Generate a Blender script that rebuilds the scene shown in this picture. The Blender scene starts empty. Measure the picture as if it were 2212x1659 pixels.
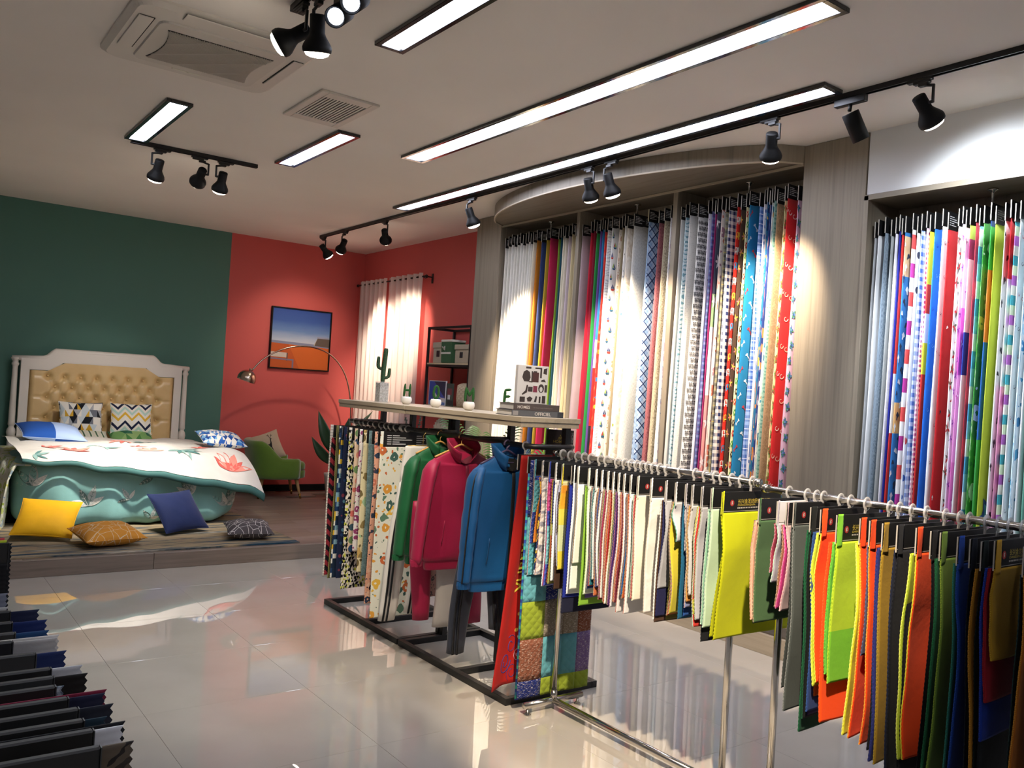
import bpy, bmesh, math, random
from math import sin, cos, pi, sqrt, radians, hypot
from mathutils import Vector, Matrix, noise
rnd = random.Random(11)
SC = bpy.context.scene
COL = SC.collection
V = Vector

# ---------------------------------------------------------------- camera, world, exposure
cam_d = bpy.data.cameras.new('camera')
cam_d.sensor_fit = 'HORIZONTAL'; cam_d.sensor_width = 36.0
cam_d.lens = 36.0 * 1836.0 / 2212.0
cam_d.clip_start = 0.05; cam_d.clip_end = 60
cam = bpy.data.objects.new('camera', cam_d); COL.objects.link(cam)
_y, _p, _r = radians(36.57), radians(.62), radians(3.546)
_f = V((sin(_y)*cos(_p), cos(_y)*cos(_p), sin(_p)))
_rt = V((cos(_y), -sin(_y), 0)); _up = _rt.cross(_f)
_r2 = _rt*cos(_r) + _up*sin(_r); _u2 = _up*cos(_r) - _rt*sin(_r)
cam.matrix_world = Matrix(((_r2.x, _u2.x, -_f.x, 0), (_r2.y, _u2.y, -_f.y, 0), (_r2.z, _u2.z, -_f.z, 1.6), (0, 0, 0, 1)))
SC.camera = cam
SC.view_settings.view_transform = 'Standard'; SC.view_settings.look = 'None'
SC.view_settings.gamma = 1.0; SC.view_settings.use_curve_mapping = False
SC.view_settings.exposure = 0.75
SC.cycles.use_denoising = True
SC.cycles.max_bounces = 8; SC.cycles.diffuse_bounces = 4; SC.cycles.glossy_bounces = 4
SC.cycles.transparent_max_bounces = 12; SC.cycles.sample_clamp_indirect = 6
SC.cycles.caustics_reflective = False; SC.cycles.caustics_refractive = False
wd = bpy.data.worlds.new('world'); SC.world = wd; wd.use_nodes = True
wd.node_tree.nodes['Background'].inputs[0].default_value = (.9, .95, 1, 1)
wd.node_tree.nodes['Background'].inputs[1].default_value = .02
WARM = (1.0, .83, .63); NEUT = (1.0, .91, .80); COOL = (.86, .93, 1.0)
K_SPOT = 1.0       # scale on every track spot
K_PANEL = 15.0      # radiance of the ceiling light panels

# ---------------------------------------------------------------- helpers: colour and node materials
def lin(h, a=1.0):
    if not isinstance(h, str): return tuple(h) + (() if len(h) == 4 else (a,))
    h = h.lstrip('#'); o = []
    for i in (0, 2, 4):
        c = int(h[i:i+2], 16)/255
        o.append(c/12.92 if c <= .04045 else ((c+.055)/1.055)**2.4)
    return tuple(o) + (a,)

class M:
    def __init__(s, name):
        s.m = bpy.data.materials.new(name); s.m.use_nodes = True
        s.t = s.m.node_tree; s.b = s.t.nodes['Principled BSDF']
        s._uv = None
    def n(s, typ, **k):
        x = s.t.nodes.new('ShaderNode' + typ)
        for a, b in k.items(): setattr(x, a, b)
        return x
    def put(s, sock, v):
        if v is None: return
        if isinstance(v, bpy.types.NodeSocket): s.t.links.new(v, sock)
        elif isinstance(v, str): sock.default_value = lin(v)
        else:
            try: sock.default_value = v
            except Exception: sock.default_value = tuple(v) + (1.0,)
    def uv(s):
        if s._uv is None: s._uv = s.n('UVMap').outputs[0]
        return s._uv
    def obj(s): return s.n('TexCoord').outputs['Object']
    def math(s, op, a, b=None, c=None):
        x = s.n('Math', operation=op); s.put(x.inputs[0], a); s.put(x.inputs[1], b)
        if c is not None: s.put(x.inputs[2], c)
        return x.outputs[0]
    def vmul(s, v, k):
        x = s.n('VectorMath', operation='MULTIPLY'); s.put(x.inputs[0], v); x.inputs[1].default_value = k if hasattr(k, '__len__') else (k, k, k)
        return x.outputs[0]
    def vadd(s, a, b):
        x = s.n('VectorMath', operation='ADD'); s.put(x.inputs[0], a); s.put(x.inputs[1], b); return x.outputs[0]
    def sep(s, v):
        x = s.n('SeparateXYZ'); s.put(x.inputs[0], v); return x.outputs
    def comb(s, x_, y_, z_=0.0):
        x = s.n('CombineXYZ'); s.put(x.inputs[0], x_); s.put(x.inputs[1], y_); s.put(x.inputs[2], z_); return x.outputs[0]
    def noise(s, v, scale=5, detail=3, rough=.5, dist=0.0):
        x = s.n('TexNoise'); s.put(x.inputs['Vector'], v); x.inputs['Scale'].default_value = scale
        x.inputs['Detail'].default_value = detail; x.inputs['Roughness'].default_value = rough; x.inputs['Distortion'].default_value = dist
        return x.outputs
    def voro(s, v, scale=5, feature='F1', rand=1.0):
        x = s.n('TexVoronoi', feature=feature); s.put(x.inputs['Vector'], v); x.inputs['Scale'].default_value = scale
        x.inputs['Randomness'].default_value = rand
        return x.outputs
    def white(s, v):
        x = s.n('TexWhiteNoise', noise_dimensions='3D'); s.put(x.inputs['Vector'], v); return x.outputs
    def ramp(s, fac, stops, interp='LINEAR'):
        x = s.n('ValToRGB'); r = x.color_ramp; r.interpolation = interp
        while len(r.elements) < len(stops): r.elements.new(.5)
        for e, (p, c) in zip(r.elements, stops): e.position = p; e.color = lin(c)
        s.put(x.inputs[0], fac); return x.outputs[0]
    def mix(s, f, a, b, mode='MIX'):
        x = s.n('Mix', data_type='RGBA', blend_type=mode)
        s.put(x.inputs[0], f); s.put(x.inputs[6], a); s.put(x.inputs[7], b); return x.outputs[2]
    def set(s, color=None, rough=None, metal=None, spec=None, **k):
        if color is not None: s.put(s.b.inputs['Base Color'], color)
        if rough is not None: s.put(s.b.inputs['Roughness'], rough)
        if metal is not None: s.put(s.b.inputs['Metallic'], metal)
        if spec is not None: s.put(s.b.inputs['Specular IOR Level'], spec)
        for a, b in k.items(): s.put(s.b.inputs[a], b)
        return s
    def bump(s, h, strength=.3, dist=.01):
        x = s.n('Bump'); x.inputs['Strength'].default_value = strength; x.inputs['Distance'].default_value = dist
        s.put(x.inputs['Height'], h); s.t.links.new(x.outputs[0], s.b.inputs['Normal']); return s

_mc = {}
def plain(col, rough=.5, metal=0.0, spec=.5, **k):
    key = ('p', col, rough, metal, spec, tuple(sorted(k.items())))
    if key not in _mc:
        m = M('plain_' + str(len(_mc))); m.set(color=lin(col), rough=rough, metal=metal, spec=spec)
        nz = m.noise(m.obj(), 14, 2)
        m.put(m.b.inputs['Roughness'], m.math('ADD', m.math('MULTIPLY', nz[0], .12), rough-.06))
        for a, b in k.items(): m.put(m.b.inputs[a.replace('_', ' ')], lin(b) if isinstance(b, str) else b)
        _mc[key] = m.m
    return _mc[key]
def glow(col, strength):
    key = ('g', col, strength)
    if key not in _mc:
        m = M('glow_' + str(len(_mc))); m.set(color=(0.8, .8, .8, 1), rough=.4)
        m.b.inputs['Emission Color'].default_value = lin(col); m.b.inputs['Emission Strength'].default_value = strength
        _mc[key] = m.m
    return _mc[key]

# fabric patterns, all driven by UV in metres: returns (colour socket, extra bump socket)
def pat(m, kind, *a):
    uv = m.uv()
    if kind == 'plain':
        nz = m.noise(uv, 9, 2)[0]
        c = lin(a[0]); lo = tuple(x*.88 for x in c[:3])
        return m.mix(nz, lo + (1,), tuple(min(1, x*1.06) for x in c[:3]) + (1,)), None
    if kind == 'gingham':
        x, y, _ = m.sep(m.vmul(uv, 1/a[2]))
        fx = m.math('GREATER_THAN', m.math('FRACT', x), .5); fy = m.math('GREATER_THAN', m.math('FRACT', y), .5)
        return m.mix(m.math('MULTIPLY', m.math('ADD', fx, fy), .5), a[0], a[1]), None
    if kind == 'plaid':     # bg, c1, c2, size
        x, y, _ = m.sep(m.vmul(uv, 1/a[3]))
        def band(t, lo, hi):
            f = m.math('FRACT', t)
            return m.math('MULTIPLY', m.math('GREATER_THAN', f, lo), m.math('LESS_THAN', f, hi))
        w1 = m.math('MULTIPLY', m.math('ADD', band(x, .1, .45), band(y, .1, .45)), .5)
        w2 = m.math('MULTIPLY', m.math('MAXIMUM', band(x, .68, .76), band(y, .68, .76)), .8)
        return m.mix(w2, m.mix(w1, a[0], a[1]), a[2]), None
    if kind == 'diag':      # bg, c1, c2, size : diagonal lattice
        x, y, _ = m.sep(m.vmul(uv, 1/a[3]))
        p = m.math('FRACT', m.math('ADD', x, y)); q = m.math('FRACT', m.math('SUBTRACT', x, y))
        l = m.math('MAXIMUM', m.math('LESS_THAN', p, .14), m.math('LESS_THAN', q, .14))
        w = m.math('MULTIPLY', m.math('ADD', m.math('GREATER_THAN', p, .5), m.math('GREATER_THAN', q, .5)), .5)
        return m.mix(l, m.mix(w, a[0], a[1]), a[2]), None
    if kind == 'stripe':    # colours, size, axis (0 u, 1 v)
        x = m.sep(m.vmul(uv, 1/a[1]))[a[2]]; n = len(a[0])
        return m.ramp(m.math('FRACT', x), [(i/n, c) for i, c in enumerate(a[0])], 'CONSTANT'), None
    if kind == 'dots':      # bg, colours, cells per metre, radius
        v = m.voro(uv, a[2], rand=.35 if len(a) < 5 else a[4])
        hue = m.ramp(m.sep(v[1])[0], [(i/len(a[1]), c) for i, c in enumerate(a[1])], 'CONSTANT')
        return m.mix(m.math('LESS_THAN', v[0], a[3]), a[0], hue), None
    if kind == 'floral':    # bg, colours, cells per metre
        w = m.vadd(uv, m.vmul(m.noise(uv, a[2]*1.6, 2)[1], .5/a[2]))
        v = m.voro(w, a[2]); hue = m.ramp(m.sep(v[1])[0], [(i/len(a[1]), c) for i, c in enumerate(a[1])], 'CONSTANT')
        v2 = m.voro(w, a[2]*2.3); hue2 = m.ramp(m.sep(v2[1])[1], [(i/len(a[1]), c) for i, c in enumerate(a[1])], 'CONSTANT')
        c = m.mix(m.math('LESS_THAN', v2[0], .27), a[0], hue2)
        c = m.mix(m.math('LESS_THAN', v[0], .38), c, hue)
        return m.mix(m.math('LESS_THAN', v[0], .12), c, a[0]), None
    if kind == 'swirl':     # bg, c, scale
        w = m.n('TexWave', wave_type='RINGS'); m.put(w.inputs['Vector'], uv)
        w.inputs['Scale'].default_value = a[2]; w.inputs['Distortion'].default_value = 9; w.inputs['Detail'].default_value = 2; w.inputs['Detail Scale'].default_value = 1.2
        return m.mix(m.math('GREATER_THAN', w.outputs[1], a[3] if len(a) > 3 else .72), a[0], a[1]), None
    if kind == 'tri':       # colours, size
        x, y, _ = m.sep(m.vmul(uv, 1/a[1]))
        q = m.math('ADD', m.math('FLOOR', y), 0.0)
        sx = m.math('ADD', x, m.math('MULTIPLY', q, .5))
        up = m.math('GREATER_THAN', m.math('FRACT', y), m.math('ABSOLUTE', m.math('SUBTRACT', m.math('MULTIPLY', m.math('FRACT', sx), 2), 1)))
        half = m.math('GREATER_THAN', m.math('FRACT', sx), .5)
        idk = m.comb(m.math('ADD', m.math('FLOOR', sx), m.math('MULTIPLY', m.math('MULTIPLY', m.math('SUBTRACT', 1, up), half), .37)), q, up)
        n = len(a[0])
        return m.ramp(m.white(idk)[0], [(i/n, c) for i, c in enumerate(a[0])], 'CONSTANT'), None
    if kind == 'chev':      # colours, band height, zig width
        x, y, _ = m.sep(uv)
        z = m.math('MULTIPLY', m.math('ABSOLUTE', m.math('SUBTRACT', m.math('FRACT', m.math('MULTIPLY', x, 1/a[2])), .5)), a[2]*1.1)
        t = m.math('FRACT', m.math('MULTIPLY', m.math('ADD', y, z), 1/(a[1]*len(a[0]))))
        n = len(a[0]); return m.ramp(t, [(i/n, c) for i, c in enumerate(a[0])], 'CONSTANT'), None
    if kind == 'web':       # bg, line, cells per metre, width
        v = m.voro(uv, a[2], 'DISTANCE_TO_EDGE'); v2 = m.voro(uv, a[2]*.55, 'DISTANCE_TO_EDGE')
        l = m.math('MAXIMUM', m.math('LESS_THAN', v[0], a[3]), m.math('LESS_THAN', v2[0], a[3]*.6))
        return m.mix(l, a[0], a[1]), None
    if kind == 'mosaic':    # colours, size
        x, y, _ = m.sep(m.vmul(uv, 1/a[1])); n = len(a[0])
        return m.ramp(m.white(m.comb(m.math('FLOOR', x), m.math('FLOOR', y)))[0], [(i/n, c) for i, c in enumerate(a[0])], 'CONSTANT'), None
    if kind == 'patch':     # colours, size u, size v, streak colour
        x, y, _ = m.sep(m.vmul(uv, (1/a[1], 1/a[2], 1))); n = len(a[0])
        c = m.ramp(m.white(m.comb(m.math('FLOOR', x), m.math('FLOOR', y), 3.0))[0], [(i/n, k) for i, k in enumerate(a[0])], 'CONSTANT')
        st = m.noise(m.vmul(uv, (60, 420, 1)), 1, 2)[0]
        return m.mix(m.math('MULTIPLY', m.math('GREATER_THAN', st, .62), .75), c, a[3]), m.noise(uv, 45, 1)[0]
    if kind == 'camo':      # colours, scale
        f = m.noise(uv, a[1], 2, .5, .6)[0]; n = len(a[0])
        return m.ramp(f, [(.28 + .44*i/n if i else 0, c) for i, c in enumerate(a[0])], 'CONSTANT'), None
    if kind == 'glit':      # c1, c2
        f = m.noise(m.vmul(uv, (1, .35, 1)), 160, 2, .7)[0]
        return m.ramp(f, [(.35, a[0]), (.62, a[1])]), f
    if kind == 'marble':    # c1, c2, scale
        f = m.noise(uv, a[2], 4, .6, 1.5)[0]
        return m.ramp(f, [(.4, a[0]), (.55, a[1]), (.62, a[0])]), None
    if kind == 'bands':     # colour blocks down the length: [(v0, c)...], length
        y = m.sep(uv)[1]
        return m.ramp(m.math('MULTIPLY', y, 1/a[1]), a[0], 'CONSTANT'), None
    raise ValueError(kind)

def fab(*spec, rough=.85, sheen=.04, spec_=.15, quilt=0, thin=0.0):
    key = ('f', repr(spec), rough, sheen, quilt, thin)
    if key in _mc: return _mc[key]
    m = M('fabric_%s_%d' % (spec[0], len(_mc)))
    c, h = pat(m, *spec)
    m.set(color=c, rough=rough, spec=spec_); m.b.inputs['Sheen Weight'].default_value = sheen
    if thin: m.b.inputs['Alpha'].default_value = 1 - thin
    uv = m.uv()
    if quilt:
        x, y, _ = m.sep(m.vmul(uv, 1/quilt))
        w = m.math('MULTIPLY', m.math('ABSOLUTE', m.math('SINE', m.math('MULTIPLY', m.math('ADD', x, y), pi))), m.math('ABSOLUTE', m.math('SINE', m.math('MULTIPLY', m.math('SUBTRACT', x, y), pi))))
        m.bump(w, .4, .009)
    elif h is not None: m.bump(h, .35, .004)
    else:
        nz = m.noise(uv, 26, 3, .6)[0]
        m.bump(nz, .18, .006)
    _mc[key] = m.m
    return m.m

# ---------------------------------------------------------------- helpers: mesh builder and object bookkeeping
class MB:
    def __init__(s): s.v = []; s.f = []; s.fm = []; s.uv = []; s.sm = []
    def add(s, vs, fs, uv=None, m=0, smooth=False):
        b = len(s.v); s.v += [V(p) for p in vs]
        s.uv += list(uv) if uv is not None else [(p[0] + p[1], p[2]) for p in vs]
        for f in fs: s.f.append([b+i for i in f]); s.fm.append(m); s.sm.append(smooth)
        return s
    def box(s, c, d, m=0, R=None, ch=0.0):
        x, y, z = d[0]/2, d[1]/2, d[2]/2
        if ch > 0:      # chamfered box: 24 verts
            bm = bmesh.new(); bmesh.ops.create_cube(bm, size=1)
            for w in bm.verts: w.co = V((w.co.x*d[0], w.co.y*d[1], w.co.z*d[2]))
            bmesh.ops.bevel(bm, geom=bm.edges[:], offset=ch, segments=1, affect='EDGES')
            bm.verts.index_update(); vs = [w.co.copy() for w in bm.verts]; fs = [[w.index for w in f.verts] for f in bm.faces]; bm.free()
        else:
            vs = [V((i, j, k)) for i in (-x, x) for j in (-y, y) for k in (-z, z)]
            fs = [(0, 1, 3, 2), (4, 6, 7, 5), (0, 4, 5, 1), (2, 3, 7, 6), (0, 2, 6, 4), (1, 5, 7, 3)]
        if R is not None: vs = [R @ w for w in vs]
        c = V(c); return s.add([w + c for w in vs], fs, None, m)
    def b2(s, lo, hi, m=0, ch=0.0):
        return s.box([(a+b)/2 for a, b in zip(lo, hi)], [abs(b-a) for a, b in zip(lo, hi)], m, None, ch)
    def loft(s, rings, closed=True, caps=True, uvs=None, m=0, smooth=True):
        n = len(rings[0]); vs = [p for r in rings for p in r]; fs = []
        for i in range(len(rings)-1):
            for j in range(n if closed else n-1):
                k = (j+1) % n; fs.append((i*n+j, i*n+k, (i+1)*n+k, (i+1)*n+j))
        if caps and closed: fs.append(tuple(range(n))[::-1]); fs.append(tuple((len(rings)-1)*n + j for j in range(n)))
        return s.add(vs, fs, uvs, m, smooth)
    def tube(s, pts, r, n=10, m=0, caps=True, flat=1.0):
        pts = [V(p) for p in pts]; rings = []; uvs = []
        rr = r if hasattr(r, '__len__') else [r]*len(pts)
        up = None; L = 0
        for i, p in enumerate(pts):
            a = pts[max(i-1, 0)]; b = pts[min(i+1, len(pts)-1)]; t = (b-a)
            t = t.normalized() if t.length > 1e-9 else V((0, 0, 1))
            if up is None: up = V((0, 0, 1)) if abs(t.z) < .9 else V((0, 1, 0))
            x = up.cross(t).normalized(); up = t.cross(x)
            if i: L += (p - pts[i-1]).length
            rings.append([p + x*cos(2*pi*k/n)*rr[i] + up*sin(2*pi*k/n)*rr[i]*flat for k in range(n)])
            uvs += [(k/n*6.28*rr[i], L) for k in range(n)]
        return s.loft(rings, True, caps, uvs, m)
    def lathe(s, prof, n=20, o=(0, 0, 0), R=None, m=0, caps=True):
        o = V(o); rings = []
        for r, z in prof:
            ring = [V((r*cos(2*pi*k/n), r*sin(2*pi*k/n), z)) for k in range(n)]
            rings.append([(R @ p if R is not None else p) + o for p in ring])
        return s.loft(rings, True, caps, None, m)
    def ball(s, c, r, nu=10, nv=6, m=0, R=None):
        r = r if hasattr(r, '__len__') else (r, r, r); c = V(c); rings = []
        for i in range(nv+1):
            t = pi*(.02 + .96*i/nv); ring = [V((sin(t)*cos(2*pi*k/nu)*r[0], sin(t)*sin(2*pi*k/nu)*r[1], -cos(t)*r[2])) for k in range(nu)]
            rings.append([(R @ p if R is not None else p) + c for p in ring])
        return s.loft(rings, True, True, None, m)
    def prism(s, poly, h, F, m=0):      # poly 2D, extruded 0..h along F's z axis
        n = len(poly); vs = [F @ V((x, y, 0)) for x, y in poly] + [F @ V((x, y, h)) for x, y in poly]
        fs = [tuple(range(n))[::-1], tuple(range(n, 2*n))] + [(i, (i+1) % n, n+(i+1) % n, n+i) for i in range(n)]
        return s.add(vs, fs, None, m)
    def sheet(s, S, us, vs_, th=0.0, m=0, uvf=None, m2=None):
        nu, nv = len(us), len(vs_)
        P = [[V(S(u, w)) for u in us] for w in vs_]
        uv = [(uvf(u, w) if uvf else (u, w)) for w in vs_ for u in us]
        vs = [p for r in P for p in r]; idx = lambda i, j: i*nu + j
        fs = [(idx(i, j), idx(i, j+1), idx(i+1, j+1), idx(i+1, j)) for i in range(nv-1) for j in range(nu-1)]
        if th <= 0: return s.add(vs, fs, uv, m, True)
        N = []
        for i in range(nv):
            for j in range(nu):
                a = P[i][min(j+1, nu-1)] - P[i][max(j-1, 0)]; b = P[min(i+1, nv-1)][j] - P[max(i-1, 0)][j]
                k = a.cross(b); N.append(k.normalized() if k.length > 1e-12 else V((0, 0, 1)))
        back = [p - q*th for p, q in zip(vs, N)]; o = nu*nv
        s.add(vs + back, fs, uv + uv, m, True); bb = len(s.v) - 2*o
        def more(fl, mm, sm):
            for f in fl: s.f.append([bb+i for i in f]); s.fm.append(mm); s.sm.append(sm)
        mm = m if m2 is None else m2
        more([tuple(o+i for i in f)[::-1] for f in fs], mm, True)
        e = [idx(0, j) for j in range(nu)] + [idx(i, nu-1) for i in range(1, nv)] + [idx(nv-1, j) for j in range(nu-2, -1, -1)] + [idx(i, 0) for i in range(nv-2, 0, -1)]
        more([(e[k], o+e[k], o+e[(k+1) % len(e)], e[(k+1) % len(e)]) for k in range(len(e))], mm, False)
        return s
    def grid_norm(s, S, u, w, e=.01):
        p = V(S(u, w)); a = V(S(u+e, w)) - p; b = V(S(u, w+e)) - p; k = a.cross(b)
        return p, (k.normalized() if k.length > 1e-12 else V((0, 0, 1)))
    def decal(s, S, poly, off=.0015, m=0):
        pts = []
        for u, w in poly:
            p, q = s.grid_norm(S, u, w); pts.append(p + q*off)
        return s.add(pts, [tuple(range(len(pts)))], list(poly), m)
    def mesh(s, name, mats, xf=None):
        me = bpy.data.meshes.new(name)
        vs = [xf @ p for p in s.v] if xf is not None else s.v
        me.from_pydata([tuple(p) for p in vs], [], s.f)
        for x in (mats if isinstance(mats, (list, tuple)) else [mats]): me.materials.append(x)
        me.polygons.foreach_set('material_index', s.fm); me.polygons.foreach_set('use_smooth', s.sm)
        uvl = me.uv_layers.new(name='UVMap'); fl = []
        for f in s.f:
            for i in f: fl += [s.uv[i][0], s.uv[i][1]]
        uvl.data.foreach_set('uv', fl); me.update(); me.validate()
        return me
    def build(s, name, mats, parent=None, label=None, kind=None):
        if parent is not None:
            me = s.mesh(name, mats, world(parent).inverted()); o = bpy.data.objects.new(name, me); COL.objects.link(o); o.parent = parent
        else:
            lo = V([min(p[i] for p in s.v) for i in range(3)]); hi = V([max(p[i] for p in s.v) for i in range(3)])
            c = V(((lo.x+hi.x)/2, (lo.y+hi.y)/2, lo.z))
            me = s.mesh(name, mats, Matrix.Translation(-c)); o = bpy.data.objects.new(name, me); COL.objects.link(o); o.location = c
        if label: o['label'] = label
        if kind: o['kind'] = kind
        return o
def world(o):
    m = o.matrix_basis.copy()
    return world(o.parent) @ m if o.parent else m
def thing(name, label, cat, loc=(0, 0, 0), rz=0.0, group=None, kind=None):
    o = bpy.data.objects.new(name, None); COL.objects.link(o); o.empty_display_size = .1
    o.location = loc; o.rotation_euler = (0, 0, rz); o['label'] = label; o['category'] = cat
    if group: o['group'] = group
    if kind: o['kind'] = kind
    return o
def tag(o, label, cat, group=None):
    o['label'] = label; o['category'] = cat
    if group: o['group'] = group
    return o
def struct(o, label=None):
    o['kind'] = 'structure'
    if label: o['label'] = label
    return o
def dup(root, loc, rz=0.0, label=None, group=None):
    r = root.copy(); COL.objects.link(r); r.location = loc; r.rotation_euler = (0, 0, rz)
    if label: r['label'] = label
    if group: r['group'] = group
    for ch in list(root.children):
        c = ch.copy(); COL.objects.link(c); c.parent = r
        for g in list(ch.children):
            d = g.copy(); COL.objects.link(d); d.parent = c
    return r
def lin_sp(a, b, n): return [a + (b-a)*i/(n-1) for i in range(n)]
def circ(x, y, r, n=12, ry=None, a0=0.0): 
    ry = r if ry is None else ry
    return [(x + r*cos(2*pi*k/n), y + ry*sin(2*pi*k/n)) for k in range(n)]
def rotp(poly, a, x=0, y=0, k=1.0): return [(x + k*(p*cos(a) - q*sin(a)), y + k*(p*sin(a) + q*cos(a))) for p, q in poly]
def frame(o, x, y):      # matrix with origin o, local x/y axes, z = x cross y
    x = V(x).normalized(); y = V(y).normalized(); z = x.cross(y)
    return Matrix(((x.x, y.x, z.x, o[0]), (x.y, y.y, z.y, o[1]), (x.z, y.z, z.z, o[2]), (0, 0, 0, 1)))
_txt = {}
def text_into(mb, s, F, size, m=0, h=.0004, bold=0.0, align='LEFT', squeeze=1.0):
    key = (s, bold)
    if key not in _txt:
        c = bpy.data.curves.new('lettering', 'FONT'); c.body = s; c.offset = bold; c.resolution_u = 3
        o = bpy.data.objects.new('lettering', c); me = bpy.data.meshes.new_from_object(o)
        _txt[key] = ([v.co.copy() for v in me.vertices], [list(p.vertices) for p in me.polygons])
        bpy.data.objects.remove(o); bpy.data.curves.remove(c); bpy.data.meshes.remove(me)
    vs, fs = _txt[key]
    if not vs: return
    w = max(p.x for p in vs); dx = -w/2 if align == 'CENTER' else 0
    mb.add([F @ V(((p.x+dx)*size*squeeze, p.y*size, h)) for p in vs], fs, None, m)

# ---------------------------------------------------------------- shared materials
BLACK = plain('#161616', .42); BLACKMATT = plain('#0c0c0c', .6, 0.0, .22); CHROME = plain('#d4d0c8', .16, 1.0)
WHITEPL = plain('#e6e2da', .45); CARD = plain('#131314', .45); CARDEDGE = plain('#a39e96', .6); WHITEINK = plain('#d9d9d9', .6)
def wood(name, c1, c2, axis='z', rough=.45, k=1.0):
    m = M(name); o = m.obj()
    sc = {'z': (26*k, 26*k, .7), 'x': (.9, 22*k, 22*k), 'y': (22*k, .9, 22*k)}[axis]
    n1 = m.noise(m.vmul(o, sc), 1, 4, .6, .35)[0]; n2 = m.noise(m.vmul(o, tuple(x*.22 for x in sc)), 1, 2, .5)[0]
    c = m.ramp(m.math('ADD', m.math('MULTIPLY', n1, .65), m.math('MULTIPLY', n2, .35)), [(.3, c1), (.5, c2), (.7, c1)])
    m.set(color=c, rough=m.math('ADD', m.math('MULTIPLY', n1, .15), rough - .07), spec=.4); m.bump(n1, .08, .003)
    return m.m
VENEER = wood('grey_oak_veneer', '#766c5e', '#8d8272', 'z', .42)
VENEERX = wood('grey_oak_veneer_flat', '#6b6154', '#7f7566', 'y', .42)
SHELFWD = wood('shelf_oak', '#a1937c', '#b8aa92', 'y', .38)
EDGEWD = plain('#a0917b', .5)
PLANK = [wood('plank_%d' % i, a, b, 'x', .4) for i, (a, b) in enumerate((('#6f6154', '#8b7c6c'), ('#665a4f', '#83766a'), ('#776a5b', '#93857a')))]

# ---------------------------------------------------------------- the setting
X0, X1, Y0, Y1, ZC = -3.0, 5.31, -4.0, 10.75, 3.4
mt = M('floor_grout'); mt.set(color=lin('#9a9287'), rough=.5); GROUT = mt.m
fl = struct(MB().b2((X0, Y0, -.2), (X1, Y1, -.006)).build('floor', GROUT))
tm = M('polished_tile'); nz = tm.noise(tm.vmul(tm.obj(), 1.0), 3, 3)[0]
tm.set(color=tm.ramp(nz, [(.3, '#ada69c'), (.7, '#b4ada3')]), rough=.012, spec=.95); TILE = tm.m
tile_me = MB().box((0, 0, -.004), (.7990, .7990, .008), ch=.0007).mesh('tile', TILE)
for i in range(-6, 6):
    for j in range(-11, 5):
        cx, cy = 1.07 + .8*i + .4, 4.148 + .8*j + .4
        if not (X0 - .3 < cx < X1 + .3 and Y0 - .3 < cy < 7.9): continue
        if math.hypot(cx, cy) > 9 or cy < -2.4 or cx < -2.4: continue
        o = bpy.data.objects.new('tile', tile_me); COL.objects.link(o); o.parent = fl
        o.location = V((cx, cy, 0)) - fl.location
cm = M('ceiling_paint'); cm.set(color=cm.ramp(cm.noise(cm.obj(), 1.2, 2)[0], [(.3, '#e9e4dc'), (.7, '#eee9e1')]), rough=.8, spec=.2); CEIL = cm.m
struct(MB().b2((X0, Y0, ZC), (X1+.2, Y1+.2, ZC+.15)).build('ceiling', CEIL))
# back wall: teal paint left of the boundary, red paint right of it
wm = M('two_tone_wall_paint'); ox = wm.sep(wm.obj())[0]
fac = wm.math('GREATER_THAN', ox, 3.45 - (X0 + X1 + .2)/2)
pn = wm.noise(wm.obj(), 40, 2)[0]
wm.set(color=wm.mix(fac, '#517a6f', '#c85d5a'), rough=.62, spec=.25); wm.bump(pn, .06, .003)
struct(MB().b2((X0, Y1, 0), (X1+.2, Y1+.15, ZC)).build('wall_back', wm.m), 'back wall painted teal on the left and brick red on the right')
rm = M('red_wall_paint'); rm.set(color=lin('#c85d5a'), rough=.62, spec=.25); rm.bump(rm.noise(rm.obj(), 40, 2)[0], .06, .003); RED = rm.m
struct(MB().b2((X1, 2.0, 0), (X1+.15, Y1, ZC)).build('wall_right', RED))
WPAINT = plain('#dedfe0', .75, 0, .2)
struct(MB().b2((4.96, Y0, 2.99), (X1+.15, 3.03, ZC)).build('wall_front_right', WPAINT))
struct(MB().b2((X1, Y0, 0), (X1+.15, 2.0, 2.99)).build('wall_far_right', WPAINT))
struct(MB().b2((X0-.15, Y0, 0), (X0, Y1+.15, ZC)).build('wall_left', WPAINT))
struct(MB().b2((X0-.15, Y0-.15, 0), (X1+.15, Y0, ZC)).build('wall_front', plain('#dcd8d0', .75, 0, .2)))
struct(MB().b2((3.0, Y1-.014, .13), (X1, Y1, .215)).build('baseboard_back', BLACKMATT))
struct(MB().b2((X1-.014, 7.75, .13), (X1, Y1, .215)).build('baseboard_right', BLACKMATT))
# raised platform with laminate planks
PZ = .13
plat = struct(MB().b2((X0, 7.222, 0), (X1, Y1, PZ-.012)).build('trim_1', plain('#5c5147', .5)), 'raised wooden platform under the bed')
pl_me = [MB().box((0, 0, 0), (1.217, .1755, .011), ch=.0012).mesh('plank', x) for x in PLANK]
row = 0; y = 7.222 + .09
while y < Y1 - .05:
    x = -.9 + (row*.43) % 1.22
    while x < X1 - .6:
        o = bpy.data.objects.new('plank', pl_me[rnd.randrange(3)]); COL.objects.link(o); o.parent = plat
        o.location = V((x, y, PZ-.0065)) - plat.location; x += 1.22
    y += .178; row += 1
nose_me = MB().box((0, 0, 0), (1.9, .022, PZ), ch=.003).mesh('riser_board', PLANK[1])
for k in range(4):
    o = bpy.data.objects.new('riser_board', nose_me); COL.objects.link(o); o.parent = plat
    o.location = V((-1.0 + 1.902*k, 7.211, PZ/2)) - plat.location
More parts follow.
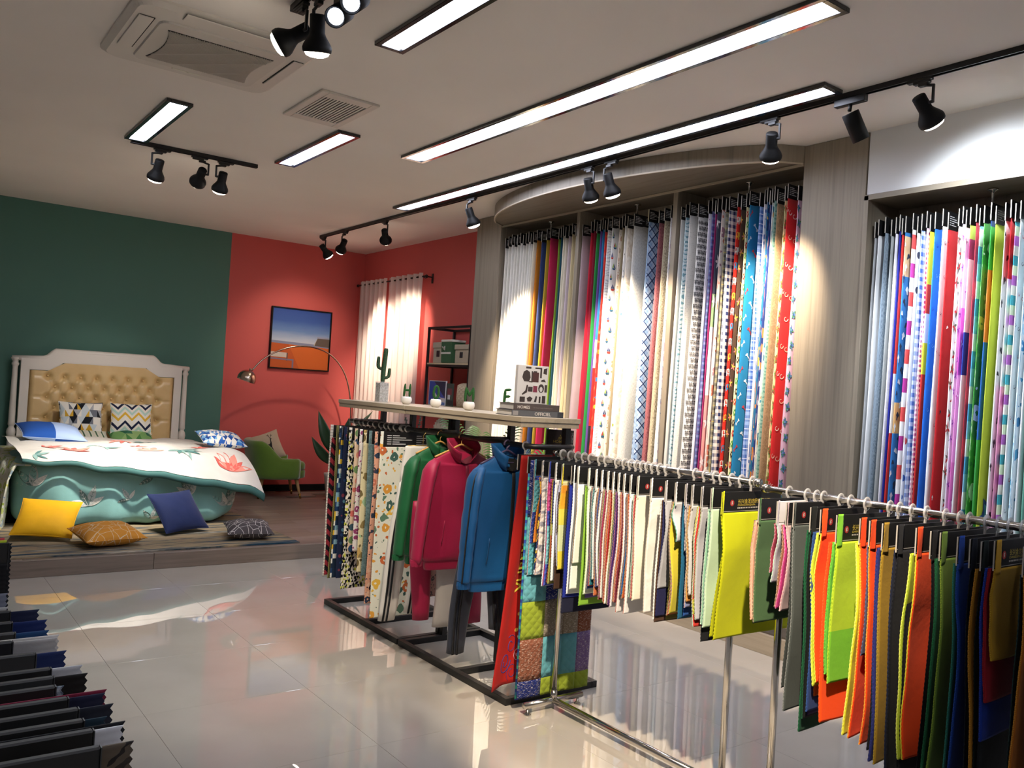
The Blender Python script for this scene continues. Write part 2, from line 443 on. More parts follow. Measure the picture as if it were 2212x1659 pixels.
# ---------------------------------------------------------------- ceiling: panel lights
FRAMEM = plain('#131214', .12, .0, .8)
def panel(x0, x1, y0, y1, label, grp='black framed ceiling light panels'):
    t = thing('ceiling_light', label, 'ceiling light', ((x0+x1)/2, (y0+y1)/2, ZC), 0, grp)
    w = .028; z0, z1 = ZC-.022, ZC+.0
    fr = MB()
    fr.b2((x0, y0, z0), (x0+w, y1, z1), ch=.002).b2((x1-w, y0, z0), (x1, y1, z1), ch=.002)
    fr.b2((x0+w, y0, z0), (x1-w, y0+w, z1), ch=.002).b2((x0+w, y1-w, z0), (x1-w, y1, z1), ch=.002)
    fr.build('frame', FRAMEM, t)
    MB().b2((x0+w, y0+w, ZC-.008), (x1-w, y1-w, ZC-.001)).build('diffuser', glow('#e6ebff', K_PANEL), t)
    return t
panel(1.405, 1.575, 5.885, 7.115, 'short light panel left of the ceiling vent above the bed', 'black framed ceiling light panels')
panel(2.515, 2.69, 5.65, 6.88, 'short light panel right of and beyond the square ceiling vent')
panel(1.98, 2.152, 2.85, 4.065, 'light panel beside the twin cylinder spots at the top edge of the photo')
panel(3.16, 3.36, 2.185, 5.90, 'long bright light panel in the middle of the ceiling')
panel(4.03, 4.205, 2.75, 7.63, 'longest light panel running beside the long spot track')
panel(1.98, 2.152, -1.2, .02, 'unseen light panel added behind the photographer')  # from here on, unseen panels added to light the room from out of view
panel(.2, .372, .6, 1.8, 'unseen light panel added over the photographer')
panel(3.16, 3.36, -2.6, 1.1, 'long unseen light panel added behind the photographer on the right')

# ---------------------------------------------------------------- air conditioner cassette
AX, AY, ah, bh = 1.355, 4.83, .48, .47
ac = thing('air_conditioner', 'white ceiling cassette air conditioner with a ribbed grille', 'air conditioner', (AX, AY, ZC))
ACW = plain('#d6d0c6', .45)
def rrect(hx, hy, r, z, n=5, dx=0, dy=0):
    out = []
    for cx, cy, a0 in ((hx-r, hy-r, 0), (-hx+r, hy-r, pi/2), (-hx+r, -hy+r, pi), (hx-r, -hy+r, 1.5*pi)):
        for k in range(n+1): out.append(V((AX + dx + cx + r*cos(a0 + pi/2*k/n), AY + dy + cy + r*sin(a0 + pi/2*k/n), z)))
    return out
body = MB(); body.loft([rrect(ah, bh, .09, ZC), rrect(ah, bh, .09, ZC-.012), rrect(ah-.03, bh-.03, .08, ZC-.032)], True, True, None, 0, False)
body.build('panel', ACW, ac)
cen = MB(); cen.loft([rrect(.335, .325, .05, ZC-.031, 5, .01, .02), rrect(.33, .32, .05, ZC-.042, 5, .01, .02)], True, True, None, 0, False); cen.build('centre_panel', plain('#cdc7bd', .5), ac)
GX, GY, GHX, GHY = AX + .012, AY + .025, .29, .265
def gw(y): return GHX - .045*(1 - ((y-GY)/GHY)**2)          # half width of the grille, waisted in the middle
def gh(x): return GHY - .03*min(1, abs((x-GX)/GHX))**2
bk = MB(); oc = [(GX - gw(GY + t), GY + t) for t in lin_sp(-.235, .235, 11)] + [(GX + gw(GY + t), GY + t) for t in lin_sp(.235, -.235, 11)]
bk.prism(oc, .003, Matrix.Translation((0, 0, ZC-.0445))); bk.build('grille_backing', plain('#2b2724', .8), ac)
def clipline(c, d):
    ins = [t for t in lin_sp(-.5, .5, 201) if abs(c.y + d.y*t - GY) < .235 and abs(c.x + d.x*t - GX) < gw(c.y + d.y*t)]
    return (c + d*ins[0], c + d*ins[-1]) if len(ins) > 3 else None
gr = MB(); d1 = V((1, 1, 0)).normalized(); d2 = V((1, -1, 0)).normalized()
for k in range(-44, 45):
    e = clipline(V((GX, GY, 0)) + d2*.0088*k, d1)
    if e: gr.box((e[0]+e[1])/2 + V((0, 0, ZC-.0475)), ((e[1]-e[0]).length, .0036, .006), R=Matrix.Rotation(pi/4, 3, 'Z'))
for k in (-1.5, -.5, .5, 1.5):
    e = clipline(V((GX, GY, 0)) + d1*.14*k, d2)
    if e: gr.box((e[0]+e[1])/2 + V((0, 0, ZC-.048)), ((e[1]-e[0]).length, .006, .007), R=Matrix.Rotation(-pi/4, 3, 'Z'))
gr.build('grille', plain('#bcb6ac', .55), ac)['kind'] = 'stuff'
for cx, cy, lx, ly, ox_, oy_ in ((.962, 4.785, .072, .49, .006, 0), (1.772, 4.80, .06, .48, -.006, 0), (1.362, 4.405, .50, .082, 0, .006)):
    MB().box((cx + ox_, cy + oy_, ZC-.0335), (lx, ly, .004)).build('outlet', plain('#1a1716', .8), ac)
    MB().box((cx, cy, ZC-.037), (lx, ly, .006), ch=.002).build('louver', ACW, ac)
MB().box((AX-.02, AY+.36, ZC-.036), (.16, .02, .008), ch=.002).build('indicator_strip', plain('#dad8c8', .3), ac)

# ---------------------------------------------------------------- square return vent
vt = thing('ceiling_vent', 'square white ceiling vent with dark slots', 'vent', (2.28, 5.27, ZC))
vf = MB(); VX, VY = 2.28, 5.27
for a, b in (((-.2, -.32), (-.15, .32)), ((.15, -.32), (.2, .32)), ((-.15, -.32), (.15, -.23)), ((-.15, .23), (.15, .32))):
    vf.b2((VX+a[0], VY+a[1], ZC-.016), (VX+b[0], VY+b[1], ZC), ch=.003)
vf.build('frame', ACW, vt)
MB().b2((VX-.15, VY-.23, ZC-.004), (VX+.15, VY+.23, ZC-.001)).build('duct_backing', plain('#141210', .9), vt)
sl_me = None
for k in range(13):
    m_ = MB().box((VX-.135 + .0225*k, VY, ZC-.009), (.0105, .46, .006), R=Matrix.Rotation(.25, 3, 'Y'))
    m_.build('slat', ACW, vt)

# ---------------------------------------------------------------- spot tracks and spotlights
def track(p, q, label):
    p, q = V(p), V(q); d = (q-p).normalized(); n = V((-d.y, d.x, 0)); t = thing('spot_track', label, 'light track', ((p.x+q.x)/2, (p.y+q.y)/2, ZC))
    ang = math.atan2(d.y, d.x); R = Matrix.Rotation(ang, 3, 'Z'); c = (p+q)/2; L = (q-p).length
    b = MB()
    b.box((c.x, c.y, ZC-.005), (L, .036, .01), R=R)
    for s_ in (-1, 1): b.box((c.x + n.x*.0145*s_, c.y + n.y*.0145*s_, ZC-.019), (L, .007, .022), R=R)
    b.build('rail', BLACK, t)
    for e in (p, q): MB().box((e.x, e.y, ZC-.0155), (.014, .038, .031), R=R, ch=.002).build('end_cap', BLACK, t)
track((1.47, 7.16, 0), (2.455, 7.13, 0), 'short black spot track above the bed')
track((4.27, 9.9, 0), (4.27, -1.0, 0), 'long black spot track along the right side of the ceiling')
track((1.50, 3.97, 0), (1.36, .4, 0), 'black spot track cut off by the top edge of the photo')

def spot(pos, aim, label, power, col=WARM, cone=60, blend=.7, side=1, ang=0.0, cyl=False, track_dir=pi/2, on=True, grp='black track spotlights', lens=9.0):
    """pos: point on the track; aim: direction; lamp hangs under an adapter by an offset arm"""
    aim = V(aim).normalized(); x, y = pos
    t = thing('spotlight', label, 'spotlight', (x, y, ZC-.03), 0, grp)
    R = Matrix.Rotation(track_dir, 3, 'Z')
    a = MB()
    if cyl: a.box((x, y, ZC-.05), (.19, .036, .04), R=R, ch=.003)
    else:
        a.box((x, y, ZC-.037), (.13, .034, .014), R=R, ch=.002); a.box(V((x, y, ZC-.05)) + R @ V((-.012, 0, 0)), (.085, .03, .016), R=R, ch=.002); a.box(V((x, y, ZC-.064)) + R @ V((-.022*side, 0, 0)), (.05, .028, .018), R=R, ch=.002)
    a.build('adapter', BLACK, t)
    q = Vector((0, 0, -1)).rotation_difference(aim).to_matrix()
    if cyl:
        piv = V((x, y, ZC-.115)); b = MB(); b.tube([(x, y, ZC-.068), piv - aim*.01], .011, 8); b.build('arm', BLACK, t)
        h = MB(); h.lathe([(.0, .0), (.045, .0), (.047, -.004), (.047, -.165), (.044, -.165), (.042, -.15), (0.0, -.15)], 24, piv, q, caps=False); h.build('housing', BLACKMATT, t)
        face = piv + q @ V((0, 0, -.149)); 
        if on:
            l = MB(); l.lathe([(.0, 0), (.036, 0), (.036, -.003), (.02, -.008), (0, -.009)], 20, face, q, caps=False); l.build('lens', glow('#dfe9ff', lens), t)
    else:
        off = R @ V((-.05*side, 0, 0)) * 1.0
        c1 = V((x, y, ZC-.068)) + R @ V((-.03*side, 0, 0)); el = V((x, y, ZC-.078)) + R @ V((.055*side*-1, 0, 0)) * 1.35
        dn = el + V((0, 0, -.085))
        b = MB()
        for p_, q_ in ((c1, el), (el, dn)):
            d = q_ - p_; c = (p_+q_)/2
            rr = V((1, 0, 0)).rotation_difference(d.normalized()).to_matrix(); b.box(c, (d.length+.012, .012, .014), R=rr, ch=.002)
        piv = V((x, y, dn.z)) + R @ V((-.02*side, 0, 0)); d = piv - dn; b.tube([dn, piv], .009, 8)
        b.build('arm', BLACK, t)
        h = MB(); h.lathe([(.0, .045), (.032, .045), (.035, .04), (.035, -.035), (.04, -.048), (.063, -.085), (.068, -.1), (.066, -.118), (.06, -.122), (.058, -.112), (.05, -.1), (0.0, -.098)], 20, piv, q, caps=False)
        h.build('housing', BLACKMATT, t)
        face = piv + q @ V((0, 0, -.108))
        l = MB(); l.lathe([(0, .002), (.056, .002), (.058, -.012), (.05, -.026), (.03, -.034), (0, -.037)], 20, face, q, caps=False)
        l.build('bulb_face', glow('#fff1de', lens) if on else plain('#3a3a3c', .2), t)
    if on and power:
        ld = bpy.data.lights.new('spot_beam', 'SPOT'); ld.energy = power*K_SPOT; ld.color = col; ld.spot_size = radians(cone); ld.spot_blend = blend; ld.shadow_soft_size = .035
        lo = bpy.data.objects.new('spot_beam', ld); COL.objects.link(lo); lo.parent = t
        wp = face + aim*.05; lo.matrix_basis = world(t).inverted() @ (Matrix.Translation(wp) @ q.to_4x4())
    return t
def at(x, y, tx, ty, tz, z=3.25): return (tx-x, ty-y, tz-z)
TX = 4.27; P2 = pi/2
spot((1.70, 7.155), at(1.7, 7.15, 1.55, 8.75, .6), 'leftmost spot on the short track above the bed', 270, NEUT, 46, .8, 1, track_dir=0)
spot((1.99, 7.146), at(1.99, 7.15, 2.0, 10.5, 1.2), 'middle spot on the short track, tilted toward the headboard', 75, NEUT, 34, 1, -1, track_dir=0)
spot((2.20, 7.14), at(2.2, 7.15, 2.2, 8.7, .6), 'rightmost spot on the short track above the bed', 220, NEUT, 46, .8, 1, track_dir=0)
spot((TX, 9.83), at(TX, 9.83, 5.25, 9.95, 2.2), 'farthest spot on the long track, at its end by the red corner', 150, WARM, 46, .8, 1, track_dir=P2)
spot((TX, 9.22), at(TX, 9.22, 4.35, 10.6, 1.9), 'second farthest spot on the long track, turned away to the back wall', 40, WARM, 80, 1, -1, track_dir=P2)
spot((TX, 8.24), at(TX, 8.24, 5.2, 9.5, 2.1), 'third spot from the far end of the long track, facing the curtains', 260, WARM, 46, .8, 1, track_dir=P2)
spot((TX, 6.55), at(TX, 6.55, 5.0, 6.5, 1.7), 'spot on the long track by the left end of the arched canopy', 400, WARM, 56, .85, -1, track_dir=P2)
spot((TX, 4.95), at(TX, 4.95, 5.05, 5.3, 1.75), 'left one of the close pair of spots below the long light panel', 270, WARM, 54, .85, 1, track_dir=P2)
spot((TX, 4.685), at(TX, 4.685, 5.05, 4.75, 1.7), 'right one of the close pair of spots below the long light panel', 200, WARM, 54, .85, -1, track_dir=P2)
spot((TX, 3.28), at(TX, 3.28, 5.03, 3.85, 2.1), 'spot near the right end of the arched canopy, pointing down', 270, WARM, 58, .85, 1, track_dir=P2)
spot((TX, 2.74), at(TX, 2.74, 5.0, 2.45, 1.9), 'cylindrical black spot below the end of the long light panel', 170, COOL, 60, .85, 1, cyl=True, track_dir=P2)
spot((TX, 2.345), at(TX, 2.345, 5.0, 2.2, 2.55), 'rightmost spot on the long track, in front of the white wall', 60, COOL, 130, 1, 1, track_dir=P2)
spot((1.50, 3.88), at(1.5, 3.88, .95, 4.3, 2.85), 'upper cone spot at the near end of the cut off track', 40, NEUT, 60, .8, 1, track_dir=P2, lens=14)
spot((1.52, 3.70), at(1.51, 3.72, 1.62, 3.9, 2.6), 'lower cone spot at the near end of the cut off track', 90, NEUT, 60, .8, -1, track_dir=P2, lens=14)
spot((1.595, 3.595), (-.55, -.62, -.55), 'left cylindrical spot shining toward the viewer', 40, COOL, 50, .8, 1, cyl=True, track_dir=P2, lens=6)
spot((1.585, 3.42), (-.55, -.62, -.55), 'right cylindrical spot shining toward the viewer', 40, COOL, 50, .8, 1, cyl=True, track_dir=P2, lens=6)
spot((1.37, .9), at(1.37, .9, 3.4, 2.85, 0), 'spot behind the top edge aimed at the chrome rails', 560, WARM, 40, .45, 1, track_dir=P2)
spot((1.43, 2.2), at(1.43, 2.2, 2.75, 4.4, .9), 'spot out of view aimed at the jackets', 135, WARM, 50, .7, 1, track_dir=P2)
# ---------------------------------------------------------------- wall display unit (three alcoves, arched canopy)
U = thing('display_unit', 'tall grey oak wall unit with three hanging alcoves and an arched canopy', 'display unit', (5.0, 5.2, 0))
MB().b2((4.93, 6.99, 0), (5.305, 7.42, ZC-.002), ch=.002).build('end_column', VENEER, U)
MB().b2((4.95, 3.035, 0), (5.305, 3.50, ZC-.002), ch=.002).build('end_column', VENEER, U)
for ya, yb in ((5.805, 5.845), (4.64, 4.685)):
    MB().b2((4.952, ya, .14), (5.29, yb, 3.277), ch=.001).build('partition', VENEER, U, 'slim oak divider')
MB().b2((5.29, 3.5, .14), (5.305, 6.99, 3.30)).build('back_panel', VENEER, U)
MB().b2((4.952, 3.5, 3.278), (5.29, 6.99, 3.30)).build('top_panel', VENEERX, U)
# arched canopy: soffit board and curved fascia
def arc(t): 
    y = 6.99 + (3.50-6.99)*t; s = max(0.0, 1-(2*t-1)**2)
    return 4.955 - .60*s**.62*(1 - .12*(t-.5)), y
N = 41; ap = [arc(i/(N-1)) for i in range(N)]
sof = MB(); sof.prism([(x, y) for x, y in ap] + [(4.957, 3.5), (4.957, 6.99)], .016, Matrix.Translation((0, 0, 3.283))); sof.build('canopy_soffit', VENEERX, U)
fa = MB(); ring = []
for x, y in ap: ring.append([V((x-.012, y, 3.275)), V((x+.004, y, 3.275)), V((x+.004, y, ZC-.001)), V((x-.012, y, ZC-.001))])
fa.loft(ring, True, True, None, 0, False); fa.build('canopy_fascia', VENEER, U)
lip = MB(); ring = []
for x, y in ap: ring.append([V((x-.016, y, 3.272)), V((x-.002, y, 3.272)), V((x-.002, y, 3.283)), V((x-.016, y, 3.283))])
lip.loft(ring, True, True, None, 0, False); lip.build('canopy_edging', plain('#b9ab95', .5), U)
MB().b2((4.94, 3.5, 3.262), (4.955, 6.99, 3.28)).build('front_edging', plain('#a99b86', .5), U)
MB().b2((4.72, 3.035, 0), (5.30, 7.0, .13), ch=.002).build('plinth', wood('plinth_oak', '#857a6a', '#9a8e7c', 'y', .45), U)
MB().b2((4.745, 3.05, .13), (5.29, 6.98, .14)).build('plinth_top', plain('#4b443b', .6), U)  # alcove floor: the shade under the hanging cloths is put into its dark colour
for ya, yb in ((3.52, 4.63), (4.69, 5.8), (5.85, 6.97)):
    MB().tube([(5.11, ya-.015, 3.135), (5.11, yb+.015, 3.135)], .0125, 12).build('hanging_rod', CHROME, U)
    yc = (ya+yb)/2
    b = MB(); b.lathe([(.0, 3.278), (.03, 3.278), (.03, 3.27), (.014, 3.262), (.0075, 3.25), (.0075, 3.145), (0, 3.145)], 14, (5.11, yc, 0), caps=False); b.build('rod_support', CHROME, U)
# second unit on the right
U2 = thing('display_unit', 'lower grey oak alcove at the right edge below the white wall', 'display unit', (5.0, 1.8, 0))
MB().b2((4.93, 3.0, .14), (5.305, 3.03, 2.985), ch=.001).build('side_panel', VENEER, U2)
MB().b2((4.93, .9, .14), (5.305, .94, 2.985), ch=.001).build('side_panel', VENEER, U2)
MB().b2((4.93, .9, 2.955), (5.305, 3.03, 2.99), ch=.001).build('top_panel', VENEERX, U2)
MB().b2((5.29, .9, .14), (5.305, 3.03, 2.96)).build('back_panel', VENEER, U2)
MB().b2((4.72, .9, 0), (5.30, 3.03, .13), ch=.002).build('plinth', wood('plinth_oak2', '#857a6a', '#9a8e7c', 'y', .45), U2)
MB().tube([(5.11, .935, 2.80), (5.11, 3.005, 2.80)], .0125, 12).build('hanging_rod', CHROME, U2)
b = MB(); b.lathe([(.0, 2.955), (.03, 2.955), (.03, 2.947), (.014, 2.94), (.0075, 2.93), (.0075, 2.81), (0, 2.81)], 14, (5.11, 2.33, 0), caps=False); b.build('rod_support', CHROME, U2)

# ---------------------------------------------------------------- bed
BW = plain('#ded9d0', .4); GOLD = None
gm = M('gold_leather'); gm.set(color=gm.ramp(gm.noise(gm.obj(), 6, 3)[0], [(.3, '#cfb07a'), (.7, '#d8bb86')]), rough=.3, spec=.55); gm.bump(gm.noise(gm.obj(), 260, 2)[0], .05, .001); GOLD = gm.m
bed = thing('bed', 'double bed with white carved frame and gold tufted leather headboard', 'bed', (2.05, 9.6, PZ))
HY = 10.62
def hb_outline(x0, x1, z0, zs, zt, dx, inset=0.0):
    # scrolled top: shoulders at zs, raised centre at zt, S curve of width dx
    pts = [(x0, z0), (x0, zs)]
    n = 8
    for k in range(n+1):
        t = k/n; pts.append((x0 + .20 + dx*t, zs + (zt-zs)*(t**2 if t < .5 else .25 + (t-.5)*1.5)))
    for k in range(n+1):
        t = 1-k/n; pts.append((x1 - .20 - dx*t, zs + (zt-zs)*(t**2 if t < .5 else .25 + (t-.5)*1.5)))
    return pts + [(x1, zs), (x1, z0)]
F = frame((0, HY, 0), (1, 0, 0), (0, 0, 1))
XL, XR = 1.215, 2.905
out = hb_outline(XL, XR, .45, 1.655, 1.745, .13)
inn = hb_outline(XL+.085, XR-.085, .50, 1.535, 1.625, .12)
hb = MB()
n = len(out); vs = []
for yy, off in ((HY-.04, 0), (HY+.03, 0)):
    vs += [V((x, yy, z)) for x, z in out] + [V((x, yy, z)) for x, z in inn]
fs = []
for k in range(n-1):
    a, b_ = k, k+1
    fs += [(a, b_, n+b_, n+a), (2*n+a, 3*n+a, 3*n+b_, 2*n+b_), (a, 2*n+a, 2*n+b_, b_), (n+a, n+b_, 3*n+b_, 3*n+a)]
hb.add(vs, fs)
hb.b2((XL, HY-.04, .45), (XR, HY+.03, .55))
hb.build('headboard_frame', BW, bed)
cr = MB()      # crown moulding over the posts and along the top
top = [(x, z) for x, z in out[1:-1]]
cr.tube([V((1.13, HY-.01, 1.65))] + [V((x, HY-.012, z+.012)) for x, z in top[1:-1]] + [V((2.99, HY-.01, 1.65))], .028, 10)
cr.build('crown_moulding', BW, bed)
for px in (1.165, 2.955):
    p = MB(); p.lathe([(0, 0), (.034, 0), (.034, .62), (.026, .64), (.04, .68), (.046, .715), (.04, .75), (.026, .775), (.03, .79), (.036, .80), (.034, .83), (.026, 1.42), (.028, 1.44), (.036, 1.45), (.036, 1.47), (.028, 1.475), (.028, 1.50), (.045, 1.515), (.045, 1.53), (0, 1.535)], 18, (px, HY, PZ-.002), caps=False)
    p.build('post', BW, bed)
# tufted panel
btn = []
cols = 8; dx = (XR-XL-.17-.36)/7
for r in range(6):
    z = 1.475 - .115*r; cnt = 8 if r % 2 == 0 else 7
    for k in range(cnt): btn.append((XL+.265 + dx*(k + (0 if r % 2 == 0 else .5)), z))
def tuft(x, z):
    h = .055
    d = min((hypot(x-bx, z-bz) for bx, bz in btn))
    h -= .048*math.exp(-(d/.032)**2)
    # diagonal creases between neighbouring buttons
    best = 9
    for bx, bz in btn:
        for sx in (-1, 1):
            ex, ez = bx + sx*dx/2, bz - .115
            if not any(abs(ex-b2)+abs(ez-c2) < .02 for b2, c2 in btn): continue
            t = max(0, min(1, ((x-bx)*(ex-bx)+(z-bz)*(ez-bz))/((ex-bx)**2+(ez-bz)**2)))
            best = min(best, hypot(x-bx-t*(ex-bx), z-bz-t*(ez-bz)))
    h -= .024*math.exp(-(best/.011)**2)
    if x < btn[0][0]: 
        for bz in (1.475, 1.245, 1.015): h -= .012*math.exp(-((z-bz)/.01)**2)
    if x > btn[7][0]:
        for bz in (1.475, 1.245, 1.015): h -= .012*math.exp(-((z-bz)/.01)**2)
    return h
xs = lin_sp(XL+.085, XR-.085, 84); zt = lambda x: 1.625 if XL+.42 < x < XR-.42 else 1.53 + .095*max(0, min(1, (min(x-XL, XR-x)-.26)/.16))
tp = MB()
tp.sheet(lambda u, w: ((u, HY + .0 - tuft(u, .52 + (zt(u)-.52)*w)*min(1, min(u-XL-.085, XR-.085-u, ) / .03 + .15), .52 + (zt(u)-.52)*w)), xs, lin_sp(0, 1, 64))
tp.build('tufted_panel', GOLD, bed)
bt_me = None
for bx, bz in btn:
    if bz < .88: continue
    bb = MB(); bb.ball((bx, HY-.02, bz), (.011, .009, .011), 10, 5)
    bb.build('button', GOLD, bed)
nt = MB()
for k in range(60): nt.ball((XL+.093, HY-.044, .9 + .0105*k), .0042, 6, 3); nt.ball((XR-.093, HY-.044, .9+.0105*k), .0042, 6, 3)
nt.build('nail_trim', plain('#8c6d3c', .3, .8), bed)['kind'] = 'stuff'
MB().b2((1.2, 8.8, PZ-.001), (2.8, 10.57, .46), ch=.01).build('base', plain('#c9c4ba', .6), bed)
mt_ = MB().b2((1.1, 8.58, .46), (2.9, 10.56, .66), ch=.04); mt_.build('mattress', plain('#dcd8d0', .8), bed)
# floral sheet under the duvet, draping on the left and showing at the head
FLOR = fab('floral', '#e4e6d4', ['#a9bf4e', '#c8d77b', '#8fae58', '#d9d873', '#9fb6c4'], 11)
def Sfl(u, w):     # u across 0..1, w head..foot 0..1
    L = 1.02 + .58
    s = u*L*2.05 - .62; z = .695; x = .86 + s
    y = 10.5 - 1.95*w
    if s < .14:
        d = .14 - s; a = min(d, .12); x = 1.0 - a*.35 - max(0, d-.12)*.06; z = .695 - d*.88 + .01*sin(y*11)
        x -= .035*sin(y*9+1)*min(1, d*3)
    x = min(x, 3.02)
    return (x, y, z + .012*noise.noise((x*3, y*3, 1)))
s_ = MB(); s_.sheet(Sfl, lin_sp(0, 1, 44), lin_sp(0, 1, 40), .012, uvf=lambda u, w: (u*2.9, w*1.95))
tag(s_.build('bed_sheet', FLOR), 'yellow green floral sheet under the duvet, draping down the left side of the bed', 'bed sheet')

# teal duvet: puffed superellipsoid hanging over the foot of the bed
CX, CY, CZ, DA, DB, DC = 2.0, 9.25, .45, .99, .80, .33
TEAL = fab('plain', '#84b8b5', rough=.55, sheen=.1, spec_=.35)
def duv(a, b):    # direction angles -> surface
    e = 6.5; ca, sa, cb, sb = cos(a), sin(a), cos(b), sin(b)
    d = V((cb*ca, cb*sa, sb)); r = (abs(d.x)**e + abs(d.y)**e + abs(d.z)**e)**(-1/e)
    p = d*r
    q = V((CX + p.x*DA, CY + p.y*DB, CZ + p.z*DC))
    k = noise.noise((q.x*2.2, q.y*2.2, q.z*1.3)) * .045 + noise.noise((q.x*6, q.y*5, q.z*2.5+3))*.018
    fold = .026*sin(q.x*15 + 2.5*noise.noise((q.x*2, 5, q.z*2)) + q.z*2)*max(0, min(1, (.72-q.z)*3))
    nrm = V((p.x*.6, p.y, p.z*.4)).normalized()
    q = q + nrm*(k + fold)
    q.z = max(q.z, PZ+.022)
    return q
dv = MB(); na, nb = 120, 56; rings = []
for i in range(nb+1):
    b = -pi/2*.985 + pi*.985*i/nb
    # sample more densely towards the sides
    rings.append([duv(2*pi*k/na, b) for k in range(na)])
uvs = [(p.x, p.z + (p.y if p.y > 8.7 else 8.7)*.5) for r in rings for p in r]
dv.loft(rings, True, False, uvs)
cen = V((CX, CY, CZ)); inr = [[cen + V(((p.x-cen.x)*.945, (p.y-cen.y)*.945, (p.z-cen.z)*.86)) for p in r] for r in rings]
inr = [[V((p.x, p.y, max(p.z, PZ+.022))) for p in r] for r in inr]
dv2 = MB(); dv2.loft([r[::-1] for r in inr], True, False); dv2.loft([rings[0], inr[0]], True, False)
duvet = thing('duvet', 'teal duvet with white leaf print spilling over the foot of the bed', 'duvet', (2.0, 9.25, PZ))
dv_all = MB(); dv_all.add(dv.v, dv.f, dv.uv, 0, True); dv_all.add(dv2.v, dv2.f, dv2.uv, 0, True); dv_all.build('cover', TEAL, duvet)
# leaf print on the front of the duvet
from mathutils.bvhtree import BVHTree
def raysurf(mb):
    bvh = BVHTree.FromPolygons([tuple(p) for p in mb.v], mb.f)
    def front(x, z):
        h = bvh.ray_cast(V((x, 5.0, z)), V((0, 1, 0)))
        return h
    return front
dfront = raysurf(dv)
DBVH = BVHTree.FromPolygons([tuple(p) for p in dv.v], dv.f)
def leaf(L, w, n=7):
    up = [(L*k/n, w*sin(pi*(k/n)**.8)) for k in range(n+1)]
    return up + [(x, -y) for x, y in up[-2:0:-1]]
LEAFM = [plain('#e0e2dc', .8), plain('#b3bfbd', .8), plain('#5f7d79', .8), plain('#e6e6de', .8)]
def spray(mb, f, cx, cz, k, a0, leaves=5, mats=(0, 1, 2), spread=2.2, off=.004):
    def put(poly, m, o):
        pts = []
        for x, z in poly:
            h = f(x, z)
            if h[0] is None: return
            pts.append(h[0] + h[1]*(-o if h[1].y > 0 else o))
        mb.add(pts, [tuple(range(len(pts)))], None, m)
    for j in range(leaves):
        a = a0 + spread*(j/(max(1, leaves-1)) - .5); L = k*(.75 + .35*((j*37) % 10)/10)
        lf = leaf(L, L*.17)
        put(rotp(lf, a, cx, cz), mats[j % len(mats)], off)
        for q in range(1, 5):
            st = [(L*q/5, -L*.008), (L*q/5+L*.09, L*.085), (L*q/5+L*.11, L*.085), (L*q/5+L*.03, 0), (L*q/5+L*.11, -L*.085), (L*q/5 + L*.09, -L*.085)]
            put(rotp(st, a, cx, cz), mats[(j+1) % len(mats)], off+.0016)
        put(rotp([(0, -L*.012), (L*.95, -L*.004), (L*.95, L*.004), (0, L*.012)], a, cx, cz), mats[(j+1) % len(mats)], off+.002)
for cx, cz, k, a, nl in ((1.13, .52, .2, 1.9, 4), (1.58, .34, .2, 1.7, 4), (1.93, .39, .13, 2.2, 3), (2.48, .42, .2, 2.4, 6), (2.86, .30, .2, 1.5, 5), (2.12, .21, .12, 1.2, 3), (2.12, .60, .16, 2.6, 3), (1.2, .30, .13, -1.0, 3), (2.5, .60, .2, 2.9, 4), (2.78, .55, .16, 2.5, 4)):
    pr_ = MB(); spray(pr_, dfront, cx, cz, k, a, nl)
    if pr_.v: pr_.build('leaf_motif', LEAFM, duvet)

# white flap with coral palm print, turned back over the duvet
def Sflap(u, w):    # u 0..1 left to right, w 0..1 back to front
    fl = V((1.02, 8.40, .77)); fm = V((1.95, 8.33, .72)); fr = V((3.14, 8.27, .50)); bl = V((1.02, 10.05, .80)); br = V((3.0, 10.0, .82))
    f = fl*(1-u)**2 + fm*2*u*(1-u)*1.0 + fr*u*u; b = bl.lerp(br, u)
    p = b.lerp(f, w)
    hz = .845 + .03*noise.noise((p.x*2, p.y*2, 4))
    # stays level on the bed and bends down near the front right corner
    edge = max(0.0, (w-.62)/.38)
    p.z = hz*(1-edge**1.6) + p.z*edge**1.6
    side = max(0.0, (u-.90)/.10); p.z -= .07*side**2*(1-w*.5)
    p.z += .022*noise.noise((p.x*4.5, p.y*3.2, 9)) + .01*sin(p.x*16 + p.y*5)*w
    h = DBVH.ray_cast(V((p.x, p.y, 2.0)), V((0, 0, -1)))
    if h[0] is not None and h[0].z > .4: p.z = max(p.z, h[0].z + .062)
    return p
FLAPW = fab('plain', '#d6d3cc', rough=.6, sheen=.1); TEALD = fab('plain', '#456f6c', rough=.55)
flap = thing('duvet', 'white duvet flap with coral palm print folded back across the bed', 'duvet', (2.05, 9.2, .7))
fp = MB(); fp.sheet(Sflap, lin_sp(0, 1, 56), lin_sp(0, 1, 48), -.05, uvf=lambda u, w: (u*2.1, w*1.7), m2=1)
fp.build('cover', [FLAPW, TEALD], flap)
hm_ = MB(); hm_.sheet(lambda u, v: Sflap(u, 1.0) + V((0, -.004 - .012*sin(pi*v), -.010 - (.022 + .045*u**.8)*v + .008*noise.noise((u*9, v, 3))*v)), lin_sp(0, 1, 56), lin_sp(0, 1, 5), .012); hm_.build('turned_hem', TEALD, flap, 'dark teal underside showing below the flap')
CORAL = [plain('#d8635a', .8), plain('#e58f80', .8), plain('#55827f', .8), plain('#87a9a4', .8), plain('#e8a79c', .8)]
